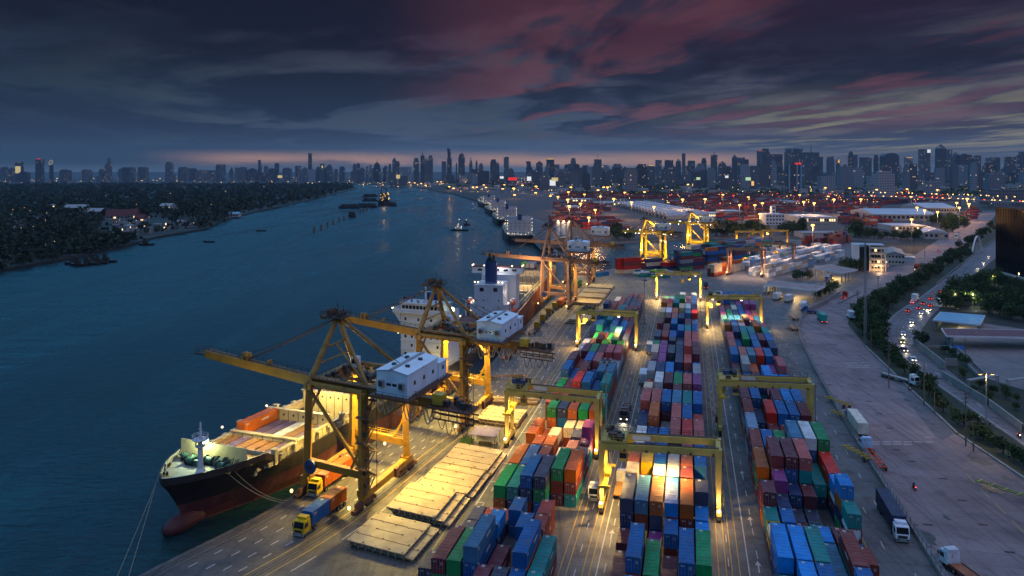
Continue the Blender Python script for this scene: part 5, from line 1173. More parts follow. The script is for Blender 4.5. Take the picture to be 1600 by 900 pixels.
def mast(lab, base, h, heads=6, lit=False, group=None, power=0, r=.28, ring=True, m='lamp', col=(1, .62, .2)):
    o = thing('light_mast', lab, 'light mast', base, 0, group)
    p = MB(M['grey']); p.tube((0, 0, 0), (0, 0, h), r, 8, 0, r * .45); p.box((0, 0, .3), (1, 1, .6)); p.build('pole', o)
    q_ = MB(M['steel'], M['grey']); q_.tube((0, 0, h - .3), (0, 0, h + .1), 1.1, 10)
    for k in range(heads): a = 2 * math.pi * k / heads; q_.box((1.9 * math.cos(a), 1.9 * math.sin(a), h), (.9, .6, .5), a, 1); q_.beam((0, 0, h), (1.5 * math.cos(a), 1.5 * math.sin(a), h), .12, .12)
    q_.build('lamp_head', o)
    if lit:
        l = MB(M[m])
        for k in range(heads): a = 2 * math.pi * k / heads; l.ball((2.0 * math.cos(a), 2.0 * math.sin(a), h - .35), .45, 7, 5)
        l.build('lamp', o)
        if power: lamp('light', (0, 0, h - 1.4), power, col, o, radius=1)
    return o
mast('slim light mast with a ring of unlit lamps rising behind the front gantry', gp(947, 700), 22, 8)
mast('light mast at the far end of the left block', gp(1007, 505), 20, 6)

# ------------------------------------------------------------------ vehicles
M['carpaint'] = paint_mat('vehicle_paint', 'object')
_w = MB(M['rubber'], M['lockbar']); _w.tube((-.16, 0, .5), (.16, 0, .5), .5, 14, 0); _w.tube((-.18, 0, .5), (.18, 0, .5), .26, 10, 1); _o = _w.build('wheel'); WHEEL = _o.data; bpy.data.objects.remove(_o)
_w = MB(M['rubber'], M['lockbar']); _w.tube((-.11, 0, .32), (.11, 0, .32), .32, 12, 0); _w.tube((-.12, 0, .32), (.12, 0, .32), .19, 10, 1); _o = _w.build('wheel'); CWHEEL = _o.data; bpy.data.objects.remove(_o)
def child(name, me, parent, loc=(0, 0, 0), col=None):
    o = bpy.data.objects.new(name, me); C.objects.link(o); o.parent = parent; o.location = loc
    if col: o.color = (*col, 1)
    return o
def painted(mb, name, parent, col): o = mb.build(name, parent); o.color = (*col, 1); return o
def truck(lab, p, ang, cab=(.7, .7, .7), L=13.5, trailer='skeletal', tcol=(.05, .05, .06), lights=True, cat='truck', load=(), name='truck', tail=True, nocab=False, loadlab=None, power=1800):
    rz = -R(ang); o = thing(name, lab, cat, (p[0], p[1], .012), rz)
    y1 = L / 2; yb = -L / 2; cy0 = y1 + .4; cyl = 2.3
    f = MB(M['steel'], M['carpaint'])
    if not nocab:
        c = MB(M['carpaint']); x = 1.22
        c.xprism([(cy0, .9), (cy0 + cyl - .05, .7), (cy0 + cyl, 1.6), (cy0 + cyl - .35, 3.0), (cy0 + .1, 3.15), (cy0, 2.9)][::-1], -x, x); c.bx(-1.0, 1.0, cy0 - .1, cy0 + 1.2, 3.1, 3.55)
        cb = painted(c, 'cab', o, cab)
        g_ = MB(M['glass']); e = cy0 + cyl
        g_.add([(-1.08, e + .01 - .02, 1.75), (1.08, e - .01, 1.75), (1.02, e - .31, 2.85), (-1.02, e - .31, 2.85)], [(3, 2, 1, 0), (0, 1, 2, 3)])
        for sx in (-1, 1): g_.bx(sx * 1.22 - .02, sx * 1.22 + .02, cy0 + .8, cy0 + 1.85, 1.75, 2.6)
        g_.build('windscreen', cb)
        bp = MB(M['steel'], M['grey']); bp.bx(-1.2, 1.2, e - .12, e + .1, .35, .85, 1); bp.bx(-.8, .8, e - .02, e + .04, .95, 1.45, 0)
        for sx in (-1, 1): bp.box((sx * 1.42, e - .25, 2.2), (.2, .12, .7), 0, 0)
        bp.build('bumper', o)
        f.bx(-.5, .5, cy0 - 2.6, cy0 + cyl - .3, .6, .95)
        for sx in (-1, 1):
            for y in (cy0 + 1.5, cy0 - 1.5): child('wheel', WHEEL, o, (sx * 1.0, y, 0))
        if lights:
            for sx in (-1, 1):
                h = MB(M['head'] if lights == True else M['glass']); h.box((sx * .85, e + .12, .75), (.3, .06, .22)); h.build('headlight', o)
            if lights is True and power: lamp('light', (0, e + .6, .9), power * .4, (1, .86, .62), o, 95, (R(80), 0, 0), .2)
    if trailer == 'box':
        t = MB(M['carpaint']); t.bx(-1.25, 1.25, yb, y1, 1.15, 4.0); t.bx(-1.27, 1.27, yb - .03, yb + .1, 1.15, 4.03); t.bx(-1.27, 1.27, y1 - .1, y1 + .03, 1.15, 4.03)
        for k in range(12): 
            for sx in (-1, 1): t.box((sx * 1.26, yb + .7 + k * (L - 1.4) / 11, 2.55), (.04, .09, 2.7))
        painted(t, 'box_body', o, tcol)
    if trailer in ('skeletal', 'box'):
        for sx in (-.5, .5): f.bx(sx - .1, sx + .1, yb, y1 + .3, .95, 1.2, 1)
        for k in range(6): f.bx(-1.2, 1.2, yb + .1 + k * (L - .5) / 5, yb + .4 + k * (L - .5) / 5, 1.0, 1.18, 1)
    elif trailer == 'flat':
        f.bx(-1.25, 1.25, yb, y1, 1.0, 1.25, 1)
        for sx in (-1, 1): f.bx(sx * 1.25 - .05, sx * 1.25 + .05, yb, y1, 1.25, 1.4, 0)
    for y in (yb + 1.0, yb + 2.2, yb + 3.4)[:3 if L > 9 else 1]:
        for sx in (-1, 1): child('wheel', WHEEL, o, (sx * 1.05, y, 0))
    painted(f, 'chassis', o, tcol if trailer != 'box' else (.05, .05, .05))
    if tail:
        for sx in (-1, 1): t = MB(M['tail']); t.box((sx * .95, yb - .03, .95), (.34, .05, .16)); t.build('tail_light', o)
    Mx = Matrix.Translation((p[0], p[1], 0)) @ Matrix.Rotation(rz, 4, 'Z')
    for i, (code, yc, ln) in enumerate(load):
        add_container(Mx @ Vector((0, yc, 1.23)), rz + math.pi, ln, code, loadlab[i], 'containers riding on trailers', door=False)
    return o
def heading_on(path, p):
    best, ang = 1e9, 0
    for a, b in zip(path, path[1:]):
        m_ = ((a[0] + b[0]) / 2 - p[0]) ** 2 + ((a[1] + b[1]) / 2 - p[1]) ** 2
        if m_ < best: best, ang = m_, math.degrees(math.atan2(b[0] - a[0], b[1] - a[1]))
    return ang
P = lambda x, y: gp(x, y)
YEL = (.62, .42, .03)
truck('yellow terminal tractor hauling a blue and an orange container along the quay', P(508, 808), 19 + 180, YEL, 13, 'skeletal', (.10, .08, .06), 'off', load=(('B', 3.2, 6.06), ('O', -3.2, 6.06)), name='terminal_tractor', loadlab=('blue short container behind the cab of the yellow tractor', 'orange short container at the rear of the yellow tractor trailer'), power=1500)
truck('skeletal trailer with an orange container waiting under the nearest quay crane', P(524, 752), 19 + 180, YEL, 13, 'skeletal', (.3, .1, .04), 'off', load=(('O', 0, 12.19),), name='terminal_tractor', loadlab=('long orange container on a trailer under the nearest quay crane',), power=1500)
truck('yellow tractor with an empty trailer crossing the apron behind the front gantry', P(790, 592), 13.2 + 245, YEL, 12.5, 'skeletal', (.16, .10, .05), True, name='terminal_tractor')
truck('empty red-lit trailer driving away along the quay lanes', P(797, 557), 13, (.3, .1, .04), 12.5, 'skeletal', (.3, .08, .03), False, name='terminal_tractor')
for k, (x, y) in enumerate(((834, 520), (843, 508), (853, 497), (863, 487))):
    truck('%s yellow tractor of the queue waiting on the quay lanes' % ordinal(k + 1), P(x, y), 14, (.35, .22, .03), 11, 'skeletal', (.08, .06, .04), False, name='terminal_tractor', tail=False)
truck('trailer with an orange container under the brown quay crane', P(877, 478), 14, (.1, .1, .3), 12.2, 'skeletal', (.1, .08, .06), False, load=(('O', 0, 12.19),), name='terminal_tractor', loadlab=('orange container on a trailer under the brown quay crane',), tail=False)
truck('trailer with a green container below the farther brown quay crane', P(903, 448), 14, (.5, .35, .03), 12.2, 'skeletal', (.1, .08, .06), False, load=(('G', 0, 12.19),), name='terminal_tractor', loadlab=('green container on a trailer below the farther brown quay crane',), tail=False)
truck('white truck head standing beside the lane between left and middle block', yard(44.5, -23.4), 193, (.72, .72, .70), 5, 'none', (.1, .1, .1), 'off', tail=False)
truck('white truck with brown trailer standing right beside the nearest gantry leg', yard(45, -18.3), 13.2, (.7, .7, .68), 7, 'flat', (.5, .27, .09), 'off', tail=False)
truck('dark truck with two bright lamps driving down the lane between blocks', yard(101, -21.6), 193, (.1, .1, .13), 11, 'skeletal', (.05, .06, .08), True, power=2500)
truck('yellow tractor parked against the middle block beyond the near gantry', yard(68, -18.2), 13.2, YEL, 6, 'flat', (.3, .2, .03), 'off', name='terminal_tractor', tail=False)
truck('white box trailer parked in the lane by grey containers', yard(133, -18.4), 13.2, (.6, .6, .62), 8, 'box', (.62, .63, .66), 'off', tail=False)
truck('white van trailer parked farther along the middle block', yard(176, -18.4), 13.2, (.5, .5, .5), 7, 'box', (.50, .55, .62), 'off', tail=False)
truck('truck with long white box trailer on the gate road at the fence', P(1340, 673), 12, (.10, .14, .22), 12.5, 'box', (.70, .64, .55), 'off', tail=False)
truck('tractor with bare orange-red skeletal trailer nosed to the fence', P(1367, 722), 11, (.45, .62, .80), 12.5, 'skeletal', (.62, .10, .05), 'off', tail=False)
truck('dark blue curtain-sided truck with white cab facing the camera', P(1391, 815), 13.2 + 180, (.70, .74, .80), 13, 'box', (.020, .028, .07), 'off', tail=False)
truck('teal box truck with red tail lamps driving away on the gate road', P(1285, 503), 12, (.1, .4, .36), 9, 'box', (.02, .30, .26), False)
truck('white flatbed truck with empty deck parked by the hedge', P(1400, 594), 157, (.70, .74, .78), 11, 'flat', (.35, .33, .33), 'off', tail=False)
truck('white van truck parked on the dark shoulder beside the hedge', P(1330, 499), 14, (.6, .62, .65), 5.5, 'box', (.62, .66, .70), 'off', tail=False)
truck('red dump truck turning behind the low barrier at the gate', P(1319, 467), 30, (.45, .05, .03), 7, 'flat', (.45, .05, .04), False)
truck('blue pickup truck with an open bed at the end of the gate wall', P(1270, 490), -60, (.05, .10, .30), 4, 'flat', (.04, .07, .2), 'off', tail=False)
truck('white box trailer standing at the end of the fence by the gate', P(1256, 484), 25, (.5, .5, .5), 9, 'box', (.66, .68, .70), 'off', tail=False)
truck('red truck with blazing head lamps on the inner road', P(1433, 421), 215, (.5, .07, .03), 7, 'box', (.40, .06, .03), True, power=4000)
truck('white coach-like truck far up the inner road', P(1495, 371), 215, (.7, .7, .7), 9, 'box', (.66, .66, .68), True, power=0)
for k, (x, y) in enumerate(((1198, 458), (1214, 469), (1232, 472))): truck('%s white box truck queuing under the gate canopy' % ordinal(k + 1), P(x, y), 35, (.6, .6, .62), 7, 'box', (.62, .63, .66), 'off', tail=False)
truck('white truck waiting in the lane of the rear gate canopy', P(1295, 438), 215, (.6, .6, .65), 7, 'box', (.4, .45, .55), 'off', tail=False)
truck('dark lorry beside the lamp at the left gate edge', P(1203, 452), 35, (.1, .14, .2), 9, 'box', (.05, .09, .14), 'off', tail=False)
truck('dark bluish lorry at the far right block with red tail', P(1103, 450), 13, (.3, .06, .03), 9, 'box', (.05, .06, .09), False)
for k, (x, y, a, c_, lab) in enumerate(((1309, 632, -20, (.40, .26, .03), 'farther yellow empty trailer chassis left of the fence'), (1318, 655, -18, (.40, .26, .03), 'nearest pair yellow chassis left of the fence, upper one'), (1340, 713, -14, (.45, .28, .03), 'largest yellow chassis left of the fence beside the blue stack'))):
    truck(lab, P(x, y), a, c_, 9, 'skeletal', c_, False, name='trailer', cat='trailer', nocab=True, tail=False)
truck('long olive empty skeletal trailer at the right edge of the gate road', P(1582, 776), -32, (.3, .3, .1), 14, 'skeletal', (.26, .26, .08), False, name='trailer', cat='trailer', nocab=True, tail=False)
for k, (x, y) in enumerate(((1239, 515), (1241, 499))):
    truck('brown loaded chassis standing along the curved fence, %s one' % ('nearer', 'farther')[k], P(x, y), 6, (.3, .15, .06), 8, 'flat', (.26, .13, .05), False, name='trailer', cat='trailer', nocab=True, tail=False)

def car_proto():
    b = MB(M['carpaint'], M['glass']); prof = [(-2.1, .35), (2.1, .35), (2.15, .75), (1.2, .95), (.55, 1.42), (-1.0, 1.46), (-1.75, 1.0), (-2.12, .9)]
    b.xprism(prof[::-1], -.84, .84)
    g_ = MB(M['glass']); g_.add([(-.7, 1.17, .99), (.7, 1.17, .99), (.62, .58, 1.42), (-.62, .58, 1.42)], [(0, 1, 2, 3), (3, 2, 1, 0)])
    for sx in (-1, 1): g_.add([(sx * .85, 1.0, .98), (sx * .85, -1.6, 1.02), (sx * .85, -1.0, 1.4), (sx * .85, .5, 1.37)], [(0, 1, 2, 3), (3, 2, 1, 0)])
    g_.add([(-.66, -1.72, 1.05), (.66, -1.72, 1.05), (.6, -1.05, 1.43), (-.6, -1.05, 1.43)], [(0, 1, 2, 3), (3, 2, 1, 0)])
    return b, g_
_b, _g = car_proto(); _ob, _og = _b.build('body'), _g.build('window'); CARB, CARG = _ob.data, _og.data; bpy.data.objects.remove(_ob); bpy.data.objects.remove(_og)
LM = {}
for nm, mt, s_, y in (('headlight', 'head', .22, 2.15), ('tail_light', 'tail', .2, -2.14)):
    for sx in (-1, 1): q_ = MB(M[mt]); q_.box((sx * .6, y, .72), (s_ * 1.5, .08, s_)); oo = q_.build(nm); LM[nm, sx] = oo.data; bpy.data.objects.remove(oo)
def car(lab, p, ang, col, lit=0):
    o = thing('car', lab, 'car', (p[0], p[1], .02), -R(ang), 'cars and traffic on the road behind the hedge')
    bd = child('body', CARB, o, col=col); child('window', CARG, bd)
    for sx in (-.76, .76):
        for y in (-1.3, 1.32): child('wheel', CWHEEL, o, (sx, y, 0))
    for sx in (-1, 1): child('headlight', LM['headlight', sx], o); child('tail_light', LM['tail_light', sx], o)
    if lit: lamp('light', (0, 2.4, .8), lit * .11, (1, .84, .58), o, 100, (R(80), 0, 0), .2)
    return o
CARS = [(1411, 524, 180, (.7, .7, .72), 6000, 'white car with blazing head lamps at the bend, lit by'), (1410, 536, 180, (.55, .5, .06), 5000, 'yellow-green taxi in the bright bunch of the bend'), (1413, 549, 180, (.04, .05, .10), 2500, 'dark saloon below the bright bunch at the bend'),
    (1426, 564, 180, (.6, .62, .66), 4000, 'pale car nearest the camera in the oncoming lane'), (1425, 505, 180, (.45, .5, .6), 7000, 'silver car alone in its own pool of headlight'), (1419, 487, 0, (.02, .02, .03), 0, 'black car near the grass tip of the bend'),
    (1436, 483, 0, (.03, .04, .07), 0, 'dark blue car left of the bright white street lamp'), (1440, 491, 180, (.7, .7, .7), 4500, 'white car below the bright street lamp'), (1452, 486, 180, (.3, .3, .3), 2000, 'grey car between street lamp and blue roofed shed'),
    (1454, 479, 0, (.4, .06, .05), 0, 'red car braking, middle of the road'), (1443, 476, 0, (.15, .05, .05), 0, 'dark red car ahead of the braking one'), (1426, 474, 0, (.65, .66, .7), 0, 'white car along the railway side kerb'),
    (1455, 468, 0, (.5, .08, .06), 0, 'red car with a white roof farther up'), (1469, 457, 0, (.55, .05, .04), 0, 'bright red hatchback, topmost of the red cars'), (1470, 468, 180, (.6, .6, .6), 3000, 'silver car by the trees with head lamps'),
    (1477, 463, 180, (.5, .5, .5), 1500, 'grey car hugging the dark trees'), (1486, 459, 180, (.2, .2, .2), 3500, 'dark car with warm head lamps beside the trees'), (1498, 447, 180, (.6, .6, .6), 1500, 'pale car second in the pair near the tree tops'),
    (1503, 444, 180, (.7, .7, .7), 5500, 'white car with the strongest lamps near the tree tops'), (1516, 433, 180, (.4, .4, .4), 1500, 'lone small car between the two lit groups'), (1528, 421, 180, (.6, .55, .5), 6500, 'car with long golden headlight streak below the glass tower'),
    (1537, 412, 180, (.6, .55, .5), 5000, 'second golden lit car below the glass tower'), (1545, 402, 180, (.6, .55, .5), 4000, 'topmost lit car beside the glass tower'), (1533, 667, 0, (.08, .02, .02), 0, 'dark car with red tail lamps near the tall double lamp'),
    (1387, 417, 200, (.6, .6, .6), 4500, 'car with lamps on beside the white office block'), (1494, 380, 200, (.08, .07, .06), 1500, 'dark car following the coach-like truck'), (1466, 393, 20, (.03, .12, .3), 0, 'blue car on the inner road')]
for x, y, fl, c_, lit, lab in CARS:
    p = gp(x, y); path = mid if (x > 1405 and not lab.endswith('inner road') and 'coach' not in lab) else [tuple(gp(1360, 430)[:2]), tuple(gp(1540, 335)[:2])]
    car(lab.replace(', lit by', ''), p, heading_on(path, p) + (180 if fl == 180 else 0), c_, lit)
truck('small white box lorry in traffic beside the railway side kerb', gp(1429.5, 471), heading_on(mid, gp(1429, 471)), (.6, .6, .6), 5, 'box', (.66, .66, .68), False)
p = P(1487, 893); o = truck('white pickup truck with an open rusty load bed at the bottom edge', (p.x + 1, p.y - 2), 13.2 - 20, (.66, .70, .76), 4.5, 'flat', (.30, .10, .05), 'off', tail=False)

# people and motorcycles
def person(lab, p, ang, shirt, trousers, parent=None, sit=False, z=0.0):
    me = bpy.data.meshes.new('person')
    if sit: J = [((0, 0, .80), .16), ((0, .12, 1.15), .17), ((0, .2, 1.38), .15), ((0, .24, 1.5), .07), ((0, .28, 1.66), .105), ((.1, .38, .78), .1), ((.15, .42, .38), .07), ((-.1, .38, .78), .1), ((-.15, .42, .38), .07), ((.22, .2, 1.32), .07), ((.3, .48, 1.12), .05), ((.3, .72, 1.08), .045), ((-.22, .2, 1.32), .07), ((-.3, .48, 1.12), .05), ((-.3, .72, 1.08), .045)]
    else: J = [((0, 0, .95), .15), ((0, 0, 1.2), .15), ((0, 0, 1.42), .16), ((0, 0, 1.53), .07), ((0, .01, 1.68), .11), ((.1, .02, .5), .085), ((.12, .10, .06), .06), ((-.1, -.02, .5), .085), ((-.12, -.12, .06), .06), ((.21, 0, 1.4), .065), ((.27, .02, 1.12), .05), ((.28, .12, .86), .04), ((-.21, 0, 1.4), .065), ((-.27, -.04, 1.12), .05), ((-.27, .05, .86), .04)]
    E_ = [(0, 1), (1, 2), (2, 3), (3, 4), (0, 5), (5, 6), (0, 7), (7, 8), (2, 9), (9, 10), (10, 11), (2, 12), (12, 13), (13, 14)]
    me.from_pydata([j[0] for j in J], E_, [])
    mt = bpy.data.materials.get('clothing') or cloth_mat()
    me.materials.append(mt)
    o = bpy.data.objects.new('person', me); C.objects.link(o); o.location = (p[0], p[1], z); o.rotation_euler = (0, 0, -R(ang)); o.color = (*shirt, 1)
    sk = o.modifiers.new('skin', 'SKIN')
    for v, (_, r_) in zip(me.skin_vertices[0].data, J): v.radius = (r_, r_)
    me.skin_vertices[0].data[0].use_root = True
    sb = o.modifiers.new('sub', 'SUBSURF'); sb.levels = sb.render_levels = 1
    return tag(o, lab, 'person')
def cloth_mat():
    m_ = bpy.data.materials.new('clothing'); m_.use_nodes = True; q_ = NT(m_.node_tree); b_ = m_.node_tree.nodes['Principled BSDF']
    z_ = q_.n('ShaderNodeSeparateXYZ'); q_.put(z_.inputs[0], q_.n('ShaderNodeTexCoord').outputs['Object']); c_ = q_.n('ShaderNodeObjectInfo').outputs['Color']
    c_ = q_.mix(q_.m('GREATER_THAN', z_.outputs[2], .95), (.03, .035, .05), c_); c_ = q_.mix(q_.m('GREATER_THAN', z_.outputs[2], 1.52), c_, (.30, .17, .10)); c_ = q_.mix(q_.m('GREATER_THAN', z_.outputs[2], 1.70), c_, (.5, .4, .05))
    q_.put(b_.inputs['Base Color'], c_); b_.inputs['Roughness'].default_value = .8; return m_
person('worker in dark clothes and helmet standing on the quay beside the crane bogie', gp(494, 781), 40, (.10, .12, .22), None)
for k, (lx, ly) in enumerate(((7.0, 27.5), (8.0, 24.8))):
    w_ = world1((lx, ly, 6.0)); person('worker on the ship deck beside the hatch, %s' % ('farther one' if k == 0 else 'nearer one'), w_, 120 + 40 * k, (.05, .06, .08), None, z=6.0)
def moto(lab, p, ang, col, lit=False):
    o = thing('motorcycle', lab, 'motorcycle', (p[0], p[1], .012), -R(ang))
    for y in (-.65, .65): child('wheel', CWHEEL, o, (0, y, 0))
    b = MB(M['carpaint'], M['steel']); b.xprism([(-.8, .75), (-.2, .5), (.35, .5), (.6, .9), (.45, 1.0), (.1, .85), (-.75, .88)][::-1], -.16, .16); b.tube((-.35, .5, 1.02), (.35, .5, 1.02), .03, 6, 1); b.tube((0, .65, .32), (0, .5, 1.0), .05, 6, 1); painted(b, 'frame', o, col)
    t = MB(M['tail']); t.box((0, -.84, .82), (.2, .05, .14)); t.build('tail_light', o)
    if lit: h = MB(M['head']); h.ball((0, .62, .92), .13, 8, 5); h.build('headlight', o)
    person('rider with dark helmet: ' + ' '.join(lab.split()[:11]), p, ang, (.06, .05, .07), None, sit=True); return o
moto('small dark motorcycle with red tail lamp alone on the gate road', gp(1428.5, 765), 8, (.25, .03, .03))
moto('motorcycle with lamp on the main road at the right picture edge', gp(1592, 684), heading_on(mid, gp(1592, 684)) + 180, (.3, .06, .04), True)
moto('motorcycle with red lamp among the cars at the road bend', gp(1420, 492), heading_on(mid, gp(1420, 492)), (.3, .03, .03))
moto('motorcycle farther up among red cars on the main road', gp(1457, 461), heading_on(mid, gp(1457, 461)), (.3, .03, .03))

# ------------------------------------------------------------------ fence, walls, poles, buildings on the right
fe = MB(M['grey'], M['concrete']); fpts = [Vector((x, y, 0)) for x, y in FENCE[1:]]
for a, b in zip(fpts, fpts[1:]):
    n = max(1, int((b - a).length / 2.4)); fe.beam(a + Vector((0, 0, .35)), b + Vector((0, 0, .35)), .3, .7, 1)
    for hh_ in (1.1, 1.6, 2.1): fe.beam(a + Vector((0, 0, hh_)), b + Vector((0, 0, hh_)), .07, .09)
    for k in range(n):
        p = a.lerp(b, k / n); fe.beam(p, p + Vector((0, 0, 2.2)), .14, .14)
        if k % 2 == 0: fe.beam(p + Vector((0, 0, .7)), a.lerp(b, min(1, (k + 1) / n)) + Vector((0, 0, 2.1)), .05, .05)
o = fe.build('fence'); tag(o, 'long steel fence on a concrete footing between container yard and gate road', 'fence')
def wall(lab, pts, h, t=.35, m='concrete', name='wall', cat='wall'):
    w_ = MB(M[m], M['grey']); P_ = [gp(x, y) for x, y in pts]
    for a, b in zip(P_, P_[1:]): 
        w_.beam(a + Vector((0, 0, h / 2)), b + Vector((0, 0, h / 2)), t, h); w_.beam(a + Vector((0, 0, h + .06)), b + Vector((0, 0, h + .06)), t + .15, .12)
        n = max(1, int((b - a).length / 3.5))
        for k in range(n + 1): q_ = a.lerp(b, k / n); w_.box((q_.x, q_.y, h / 2 + .1), (t + .2, t + .2, h + .2))
    return tag(w_.build(name), lab, cat)
wall('pale concrete wall beside the main road, far stretch with a broken end', [(1429, 539), (1477, 578)], 2.6)
wall('short concrete wall end return at the lawn', [(1478, 571), (1494, 572)], 2.4)
wall('long pale concrete road wall running to the right edge', [(1473, 590), (1545, 634), (1600, 676), (1660, 725)], 2.0)
wall('low sloping white wall along the lawn down to the side yard', [(1448, 544), (1483, 544), (1533, 593)], 1.0)
wall('second low wall beside the lawn with dark gap', [(1490, 541), (1541, 588)], .9)
wall('curved pale wall at the planted end of the gate', [(1262, 488), (1290, 474), (1311, 460)], 1.8)
wall('low dark traffic barrier island on the gate road', [(1311, 474), (1342, 458)], .7, .8)
wall('white parapet along the far side of the main road', [(1464, 445), (1500, 416), (1525, 396), (1556, 374)], 1.0)
wall('kerb wall of rough stones along the hedge', [(1352, 541), (1424, 610), (1497, 679), (1600, 748)], .22, .5)
def pole(lab, base, h, arms=2, lampon=False, m='wood', group='utility poles along the hedge', r=.16, power=0):
    o = thing('utility_pole' if not lampon else 'street_lamp', lab, 'pole' if not lampon else 'street lamp', base, 0, group)
    p = MB(M[m]); p.tube((0, 0, 0), (0, 0, h), r, 8, 0, r * .6); p.build('pole', o)
    q_ = MB(M['steel'], M['grey'])
    for k in range(arms): q_.box((0, 0, h - .6 - 1.1 * k), (2.4 - .3 * k, .14, .14), .4); [q_.box((s_ * .95, .4 * s_, h - .4 - 1.1 * k), (.12, .12, .3), 0, 1) for s_ in (-1, 1)]
    if arms: q_.build('crossarm', o)
    if lampon:
        q_ = MB(M['steel'], M['lamp'])
        for s_ in (-1, 1): q_.beam((0, 0, h - .2), (s_ * 1.3, 0, h), .12, .12); q_.box((s_ * 1.6, 0, h), (.9, .4, .22)); q_.box((s_ * 1.6, 0, h - .16), (.7, .34, .1), 0, 1)
        q_.build('lamp_head', o)
        if power: lamp('light', (0, 0, h - .8), power, (1, .60, .18), o, radius=.4)
    return o
lattice = MB(M['grey']); hh_ = 41
for sx, sy in ((-1, -1), (1, -1), (1, 1), (-1, 1)): lattice.beam((sx * .42, sy * .42, 0), (sx * .18, sy * .18, hh_), .11, .11)
for k in range(20): z_ = k * 2; r_ = .42 - .24 * z_ / hh_; lattice.beam((-r_, -r_, z_), (r_, -r_, z_ + 2), .05, .05); lattice.beam((r_, r_, z_), (-r_, r_, z_ + 2), .05, .05); lattice.beam((-r_, r_, z_), (-r_, -r_, z_ + 2), .05, .05)
o = lattice.build('lattice_mast'); o.location = gp(1352, 537); tag(o, 'tall slim lattice mast rising from the hedge corner', 'mast')
for k, (x, yb_, h, a_) in enumerate(((1340, 482, 9.5, 3), (1372, 458, 10, 3), (1361, 547, 8, 0), (1389, 606, 14, 2), (1420, 610, 9, 1), (1444, 634, 13, 0), (1460, 646, 6, 0), (1509, 697, 14, 3), (1521, 705, 8, 1), (1508, 566, 9, 0), (1428, 396, 10, 2), (1445, 402, 14, 1))):
    pole('%s pole of the hedge side power line counted from the far left' % ordinal(k + 1), gp(x, yb_), h, a_, r=.2)
pole('tall double-armed street lamp glowing orange at the right', gp(1541, 687), 17.2, 0, True, 'grey', None, .2, 5200)
pole('small street lamp on the traffic road glowing white by the shed', gp(1449, 503), 6, 0, True, 'grey', None, .12, 3500)
lm = MB(M['lamp_white']); lm.ball((0, 0, 0), .55, 8, 6); o = lm.build('flood_lamp'); o.location = gp(1449, 503) + Vector((0, 0, 5.2)); tag(o, 'bright white lamp hung low on the street lamp by the shed', 'lamp')
pg = MB(M['concrete'], M['grey'])
for a, b in (((1514, 612), (1560, 604)), ((1577, 612), (1620, 606))):
    A_, B_ = gp(*a), gp(*b)
    for d in (0, 1.2): pg.tube(A_ + Vector((0, d, 3.4)), B_ + Vector((0, d, 3.4)), .16, 6)
    for q_ in (A_, B_): pg.tube(q_, q_ + Vector((0, 0, 3.4)), .16, 6); pg.tube(q_ + Vector((0, 1.2, 0)), q_ + Vector((0, 1.2, 3.4)), .16, 6)
    pg.beam(A_ + Vector((0, .6, 3.6)), B_ + Vector((0, .6, 3.6)), 1.3, .1, 1)
tag(pg.build('pipe_rack'), 'pale pipe frame over the lawn at the right edge', 'pipe rack')

def canopy(lab, pts, z, th, roof_m, post_n=5, name='canopy', cat='canopy', lamps_=0, power=0, walls=None, col=(1, .78, .32), gable=False):
    P_ = [gp(x, y, z) for x, y in pts]; c = sum((p for p in P_), Vector((0, 0, 0))) / 4
    o = thing(name, lab, cat, (c.x, c.y, 0)); q_ = [(p.x - c.x, p.y - c.y) for p in P_]
    r_ = MB(M[roof_m], M['white']); r_.prism(q_, z - th, z, 0)
    for a, b in zip(q_, q_[1:] + q_[:1]): r_.beam((*a, z - th / 2), (*b, z - th / 2), .25, th + .3, 1)
    r_.build('roof', o)
    for k in range(post_n):
        f_ = k / (post_n - 1)
        for e0, e1 in ((q_[0], q_[1]), (q_[3], q_[2])):
            x, y = e0[0] + (e1[0] - e0[0]) * f_, e0[1] + (e1[1] - e0[1]) * f_
            ps = MB(M['concrete']); ps.tube((x * .92, y * .92, 0), (x * .92, y * .92, z - th), .32, 8); ps.build('column', o)
    if walls: w_ = MB(M[walls]); w_.prism([(x * .86, y * .86) for x, y in q_], 0, z - th - .05); w_.build('wall', o)
    if lamps_:
        l = MB(M['lamp_white'])
        for k in range(lamps_): f_ = (k + .5) / lamps_; x, y = q_[3][0] + (q_[2][0] - q_[3][0]) * f_, q_[3][1] + (q_[2][1] - q_[3][1]) * f_; l.box((x * .7, y * .7, z - th - .1), (1.2, .3, .12))
        l.build('lamp', o); lamp('light', (0, 0, z - th - .8), power, col, o, radius=.6)
    return o
M['canopy_roof'] = mat('canopy_roof', (.34, .25, .24), .7, 0, .3, .2)
canopy('flat gate canopy on columns with trucks beneath, nearer one', [(1194.5, 444), (1215.6, 439.4), (1289, 447), (1275, 453.4)], 6.4, .7, 'canopy_roof', 5, lamps_=5, power=7000, col=(1, .68, .26))
canopy('flat gate canopy farther back beside the white office', [(1272, 418), (1296, 413.4), (1340, 421.4), (1316, 426)], 6.4, .6, 'canopy_roof', 5, lamps_=5, power=9000, col=(1, .68, .26))
canopy('shed with light blue metal roof and lit open front', [(1458, 500), (1469.5, 487.6), (1539, 493), (1531, 507.5)], 4.6, .3, 'roof_blue', 6, 'shed', 'shed', 3, 1800, None)
canopy('long open shed with dark maroon roof at the side yard', [(1479, 525), (1471, 513), (1640, 517), (1640, 528)], 5.0, .3, 'roof_maroon', 7, 'shed', 'shed', 0, 0, None)
M['roof_slate'] = mat('roof_slate', (.07, .075, .085), .7, 0, .3, .1)
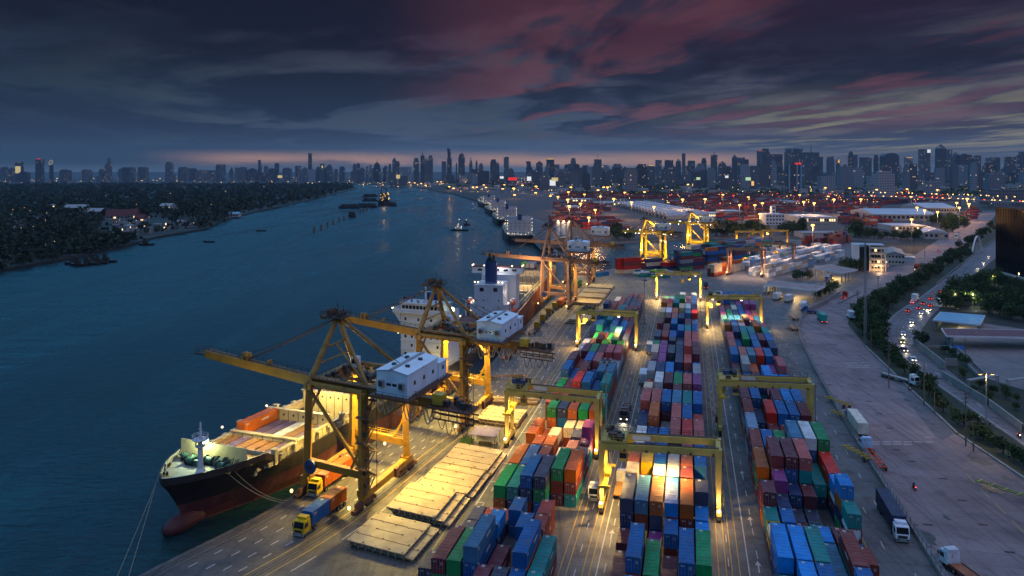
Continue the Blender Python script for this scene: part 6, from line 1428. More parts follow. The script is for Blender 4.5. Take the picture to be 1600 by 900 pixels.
canopy('long dark slate roofed wharf shed beside the far moored ships', [(846, 379), (806, 341), (824, 337), (892, 367)], 9, .6, 'roof_slate', 4, 'shed', 'warehouse', 0, 0, 'wall')
tb = MB(mat('tarp_blue', (.03, .15, .45), .6)); tb.loft([[(-3, -1, 0), (3, -1, 0), (2.4, -.6, 1.4), (-2.2, -.5, 1.2)], [(-3, 1.2, 0), (3, 1.4, 0), (2.0, .8, 1.6), (-2.4, .9, 1.1)]]); o = tb.build('tarpaulin'); o.location = gp(1496, 546); tag(o, 'crumpled blue tarpaulin over goods at the side yard', 'tarpaulin')

def pane(o, b, lit=False): return MB(M['win_warm' if lit else 'glass']).bx(*b).build('window', o)
def building(lab, x0, x1, yb_, h, d, ang=0, wall_m='wall', roof='flat', win=None, name='building', roof_m='roof_pale', cat='building', group=None, lit=0):
    a, b = gp(x0, yb_), gp(x1, yb_); w_ = (b - a).length; c = (a + b) / 2
    o = thing(name, lab, cat, c, -R(ang), group); m_ = MB(M[wall_m]); m_.bx(-w_ / 2, w_ / 2, 0, d, 0, h); m_.build('wall', o)
    r_ = MB(M[roof_m], M['wall'])
    if roof == 'flat': r_.bx(-w_ / 2 - .3, w_ / 2 + .3, -.3, d + .3, h, h + .5)
    elif roof == 'gable': r_.yprism([(-w_ / 2 - .4, h - .1), (w_ / 2 + .4, h - .1), (0, h + w_ * .16)], -.5, d + .5)
    elif roof == 'ridge': r_.xprism([(-.6, h - .1), (d + .6, h - .1), (d / 2, h + min(d * .18, 6))][::-1], -w_ / 2 - .5, w_ / 2 + .5)
    elif roof == 'steep': r_.xprism([(-1, h - .2), (d + 1, h - .2), (d / 2, h + d * .6)][::-1], -w_ / 2 - .8, w_ / 2 + .8)
    r_.build('roof', o)
    if win:
        nx, nz = win
        for i in range(nx):
            for j in range(nz): x = -w_ / 2 + w_ * (i + .5) / nx; z_ = h * (j + .55) / nz; pane(o, (x - w_ * .3 / nx, x + w_ * .3 / nx, -.06, .02, z_ - h * .2 / nz, z_ + h * .2 / nz), rng.random() < lit)
    return o
# the four-storey office at the gate
p = gp(1362, 424); o = thing('office_building', 'white four-storey gate office with rounded balconies and dark glass front', 'building', p, -R(18))
w_ = MB(M['cream'], M['white']); w_.bx(-11.5, -4.5, 2, 14, 0, 18, 1); w_.bx(-4.3, 8, 2, 14, 0, 17, 0); w_.bx(-1.6, -.9, -.6, 2, 0, 18, 0); w_.bx(-11.5, -8, -1, 2, 3, 18.6, 1); w_.build('wall', o)
MB(M['glass']).bx(-7.9, -1.7, .4, 2, .3, 17).build('glass_front', o)
for k in range(4):
    for j in range(4): pane(o, (0.2 + j * 1.9, 1.6 + j * 1.9, 1.92, 2.0, 1.8 + k * 4, 3.6 + k * 4), (k, j) in ((3, 1), (1, 2)))
for k in range(4):
    b = MB(M['cream']); pts = [(-.8, 2), (-.8, -1.6)] + [(6 + 3.4 * math.sin(t), .6 - 2.4 * math.cos(t)) for t in [i * math.pi / 10 for i in range(8)]] + [(8, 2)]
    b.prism(pts, 4.0 * (k + 1) - .1, 4.0 * (k + 1) + .2)
    for a_, c_ in zip(pts[1:-1], pts[2:]): b.beam((*a_, 4.0 * (k + 1) + .9), (*c_, 4.0 * (k + 1) + .9), .2, .5)
    for t_ in (0, 3, 6): b.tube((*pts[2 + t_], 4 * k), (*pts[2 + t_], 4 * k + 4), .3, 6)
    b.build('balcony', o)
r_ = MB(M['roof_pale']); r_.bx(-12, 8.5, 1.6, 14.5, 18, 18.5); r_.build('roof', o); lamp('light', (4, -5, 3), 3500, (1, .62, .35), o)
building('long grey roofed annex hall right behind the white office', 1384, 1412, 414, 8, 42, 24, 'wall', 'gable', (6, 2), 'hall', 'grey')
building('low white lean-to by the inner road behind the office', 1407, 1428, 409, 3, 8, 24, 'white', 'flat', None, 'shed', 'roof_pale')
building('broad warehouse with white curved roof, larger of the pair', 1368, 1462, 345, 9, 110, 8, 'wall', 'ridge', (14, 1), 'warehouse', 'roof_pale')
building('second white roofed warehouse just behind the larger one', 1447, 1494, 333, 9, 110, 8, 'wall', 'ridge', (12, 1), 'warehouse', 'roof_pale')
building('long low warehouse with pale roof and lit doors near trees', 1394, 1448, 361, 6, 40, 4, 'wall', 'flat', (10, 1), 'warehouse', 'roof_pale', lit=.4)
building('pale roofed depot with a row of lit doors', 1250, 1305, 349, 8, 70, 4, 'wall', 'flat', (16, 1), 'warehouse', 'roof_pale', lit=.55)
building('white gabled hall at the bend of the inner road', 1446, 1480, 374, 7, 40, 20, 'wall', 'gable', (5, 1), 'hall', 'roof_pale')
building('low green painted shed in front of dark trees', 1338, 1370, 369, 6, 18, 0, 'green', 'flat', None, 'shed', 'grey')
building('grey shed roof left of the green shed', 1255, 1316, 372, 5, 26, 0, 'wall', 'flat', None, 'shed', 'grey')
building('white modern building with a tall slab beyond the basin trees', 1197, 1226, 352, 14, 26, 0, 'white', 'flat', (6, 3), 'building', 'white')
building('tall white slab tower attached beyond the basin trees', 1206, 1212, 351, 24, 8, 0, 'white', 'flat', (1, 5), 'building', 'white')
for k, (x0, x1, y, h) in enumerate(((1104, 1130, 340, 6), (1232, 1250, 322, 9), (890, 925, 316, 7), (885, 905, 328, 6), (930, 962, 322, 7), (1130, 1160, 336, 6), (860, 872, 306, 8))):
    building('%s low pale roofed yard shed of the far container yard from the left' % ordinal(1 + sum(1 for q_ in (1104, 1232, 890, 885, 930, 1130, 860) if q_ < x0)), x0, x1, y, h, 45, 0, 'wall', 'flat', (8, 1), 'shed', 'roof_pale', lit=.4)
# barrel vaulted transit shed
A_, B_ = gp(963, 322), gp(1043, 343); D_ = gp(1108, 340) - B_; nv = 17; o = thing('transit_shed', 'long transit shed with a row of white barrel-vault roofs', 'warehouse', A_)
wv = MB(M['wall'], M['glass']); vr = MB(M['roof_pale'], M['white']); E_ = (B_ - A_)
for k in range(nv):
    a, b = E_ * (k / nv), E_ * ((k + .94) / nv); n = 8
    ring = lambda off, r0=1.0: [a.lerp(b, .5 - .5 * math.cos(math.pi * i / n)) + off + Vector((0, 0, 4.5 + 4.5 * math.sin(math.pi * i / n))) for i in range(n + 1)]
    vr.loft([ring(Vector((0, 0, 0))), ring(D_)], 0, False, False); f0 = ring(D_ * .001); wv.add(f0, [tuple(range(n + 1))]); wv.quad(a, b, b + Vector((0, 0, 4.5)), a + Vector((0, 0, 4.5)))
    wv.quad(a.lerp(b, .2) + Vector((-.6, 0, .3)), a.lerp(b, .8) + Vector((-.6, 0, .3)), a.lerp(b, .8) + Vector((-.6, 0, 4)), a.lerp(b, .2) + Vector((-.6, 0, 4)), 1)
    g0 = [p + Vector((-.5, -.3, .4)) for p in ring(Vector((0, 0, 0)))]; 
    for p, q_ in zip(g0, g0[1:]): vr.beam(p, q_, 1.2, 1.6, 1)
    for j in range(4): c_ = a.lerp(b, .5) + D_ * ((j + .5) / 4) + Vector((0, 0, 9.2)); vr.box(c_, (7, 9, .8), 0, 1)
wv.quad(Vector((0, 0, 0)) + E_, E_ + D_, E_ + D_ + Vector((0, 0, 4.5)), E_ + Vector((0, 0, 4.5)))
wv.build('wall', o); vr.mats[0] = M['ship_dim']; vr.build('roof', o)
# silos by the basin
for k, x in enumerate((872, 880.5, 889)):
    p = gp(x, 382); o = thing('silo', '%s white lamp-topped silo of three beyond the near cranes' % ('leftmost', 'middle', 'rightmost')[k], 'silo', p, 0, 'white silos beyond the basin'); s_ = MB(M['white'], M['steel']); s_.tube((0, 0, 0), (0, 0, 21), 2.3, 14); s_.tube((0, 0, 21), (0, 0, 23), 2.3, 14, 0, .6); s_.build('shell', o)
    l = MB(M['lamp']); l.ball((0, -2.5, 22.5), .8, 8, 5); l.build('lamp', o); lamp('light', (0, -5, 22), 900, (1, .66, .35), o)
# dark glass office at the right edge
M['tower_glass'] = mat('curtain_wall', (.004, .006, .009), .18, 0, .3, .05, spec=.02)
A_ = gp(1556, 424); B_ = gp(1620, 441); o = thing('office_tower', 'dark glass office block cut by the right picture edge', 'building', A_)
e = (B_ - A_); e.z = 0; n_ = Vector((-e.y, e.x, 0)).normalized() * 60; m_ = MB(M['tower_glass'], M['steel'], M['win_warm'])
poly = [(0, 0), (e.x * 1.4, e.y * 1.4), (e.x * 1.4 + n_.x, e.y * 1.4 + n_.y), (n_.x, n_.y)]; m_.prism(poly, 1, 44); m_.build('glass_wall', o)
fm = MB(M['tower_glass'], M['win_warm'], M['wall']); 
for k in range(12): z_ = 1 + k * 3.6; [fm.beam((*a, z_), (*b, z_), .3, .35) for a, b in ((poly[0], poly[1]), (poly[3], poly[0]))]
for k in range(22): f_ = k / 21; p = Vector((poly[1][0] * f_, poly[1][1] * f_, 0)); fm.beam(p + Vector((0, 0, 1)), p + Vector((0, 0, 44)), .2, .25); p = Vector((n_.x * f_, n_.y * f_, 0)); fm.beam(p + Vector((0, 0, 1)), p + Vector((0, 0, 44)), .2, .25)
fm.prism([(x * 1.01 - .3, y * 1.01 - .3) for x, y in poly], 44, 45.2, 0); fm.prism([(x * 1.05 - 3, y * 1.05 - 3) for x, y in poly], .0, 1.0, 2)
for k in range(9): fm.beam((k * 1.6 - 1, .2 * k, 45), (k * 1.6 - 1, .2 * k, 49), .2, .2, 2)
fm.build('mullions', o)
for k in range(16): wn = MB(M['win_warm']); f_ = rng.uniform(.02, .9); z_ = 2 + 3.6 * rng.randrange(11); p = Vector((poly[1][0] * f_, poly[1][1] * f_, 0)); wn.box((p.x + .12, p.y - .35, z_ + 1.8), (1.1, .1, 1.0), math.atan2(e.y, e.x)); wn.build('window', o)
# white arched footbridge
p0, p1 = gp(1519, 397), gp(1534, 392); o = thing('footbridge', 'white tubular arch footbridge over the road near the glass tower', 'footbridge', p0); b = MB(M['white']); v = p1 - p0
for d in (-2.5, 0, 2.5):
    pts = [v * (k / 12) + Vector((d * .5, d, 17 * math.sin(math.pi * (.08 + .84 * k / 12)) - 3)) for k in range(13)]; b.path(pts, .35, 6)
for k in range(13): q_ = v * (k / 12); z_ = 17 * math.sin(math.pi * (.08 + .84 * k / 12)) - 3; b.beam(q_ + Vector((-1.2, -2.5, z_)), q_ + Vector((1.2, 2.5, z_)), .2, .2); b.beam(q_ + Vector((0, -2.5, 0)), q_ + Vector((0, -2.5, max(z_, .5))), .12, .12)
b.build('arch', o)
M['lamp_far'] = glow('lamp_far', (1, .50, .12), 4)
M['lamp_dim'] = glow('lamp_dim', (1, .60, .26), 1.6)
# ------------------------------------------------------------------ trees
def leaf_mat(name, c1, c2):
    m = bpy.data.materials.new(name); m.use_nodes = True
    q = NT(m.node_tree); b = m.node_tree.nodes['Principled BSDF']; geo = q.n('ShaderNodeNewGeometry'); t = q.n('ShaderNodeTexCoord').outputs['Object']
    c = q.mix(geo.outputs['Random Per Island'], c1, c2); c = q.mix(q.m('MULTIPLY', q.smooth(q.noise(t, .7, 3), .35, .65), .5), c, tuple(x * .5 for x in c1))
    q.put(b.inputs['Base Color'], c); b.inputs['Roughness'].default_value = .75; b.inputs['Specular IOR Level'].default_value = .2; return m
LEAF = [leaf_mat('leaves_dark', (.022, .05, .016), (.05, .095, .03)), leaf_mat('leaves_mid', (.035, .07, .02), (.075, .12, .035)), leaf_mat('leaves_olive', (.05, .075, .022), (.09, .12, .04))]
def crown_mesh(r, h, z0, n, s, lm, clumps=9):
    mb = MB(lm); cs = [(rng.uniform(-.6, .6) * r, rng.uniform(-.6, .6) * r, z0 + h * rng.uniform(.15, .85), rng.uniform(.35, .6) * r) for _ in range(clumps)]
    for _ in range(n):
        cx, cy_, cz, cr = rng.choice(cs); d = Vector((rng.gauss(0, 1), rng.gauss(0, 1), rng.gauss(0, .8))).normalized() * cr * rng.uniform(.55, 1.08); c = Vector((cx, cy_, cz)) + d
        a = Vector((rng.gauss(0, 1), rng.gauss(0, 1), rng.gauss(0, 1))).normalized() * s * rng.uniform(.6, 1.2); b = a.cross(Vector((rng.gauss(0, 1), rng.gauss(0, 1), rng.gauss(0, 1))).normalized()) * .8
        mb.add([c - a, c + b * .7, c + a, c - b], [(0, 1, 2, 3)])
    return mb
TREES = []
for i in range(5):
    r, h = (2.6, 4.6) if i < 3 else (4.2, 7.5)
    t = MB(M['trunk']); th = 1.4 if i < 3 else 2.6; t.tube((0, 0, -.1), (.1, 0, th + .8), .26 if i < 3 else .4, 8, 0, .14)
    for k in range(4): a = k * 1.7 + i; t.tube((.1, 0, th * (.7 + .1 * k)), (r * .5 * math.cos(a), r * .5 * math.sin(a), th + h * .4), .12, 6, 0, .04)
    ot = t.build('trunk'); oc = crown_mesh(r, h, th * .55, 520 if i < 3 else 900, .42 if i < 3 else .55, LEAF[i % 3], 9 if i < 3 else 14).build('crown')
    TREES.append((ot.data, oc.data)); bpy.data.objects.remove(ot); bpy.data.objects.remove(oc)
def tree(p, sc, i, lab, group, name='tree'):
    o = thing(name, lab, 'tree', (p[0], p[1], 0), rng.uniform(0, 6.28), group); o.scale = (sc * rng.uniform(.85, 1.2), sc * rng.uniform(.85, 1.2), sc * rng.uniform(.85, 1.15))
    child('trunk', TREES[i][0], o); child('crown', TREES[i][1], o); return o
HED = [(1600, 728), (1585, 718), (1568, 709), (1552, 697), (1537, 688), (1522, 678), (1507, 668), (1492, 653), (1474, 644), (1466, 628), (1452, 618), (1448, 606), (1436, 600), (1426, 588), (1414, 582), (1404, 572), (1394, 560), (1383, 556), (1376, 545), (1366, 540), (1372, 532), (1362, 530), (1355, 524), (1363, 520), (1348, 517), (1357, 512), (1345, 505), (1352, 502), (1362, 506), (1341, 497), (1354, 494), (1364, 490), (1347, 488), (1358, 483), (1370, 480), (1380, 477), (1366, 475), (1386, 468), (1376, 469), (1396, 463), (1390, 459), (1404, 456), (1412, 450), (1418, 455), (1426, 445), (1434, 440), (1440, 436), (1446, 429), (1456, 424), (1452, 432), (1464, 417), (1474, 412), (1480, 404), (1488, 398), (1494, 408), (1500, 390), (1508, 398), (1512, 381), (1522, 375), (1530, 367), (1540, 362), (1550, 352)]
HED = [q_ for a_, b_ in zip(HED, HED[1:]) for q_ in ((a_, ((a_[0] + b_[0]) / 2 + 2, (a_[1] + b_[1]) / 2)) if a_[1] < 575 else (a_,))] + HED[-1:]
for k, (x, y) in enumerate(HED):
    if y > 640 and k % 2: tree(gp(x, y), rng.uniform(.45, .65), k % 3, '%s tree of the roadside hedge counted from the near right end' % ordinal(k + 1), 'trees and bushes of the roadside hedge')
    else: tree(gp(x, y), rng.uniform(.75, 1.05) if y > 540 else rng.uniform(1.0, 1.5), k % 3, '%s tree of the roadside hedge counted from the near right end' % ordinal(k + 1), 'trees and bushes of the roadside hedge')
for k, (x, y) in enumerate([q_ for q_ in HED if 352 < q_[1] < 528]):
    if k % 3 != 1: tree(gp(x + 9 - (528 - y) * .02, y + 3), rng.uniform(.8, 1.3), k % 4, '%s tree of the hedge\'s road side row, counted from its lower end' % ordinal(k + 1), 'trees and bushes of the roadside hedge')
for k, (x, y) in enumerate(((1492, 481), (1520, 482), (1507, 480), (1552, 451), (1592, 446))):
    p = gp(x, y - 3); o = thing('lamp_post', '%s yellow lamp shining between the trees of the dark grove, from the left' % ordinal(k + 1), 'lamp post', p, 0, 'lamps in the dark grove'); q_ = MB(M['grey']); q_.tube((0, 0, 0), (0, 0, 6.2), .1, 6); q_.build('pole', o); q_ = MB(M['lamp']); q_.ball((0, 0, 6.3), .38, 7, 5); q_.build('lamp', o); lamp('light', (0, -.8, 6), 2200, (.95, 1, .45), o, radius=.3)
WOOD = [(1484, 466), (1493, 461), (1502, 456), (1512, 452), (1523, 449), (1535, 447), (1548, 446), (1560, 449), (1574, 452), (1588, 455), (1600, 458), (1488, 474), (1500, 470), (1513, 467), (1527, 464), (1542, 462), (1557, 465), (1573, 468), (1590, 471), (1494, 482), (1508, 479), (1523, 477), (1538, 476), (1554, 480), (1570, 484), (1586, 487), (1602, 490), (1546, 490), (1562, 494), (1580, 498), (1598, 502), (1478, 480), (1440, 541), (1540, 440), (1556, 438)]
for k, (x, y) in enumerate(WOOD): tree(gp(x, y), rng.uniform(.85, 1.15), 3 + k % 2, '%s tree of the dark grove behind the sheds, counted from its left rear' % ordinal(k + 1), 'trees of the dark grove behind the sheds')
FAR_T = [(957, 372), (966, 374), (975, 373), (984, 374), (962, 368), (1120, 368), (1128, 370), (1136, 369), (1144, 368), (1152, 368), (1160, 366), (1168, 366), (1176, 366), (1184, 367), (1192, 367), (1240, 367), (1250, 366), (1336, 370), (1345, 371), (1355, 372), (1366, 372), (1376, 374), (1386, 372), (1396, 373), (1407, 375), (1418, 374), (1429, 376), (1436, 372), (1456, 352), (1466, 350), (1476, 352), (1484, 350), (1492, 354), (1499, 352), (1330, 420), (1322, 424), (1338, 424), (1232, 366), (1225, 366), (1488, 362), (1478, 362), (1506, 356), (1290, 460), (1297, 457), (1283, 464), (1303, 453), (1276, 468), (1245, 437), (1254, 435), (1262, 436)]
for k, (x, y) in enumerate(FAR_T): tree(gp(x, y), rng.uniform(1.5, 2.1) if y < 372 else (rng.uniform(1.0, 1.4) if y < 430 else .7), 3 + k % 2, '%s dark tree between the basin and the warehouses, roughly from the left' % ordinal(k + 1), 'dark trees between basin and warehouses')
LAWN = [(1490, 556), (1500, 562), (1512, 572), (1476, 552), (1505, 590), (1530, 606), (1550, 616), (1572, 622), (1590, 628), (1520, 612), (1545, 640 - 14), (1440, 541), (1586, 640)]
for k, (x, y) in enumerate(LAWN): tree(gp(x, y), rng.uniform(.45, .7), k % 3, '%s bush on the lawn behind the road wall, counted from its upper end' % ordinal(k + 1), 'bushes on the lawn')

# the wooded left bank reads as one dark mass
def inside(p, poly):
    x, y = p; c = False; n = len(poly)
    for i in range(n):
        (x0, y0), (x1, y1) = poly[i], poly[(i + 1) % n]
        if (y0 > y) != (y1 > y) and x < (x1 - x0) * (y - y0) / (y1 - y0) + x0: c = not c
    return c
fw = MB(leaf_mat('woodland_leaves', (.010, .022, .010), (.024, .042, .018)), leaf_mat('woodland_leaves_mid', (.014, .026, .010), (.03, .048, .018))); coast_in = L_POLY
HOUSE_PX = [(97, 131, 331), (136, 160, 336), (165, 199, 343), (201, 222, 345), (248, 266, 329)]
n_ = 0; r2 = random.Random(3)
while n_ < 2100:
    x, y = r2.uniform(-60, 556), 289.8 + (r2.random() ** 1.35) * 135
    p = gp(x, y)
    if not inside((p.x, p.y), coast_in): continue
    if any(a - 3 < x < b + 3 and yb_ - 3 < y < yb_ + 3 for a, b, yb_ in HOUSE_PX) or (150 < x < 312 and 340 < y < 374 and r2.random() < .93) or (x < 110 and 336 < y < 372 and r2.random() < .45): continue
    n_ += 1; sc = 1 + (p.y - 500) / 1400; sc = max(.9, min(sc, 4)); r = r2.uniform(3.6, 6.5) * sc; h = r2.uniform(5, 9) * min(sc, 1.9); mi = n_ % 2
    for _ in range(20):
        d = Vector((r2.gauss(0, 1), r2.gauss(0, 1), abs(r2.gauss(0, .8)))).normalized(); c = Vector((p.x, p.y, h * .25)) + Vector((d.x * r, d.y * r, d.z * h * .8)); s_ = r * r2.uniform(.28, .5)
        a = Vector((r2.gauss(0, 1), r2.gauss(0, 1), r2.gauss(0, .7))).normalized() * s_; b = a.cross(Vector((r2.gauss(0, 1), r2.gauss(0, 1), r2.gauss(0, 1))).normalized())
        fw.add([c - a, c + b * .7, c + a, c - b], [(0, 1, 2, 3)], mi)
tag(fw.build('woodland'), 'dark woodland covering the left river bank', None, None, 'stuff')
# houses among the trees of the left bank
hs = [('long pale blue roofed hall, left of two on the left bank', 97, 131, 331, 7, 30, 'ridge', 'grey'), ('blue-grey roofed hall beside the red temple roofs', 136, 160, 336, 6, 26, 'ridge', 'grey'), ('red tiled temple hall, larger', 165, 199, 343, 5, 16, 'steep', 'roof_red'), ('red tiled temple hall, smaller right one', 201, 212, 343, 7, 14, 'steep', 'roof_red'), ('red tiled low temple wing at the right', 210, 224, 346, 4, 10, 'steep', 'roof_red'), ('white hall with bluish roof alone among trees', 248, 266, 329, 8, 26, 'ridge', 'grey'), ('white house on the bank near the headland', 330, 344, 340, 6, 14, 'flat', 'roof_pale'), ('row of pale roofs on the bank by the headland', 346, 372, 339, 5, 14, 'ridge', 'roof_blue')]
for lab, x0, x1, y, h, d, rf, rm in hs: building(lab, x0, x1, y, h, d, 0, 'wall', rf, (6, 1), 'house', rm, lit=.15)
k = 0
for x, y in ((176, 352), (186, 356), (196, 358), (206, 354), (214, 360), (222, 357), (232, 361), (240, 356), (250, 359), (258, 354), (268, 357), (276, 352), (284, 355), (292, 350), (302, 352), (225, 365), (205, 366), (190, 362), (62, 350), (44, 346), (22, 358), (76, 326), (30, 372), (80, 384), (65, 395), (20, 350), (110, 372), (12, 364)):
    k += 1; building('%s small waterside house of the left bank village, counted along the shore' % ordinal(k), x, x + rng.uniform(6, 10), y, rng.uniform(4, 7), 8, rng.uniform(-20, 20), rng.choice(('wall', 'grey', 'wall')), rng.choice(('ridge', 'gable', 'flat')), (3, 1), 'house', rng.choice(('roof_slate', 'grey', 'roof_red', 'grey')), 'house', 'houses of the left bank village', lit=.12)
def light_at(p, z, r, m): return None
VL_ = [(34, 293), (20, 340), (38, 337), (47, 342), (73, 346), (71, 358), (33, 371), (18, 348), (52, 369), (137, 339), (165, 316), (182, 361), (203, 363), (187, 358), (214, 371), (213, 331), (233, 353), (266, 312), (330, 331), (352, 309), (394, 313), (412, 300), (480, 302), (450, 306), (500, 296), (300, 300), (140, 300), (60, 300)]
for k, (x, y) in enumerate(VL_[::1][:22]):
    p = gp(x, y); sc = max(.8, p.y / 900); o = thing('lamp_post', '%s small lit lamp post among the trees of the left bank, roughly from the left' % ordinal(k + 1), 'lamp post', p, 0, 'lamp posts among the left bank trees')
    q_ = MB(M['grey']); q_.tube((0, 0, 0), (0, 0, 11 * sc ** .5), .15, 5); q_.build('pole', o); q_ = MB(M['lamp_dim']); q_.ball((0, 0, 11 * sc ** .5), .36 * sc, 6, 4); q_.build('lamp', o)

# ------------------------------------------------------------------ far container yards
def yard_rows(poly_px, step, ang, cols, tiers, gap=.12, L=12.2, fill=.86, wrow=3):
    poly = px2(poly_px); xs = [p[0] for p in poly]; ys = [p[1] for p in poly]; a = R(ang); d = Vector((math.sin(a), math.cos(a))); n = Vector((math.cos(a), -math.sin(a))); c = Vector((sum(xs) / len(xs), sum(ys) / len(ys))); ext = max(max(xs) - min(xs), max(ys) - min(ys))
    t = -ext
    while t < ext:
        s = -ext; run = rng.choice(tiers); 
        while s < ext:
            if rng.random() < .15: run = rng.choice(tiers)
            p = c + d * s + n * t
            if inside((p.x, p.y), poly) and rng.random() < fill:
                for w_ in range(wrow):
                    hgt = max(1, run + rng.choice((-1, 0, 0))); q_ = p + n * (w_ * 2.6)
                    for k in range(hgt): col = PAL[rng.choice(cols)][0]; j = rng.uniform(.8, 1.2); many_box((q_.x, q_.y, k * 2.6 + 1.32), (CW, L, CH), -a, [x * j for x in col])
            s += L + (0.5 if rng.random() > gap else 8)
        t += step
DOCK = 'BNDGRMOgTNB'; RED = 'RMMRrRPMMDNODg'
yard_rows([(1052, 416), (1100, 404), (1150, 396), (1192, 387), (1200, 392), (1160, 407), (1110, 416), (1062, 424)], 9, 52, DOCK, (3, 4, 4, 5), wrow=2, fill=.95)
yard_rows([(1062, 405), (1120, 398), (1150, 391), (1158, 394), (1110, 404)], 9, 52, 'ROMNrBDG', (2, 3, 4), wrow=2, fill=.95)
for x, y, a_, codes in ((974, 426.5, 62, 'Crrr'), (985, 426.5, 62, 'CrRr'), (1003, 422, 62, 'RR'), (1019, 421, 62, 'NCD'), (1031, 419, 62, 'DO'), (935, 432, 55, 'B'), (1010, 416, 60, 'Or'), (1044, 421, 60, 'Dr')):
    p = gp(x, y)
    for j, c_ in enumerate(codes): many_box((p.x, p.y, j * 2.6 + 1.32), (CW, 12.2, CH), -R(a_), PAL[c_][0]); many_box((p.x + 2, p.y + 2.2, j * 2.6 + 1.32), (CW, 12.2, CH), -R(a_), PAL[c_][0])
yard_rows([(1168, 431), (1190, 434), (1250, 418.5), (1314, 401), (1302, 393), (1240, 394), (1190, 402), (1164, 414)], 8.6, 40, 'WWgWLgWC', (2, 3, 3, 3), wrow=2, fill=.95)
yard_rows([(1240, 385), (1290, 376), (1330, 378), (1322, 384), (1302, 386)], 10, 36, RED, (2, 3, 4), wrow=2)
yard_rows([(1100, 432), (1135, 415), (1150, 420), (1130, 436)], 12, 40, 'RMORC', (1, 2, 3), wrow=2)
for k in range(26):                                        # loose flats and low stacks behind the middle block
    p = gp(rng.uniform(1000, 1040), rng.uniform(424, 434)); col = PAL[rng.choice('bBTlWGb')][0]; many_box((p.x, p.y, .8 + .6 * (k % 2)), (2.4, rng.choice((6, 12)), 1.2), -R(rng.uniform(50, 70)), col)
far_poly = [[(866, 352), (1000, 366), (930, 330), (862, 338)], [(870, 330), (962, 330), (940, 318), (866, 320)], [(1060, 333), (1245, 333), (1240, 316), (1040, 315)], [(1120, 346), (1195, 346), (1195, 336), (1120, 336)], [(1235, 330), (1372, 336), (1380, 318), (1300, 306), (1235, 308)], [(1310, 350), (1392, 356), (1380, 340), (1312, 338)], [(880, 312), (1235, 312), (1230, 303), (880, 302)], [(1380, 322), (1440, 316), (1500, 318), (1490, 308), (1300, 302)], [(1500, 352), (1520, 342), (1532, 330), (1520, 326), (1500, 338)]]
for k, pl in enumerate(far_poly): yard_rows(pl, 22 if k not in (6, 7) else 40, rng.uniform(68, 82), RED, (1, 2, 2, 3, 3), wrow=2, fill=.8, L=12.2 if k not in (6, 7) else 24)

# ------------------------------------------------------------------ floodlight masts of the far yards
LP = [(1240 + a / 4.444, 290 + b / 4.444) for a, b in ((42, 65), (240, 75), (70, 113), (143, 122), (280, 97), (467, 95), (220, 15), (390, 18), (577, 28), (600, 15), (788, 25), (815, 77), (857, 153), (998, 30), (1133, 120), (1205, 92), (1218, 128), (1150, 153), (1000, 183), (910, 172), (133, 275), (820, 235), (1210, 320))] + \
     [(800 + a / 4, 200 + b / 4) for a, b in ((12, 380), (65, 358), (150, 365), (148, 405), (16, 418), (240, 425), (287, 430), (368, 370), (352, 400), (348, 448), (357, 488), (428, 473), (453, 415), (538, 388), (573, 370), (597, 370), (553, 428), (520, 512), (480, 560), (636, 443), (705, 403), (709, 350), (747, 465), (828, 400), (887, 493), (1066, 447), (1100, 353), (1207, 445), (1318, 417), (1423, 482), (1477, 432), (1518, 482), (1565, 470), (1550, 538))] + \
     [(540 + a / 5.926, 220 + b / 5.926) for a, b in ((515, 383), (495, 378), (590, 385), (700, 395), (740, 412), (850, 378), (885, 380), (640, 390), (1110, 383), (1140, 380), (1180, 430), (1215, 430), (1280, 410), (1300, 432), (1292, 395), (1470, 408), (1455, 445), (1555, 440), (960, 425), (1000, 440))]
LP = sorted(q_ for q_ in LP if not (q_[0] > 1485 and q_[1] > 355))
for k, (x, y) in enumerate(LP):
    hgt = 25 if x > 800 else 14; p = gp(x, y, hgt); p.z = 0; sc = min(2.6, max(.9, p.y / 900)); big = y > 310
    o = thing('light_mast', '%s glowing floodlight mast of the far yards, counted from the left' % ordinal(k + 1), 'light mast', p, 0, 'floodlight masts of the far yards')
    q_ = MB(M['grey']); q_.tube((0, 0, 0), (0, 0, hgt), .35, 6, 0, .2); q_.build('pole', o)
    q_ = MB(M['lamp_far'])
    for a_ in range(4): q_.ball((.9 * sc * math.cos(a_ * 1.57), .6 * sc * math.sin(a_ * 1.57), hgt), (.92 if big else .62) * sc, 6, 4)
    q_.build('lamp_head', o)
    if big or k % 2 == 0: lamp('light', (0, 0, hgt - 2), (30000 if big else 12000) * (sc if sc > 1 else 1) ** 1.1, (1, .50, .16), o, radius=2)

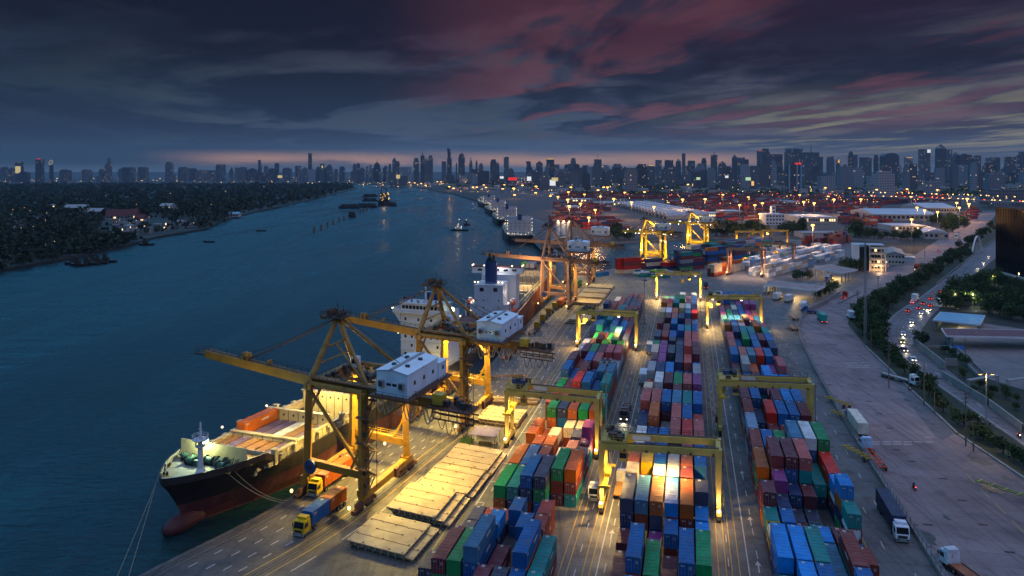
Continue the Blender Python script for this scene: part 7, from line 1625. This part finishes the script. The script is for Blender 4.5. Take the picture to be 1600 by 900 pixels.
# ------------------------------------------------------------------ the city
def tower_mat(name, col, lit, wx=3.2, wz=3.4):
    m = bpy.data.materials.new(name); m.use_nodes = True
    q = NT(m.node_tree); b = m.node_tree.nodes['Principled BSDF']; t = q.n('ShaderNodeTexCoord').outputs['Object']; oi = q.n('ShaderNodeObjectInfo')
    sp = q.n('ShaderNodeSeparateXYZ'); q.put(sp.inputs[0], t); u = q.m('ADD', sp.outputs[0], sp.outputs[1]); z = sp.outputs[2]
    iu, iz = q.m('FLOOR', q.m('DIVIDE', u, wx * 2)), q.m('FLOOR', q.m('DIVIDE', z, wz * 2))
    fu, fz = q.m('FRACT', q.m('DIVIDE', u, wx * 2)), q.m('FRACT', q.m('DIVIDE', z, wz * 2))
    win = q.m('MULTIPLY', q.m('MULTIPLY', q.m('GREATER_THAN', fu, .25), q.m('LESS_THAN', fu, .82)), q.m('MULTIPLY', q.m('GREATER_THAN', fz, .3), q.m('LESS_THAN', fz, .8)))
    wn = q.n('ShaderNodeTexWhiteNoise', noise_dimensions='3D'); q.put(wn.inputs['Vector'], q.comb(iu, iz, q.m('MULTIPLY', oi.outputs['Random'], 97)))
    on = q.m('MULTIPLY', win, q.m('GREATER_THAN', wn.outputs['Value'], 1 - lit))
    wall_ = q.mix(oi.outputs['Random'], tuple(x * .7 for x in col), tuple(x * 1.2 for x in col))
    q.put(b.inputs['Base Color'], q.mix(q.m('MULTIPLY', win, .75), wall_, (.03, .04, .055))); b.inputs['Roughness'].default_value = .5
    q.put(b.inputs['Emission Color'], q.mix(wn.outputs['Color'], (1, .55, .22), (1, .82, .55))); q.put(b.inputs['Emission Strength'], q.m('MULTIPLY', on, .55))
    m.cycles.emission_sampling = 'NONE'; return m
TM = {'d': tower_mat('tower_dark', (.055, .068, .085), .035), 'g': tower_mat('tower_grey', (.115, .135, .16), .04), 'p': tower_mat('tower_pale', (.28, .31, .35), .02)}
M['sign_white'] = glow('sign_white', (.9, .95, 1), .9); M['sign_red'] = glow('sign_red', (1, .05, .06), .7); M['sign_yel'] = glow('sign_yellow', (1, .8, .35), .6); M['gold'] = glow('gold_top', (1, .55, .15), 1.0); M['sign_green'] = glow('sign_green', (.7, 1, .6), .7)
TOW = [(0, 10, 261), (13, 22, 263), (23, 33, 253, 'd', 'yel'), (55, 65, 249, 'd', 'redtop'), (77, 81, 258, 'd', 'ring'), (98, 108, 266), (154, 163, 264), (163, 172, 256), (167.5, 172, 247), (184, 192, 264), (202, 210, 262), (215, 228, 261), (258, 268, 253), (278, 291, 261), (310, 320, 265), (323, 336, 266), (337, 343, 257), (344, 351, 257), (358, 363, 263), (373, 384, 261), (386, 400, 264), (403, 408, 250, 'd', 'step'), (412, 418, 259), (429, 435, 255), (441, 454, 262), (461, 469, 259), (471, 480, 263), (481.5, 486.5, 239, 'd'), (494, 500, 261), (500, 506, 256, 'd', 'lit'), (510, 518, 258), (522, 527, 264), (530, 538, 260, 'd'),
    (551, 557, 256), (557, 562, 255), (572, 575, 259), (577, 580, 258), (584, 593, 255, 'd', 'spire'), (600, 605, 259), (607, 611, 256), (613, 619, 249, 'g', 'peak'), (619, 624, 252), (646, 654, 247), (657, 663, 243, 'd', 'spire'), (663, 670, 248), (669, 676, 243), (690, 697, 252), (698.5, 705.5, 232, 'd', 'step'), (712, 714, 254), (716, 726, 241, 'd'), (733, 738, 251, 'g', 'spire'), (743, 746, 251), (748, 755, 256), (766, 776, 249), (776, 780, 255), (787, 795, 245), (793, 803, 264, 'g'), (822, 832, 252, 'd', 'step'), (838, 848, 254, 'd', 'peak'), (854, 866, 248, 'd', 'goldtop'), (866, 874, 257), (882, 888, 257), (892, 900, 247), (888, 904, 256), (929, 940, 249, 'd', 'mast'), (940, 945, 260, 'g', 'goldtop'), (958, 972, 256), (994, 1002, 259), (1013, 1022, 258, 'd', 'goldtop'), (1025, 1034, 250), (1040, 1052, 250), (1057, 1064, 251, 'd', 'peak'), (1066.5, 1071, 239.5, 'g'), (1076, 1086, 251), (1097, 1104, 247), (1112, 1121, 242, 'd', 'spire'), (1124, 1135, 254), (1145, 1152, 245, 'd', 'peak'), (1153, 1164, 246), (1164, 1170, 249), (1184, 1190, 236, 'g', 'redtop'), (1192, 1203, 232, 'd'), (1204, 1223, 241), (1228, 1239, 232, 'g'), (1240, 1257, 232, 'd'), (1260, 1280, 238, 'd', 'mast2'), (1281, 1286, 245), (1294, 1304, 244), (1308, 1313, 250, 'd', 'goldpeak'), (1327, 1334, 238, 'd'), (1334, 1340, 242), (1347, 1362, 246), (1367, 1373, 242), (1382, 1405, 240, 'd', 'dome'), (1416, 1426, 246, 'g', 'goldtop'), (1440, 1454, 233, 'd', 'sign'), (1466, 1479, 230, 'd', 'peak'), (1470, 1488, 234, 'g'), (1490, 1500, 241, 'd', 'peak'), (1499, 1523, 242, 'd'), (1525, 1533, 243), (1543, 1551, 247), (1551, 1563, 246, 'd'), (1575, 1588, 245, 'd'), (1596, 1612, 237, 'd')]
NEAR = [(978, 996, 262, 2300, 'p'), (1106, 1118, 262, 2900, 'p'), (1159, 1172, 256, 2800, 'p'), (1172, 1186, 259, 2900, 'g'), (1187, 1205, 255, 3000, 'g'), (1205, 1214, 252, 3000, 'p'), (1232, 1254, 257, 2500, 'd'), (1283, 1306, 275, 2500, 'p'), (1313, 1333, 260, 2700, 'p'), (1334, 1350, 262, 2800, 'p'), (1373, 1398, 267, 2000, 'p'), (1413, 1422, 262, 2600, 'p'), (1423, 1433, 256, 2700, 'g'), (1450, 1469, 284, 2100, 'p'), (1464, 1476, 262, 2800, 'p'), (1488, 1498, 255, 2800, 'g'), (1520, 1527, 253, 2400, 'p'), (1546, 1570, 271, 2500, 'p'), (1527, 1543, 272, 2600, 'g'), (890, 906, 268, 2600, 'g'), (1128, 1144, 272, 2800, 'g'), (870, 884, 270, 2700, 'g'), (845, 858, 274, 2800, 'g'), (910, 922, 270, 2900, 'd'), (1040, 1056, 266, 3000, 'g'), (1085, 1098, 268, 2900, 'd'), (1560, 1600, 296, 1500, 'g'), (1540, 1562, 300, 1600, 'g')]
allt = [(a[0], a[1], a[2], None, a[3] if len(a) > 3 else rng.choice('dgg'), a[4] if len(a) > 4 else '') for a in TOW] + [(a[0], a[1], a[2], a[3], a[4], '') for a in NEAR]
r4 = random.Random(11)
for k in range(120):                                     # the lower city between the named towers
    x = r4.uniform(-20, 1610); 
    if k > 78: x = r4.uniform(820, 1610)
    w_ = r4.uniform(6, 18); yt = r4.uniform(261, 276) if x < 800 else r4.uniform(255, 276)
    allt.append((x, x + w_, yt, (r4.uniform(4600, 6200) if x < 600 else r4.uniform(3300, 4800)), r4.choice('ddggp'), ''))
allt.sort(key=lambda a: (a[0], a[2]))
for k, (x0, x1, yt, Y, mk, ft) in enumerate(allt):
    if Y is None: Y = rng.uniform(4500, 5600) if x0 < 620 else rng.uniform(3800, 5200)
    w_ = (x1 - x0) * Y / F; zt = CAM_H - (yt - HZ) * Y / F; cx = ((x0 + x1) / 2 - 800) * Y / F
    zt = max(zt, 14); desc = 'slim' if w_ < 28 else ('broad' if w_ > 62 else 'medium'); ht = 'tall' if zt > 130 else ('mid-height' if zt > 70 else 'low')
    tone = {'d': 'dark', 'g': 'grey', 'p': 'pale'}[mk]
    o = thing('high_rise', '%s %s %s city building, %s of the skyline counted from the left edge' % (desc, ht, tone, ordinal(k + 1) if k < 99 else ('hundred-and-' + ordinal(k - 99) if 0 < k - 99 < 100 else ('hundredth' if k == 99 else 'two-hundred-and-' + ordinal(max(k - 199, 1)) if k > 199 else 'two-hundredth'))), 'building', (cx, Y, 0), 0, 'buildings of the city skyline')
    d = min(max(w_ * .7, 18), 60); m_ = MB(TM[mk], M['concrete']); top = zt
    if ft in ('', 'step', 'mast', 'spire') and zt > 60 and (k * 7) % 5 < 3 and not ft == 'step':
        s_ = .75; m_.bx(-w_ / 2, w_ / 2, 0, d, 0, zt * .9); m_.bx(-w_ / 2 * s_, w_ / 2 * s_, d * .12, d * .88, zt * .9, zt)
        if k % 3 == 0: m_.bx(-w_ * .12, w_ * .12, d * .3, d * .6, zt, zt + 7)
    elif ft == 'step':
        m_.bx(-w_ / 2, w_ / 2, 0, d, 0, zt * .72); m_.bx(-w_ * .4, w_ * .28, 0, d * .9, zt * .72, zt * .9); m_.bx(-w_ * .5, w_ * .2, .5, d * .8, zt * .9, zt)
    elif ft == 'dome':
        prof = [(-w_ / 2, 0), (w_ / 2, 0), (w_ / 2, zt * .9)] + [(w_ / 2 * math.cos(t), zt * .9 + zt * .12 * math.sin(t)) for t in [i * math.pi / 8 for i in range(1, 8)]] + [(-w_ / 2, zt * .9)]
        m_.yprism(prof, 0, d)
    elif ft in ('peak', 'goldpeak'):
        m_.bx(-w_ / 2, w_ / 2, 0, d, 0, zt * .96); m_.box((0, d / 2, zt * 1.02), (w_, d, zt * .12), 0, 0, .12)
    else: m_.bx(-w_ / 2, w_ / 2, 0, d, 0, zt)
    if zt < 60 and k % 2 == 0: m_.bx(-w_ * .2, w_ * .1, d * .2, d * .7, zt, zt + 3)
    m_.build('facade', o)
    def extra(name, mt, *boxes):
        q_ = MB(M[mt]); [q_.bx(*b_) for b_ in boxes]; return q_.build(name, o)
    if ft in ('spire', 'mast', 'mast2'): hh_ = {'spire': 26, 'mast': 34, 'mast2': 62}[ft]; q_ = MB(M['steel']); q_.tube((0, d / 2, zt), (0, d / 2, zt + hh_), 3.2 if ft != 'mast' else 1.2, 6, 0, .6); q_.build('spire', o)
    if ft == 'yel': extra('lit_band', 'sign_yel', (-w_ * .42, w_ * .42, -.6, -.1, zt * .42, zt * .78))
    if ft == 'redtop': extra('roof_lamp', 'sign_red', (-w_ * .3, w_ * .3, -.5, 2, zt, zt + 5))
    if ft == 'goldtop': extra('lit_parapet', 'gold', (-w_ * .46, w_ * .46, -.6, .2, zt - 4, zt - .5))
    if ft == 'goldpeak': extra('lit_parapet', 'gold', (-w_ * .3, w_ * .3, -.6, 0, zt * .9, zt * .96), (-w_ * .15, w_ * .15, -.6, 0, zt * .97, zt * 1.02))
    if ft == 'sign': extra('lit_sign', 'sign_white', (w_ * .12, w_ * .5, -1, -.2, zt - 24, zt - 3))
    if ft == 'lit': extra('lit_sign', 'sign_yel', (-w_ * .1, w_ * .3, -1, -.2, zt - 30, zt - 12))
    if ft == 'ring':
        q_ = MB(M['sign_yel']); pts = [(9 * math.cos(t) + 1 + 5 * math.sin(t), 0, zt + 16 + 14 * math.sin(t)) for t in [i * math.pi / 8 for i in range(17)]]; q_.path(pts, 1.2, 5); q_.build('lit_ring', o)
    if (x0, x1) == (1232, 1254):
        extra('lit_sign', 'sign_red', (-w_ * .05, w_ * .42, -1, -.2, zt, zt + 6)); q_ = MB(M['roof_blue']); [q_.bx(s_ - 2.4, s_ + 2.4, -.8, -.1, 2, zt) for s_ in (-w_ * .44, w_ * .12, w_ * .4)]; q_.build('blue_pilaster', o)
# billboards and screens near the expressway
for k, (x0, x1, y0, y1, mt, lab) in enumerate(((859, 868, 281, 290, 'sign_white', 'big blank white lit billboard by the expressway'), (862, 872, 277.5, 283, 'sign_yel', 'yellow lit billboard above the white one'), (794, 808, 277, 282, 'sign_red', 'long red lit sign left of the expressway'), (781, 787, 275.5, 279, 'sign_white', 'small white lit screen left of the red sign'), (823.5, 830, 276, 282.5, 'sign_white', 'square white lit screen right of the red sign'), (1088, 1094, 277, 281, 'sign_green', 'greenish lit screen low in the city'), (1133, 1138, 274.5, 278, 'sign_white', 'white lit screen low in the city'), (1165, 1173, 277, 282, 'sign_green', 'larger pale green lit screen low in the city'), (1174, 1178, 283, 290, 'gold', 'golden lit gateway low in the city'), (434, 441, 274, 278, 'sign_yel', 'pale lit screen low behind the left bank'), (619, 625, 273, 279, 'sign_yel', 'bright lit frontage above the river head'))):
    Y = 3200 if x0 < 700 else 2400; a, b = up_at(x0, y1, Y), up_at(x1, y0, Y); o = thing('billboard', lab, 'billboard', ((a.x + b.x) / 2, Y, 0), 0); hw = (b.x - a.x) / 2
    q_ = MB(M[mt]); q_.bx(-hw, hw, -.8, -.2, a.z, b.z); q_.build('panel', o); q_ = MB(M['steel']); q_.bx(-hw, hw, -.2, .6, a.z - .5, b.z + .5); [q_.tube((s_ * hw * .6, .3, 0), (s_ * hw * .6, .3, a.z), .7, 6) for s_ in (-1, 1)]; q_.build('stand', o)
# elevated expressway with its chain of lamps
def viaduct(lab, pts, z, nl, col):
    P_ = [gp(x, y, z) for x, y in pts]; o = thing('viaduct', lab, 'viaduct', (0, 0, 0)); d = MB(M['concrete'])
    for a, b in zip(P_, P_[1:]):
        d.beam(a - Vector((0, 0, 1)), b - Vector((0, 0, 1)), 16, 2); n = max(1, int((b - a).length / 60))
        for k in range(n): q_ = a.lerp(b, k / n); d.tube((q_.x, q_.y, 0), (q_.x, q_.y, z - 2), 1.6, 8)
    d.build('deck', o); l = MB(M['lamp'], M['tail'], M['grey'])
    L_ = sum((b - a).length for a, b in zip(P_, P_[1:]))
    for a, b in zip(P_, P_[1:]):
        n = max(2, int(nl * (b - a).length / L_))
        for k in range(n):
            q_ = a.lerp(b, k / n); l.ball(q_ + Vector((rng.uniform(-9, 9), 0, 9)), rng.uniform(.5, 1.1), 5, 4); l.tube(q_, q_ + Vector((0, 0, 9)), .15, 4, 2)
            for j in range(1): l.box(a.lerp(b, (k + rng.random()) / n) + Vector((0, -4, 1)), (2.4, 1, .8), 0, 1 if rng.random() < .6 else 0)
    l.build('lamp_row', o)
viaduct('elevated expressway with a chain of orange lamps crossing at the right', [(1330, 306), (1420, 308), (1500, 311), (1640, 317)], 14, 30, None)
viaduct('elevated expressway full of red tail lamps behind the far wharf', [(806, 288), (826, 285), (846, 281.5), (862, 279)], 18, 16, None)
# the countless small lamps of the distant streets
cl = MB(M['lamp'], M['lamp_dim'], M['tail'])
for k in range(900):
    x = rng.uniform(-10, 1610); far = rng.random()
    y = rng.uniform(276, 287) if x < 560 else (rng.uniform(283, 292) if x < 700 else (rng.uniform(277, 300) if x < 880 else rng.uniform(279, 318)))
    if x < 560 and rng.random() < .55: continue
    p = gp(x, y, 8); s_ = p.y / 1000; cl.ball((p.x, p.y, 8), rng.uniform(.22, .52) * s_ * (1 if x > 700 else .75), 5, 3, rng.choice((0, 0, 0, 1, 1, 2) if x > 700 else (0, 0, 1)))
tag(cl.build('street_lights'), 'countless small lamps of the distant city streets', None, None, 'stuff')
lowb = MB(M['wall'], M['roof_pale'], M['grey'], M['roof_red'])
for k in range(520):
    x = rng.uniform(700, 1620) if k > 120 else rng.uniform(600, 900); y = rng.uniform(281, 303) if x > 850 else rng.uniform(284, 297)
    p = gp(x, y)
    if not inside((p.x, p.y), R_POLY): continue
    w_, d_, h_ = rng.uniform(10, 42), rng.uniform(8, 26), rng.uniform(4, 15); lowb.box((p.x, p.y, h_ / 2), (w_, d_, h_), rng.uniform(-.3, .3), rng.choice((0, 0, 2))); lowb.box((p.x, p.y, h_ + .3), (w_ + 1, d_ + 1, .6), rng.uniform(-.02, .02), rng.choice((1, 1, 2, 3)))
tag(lowb.build('rooftops'), 'crowded low roofs of the distant city reading as one mass', None, None, 'stuff')
fg = MB(*LEAF[:2])
for k in range(700):
    x = rng.uniform(700, 1620); y = rng.uniform(280, 306) if x > 880 else rng.uniform(284, 296); p = gp(x, y)
    if not inside((p.x, p.y), R_POLY): continue
    r = p.y / 1000 * rng.uniform(3, 6)
    for _ in range(9):
        d = Vector((rng.gauss(0, 1), rng.gauss(0, 1), abs(rng.gauss(0, .7)))).normalized(); c = Vector((p.x + d.x * r * 1.6, p.y + d.y * r, 2 + d.z * 8)); a = Vector((rng.gauss(0, 1), rng.gauss(0, 1), rng.gauss(0, .6))).normalized() * r * .6; b = a.cross(Vector((rng.gauss(0, 1), rng.gauss(0, 1), rng.gauss(0, 1))).normalized())
        fg.add([c - a, c + b * .7, c + a, c - b], [(0, 1, 2, 3)], k % 2)
tag(fg.build('city_trees'), 'dark trees scattered between the distant roofs, reading as one mass', None, None, 'stuff')
# ------------------------------------------------------------------ the many remaining boxes
if MANY.f:
    o = MANY.build('container_stacks', colors=MANY_COL); tag(o, kind='stuff', label='mass of many-coloured containers filling the far rows and yards')

# ------------------------------------------------------------------ the evening air
hm = bpy.data.materials.new('haze'); hm.use_nodes = True; nt = hm.node_tree; nt.nodes.clear()
pv_ = nt.nodes.new('ShaderNodeVolumePrincipled'); pv_.inputs['Color'].default_value = (.55, .74, .95, 1); pv_.inputs['Density'].default_value = 3.8e-5; pv_.inputs['Anisotropy'].default_value = .1
ho = nt.nodes.new('ShaderNodeOutputMaterial'); nt.links.new(pv_.outputs[0], ho.inputs['Volume'])
hb_ = MB(hm); hb_.bx(-9000, 9000, -450, 9500, -3.6, 400); tag(hb_.build('haze'), kind='stuff')
cy.volume_bounces = 0
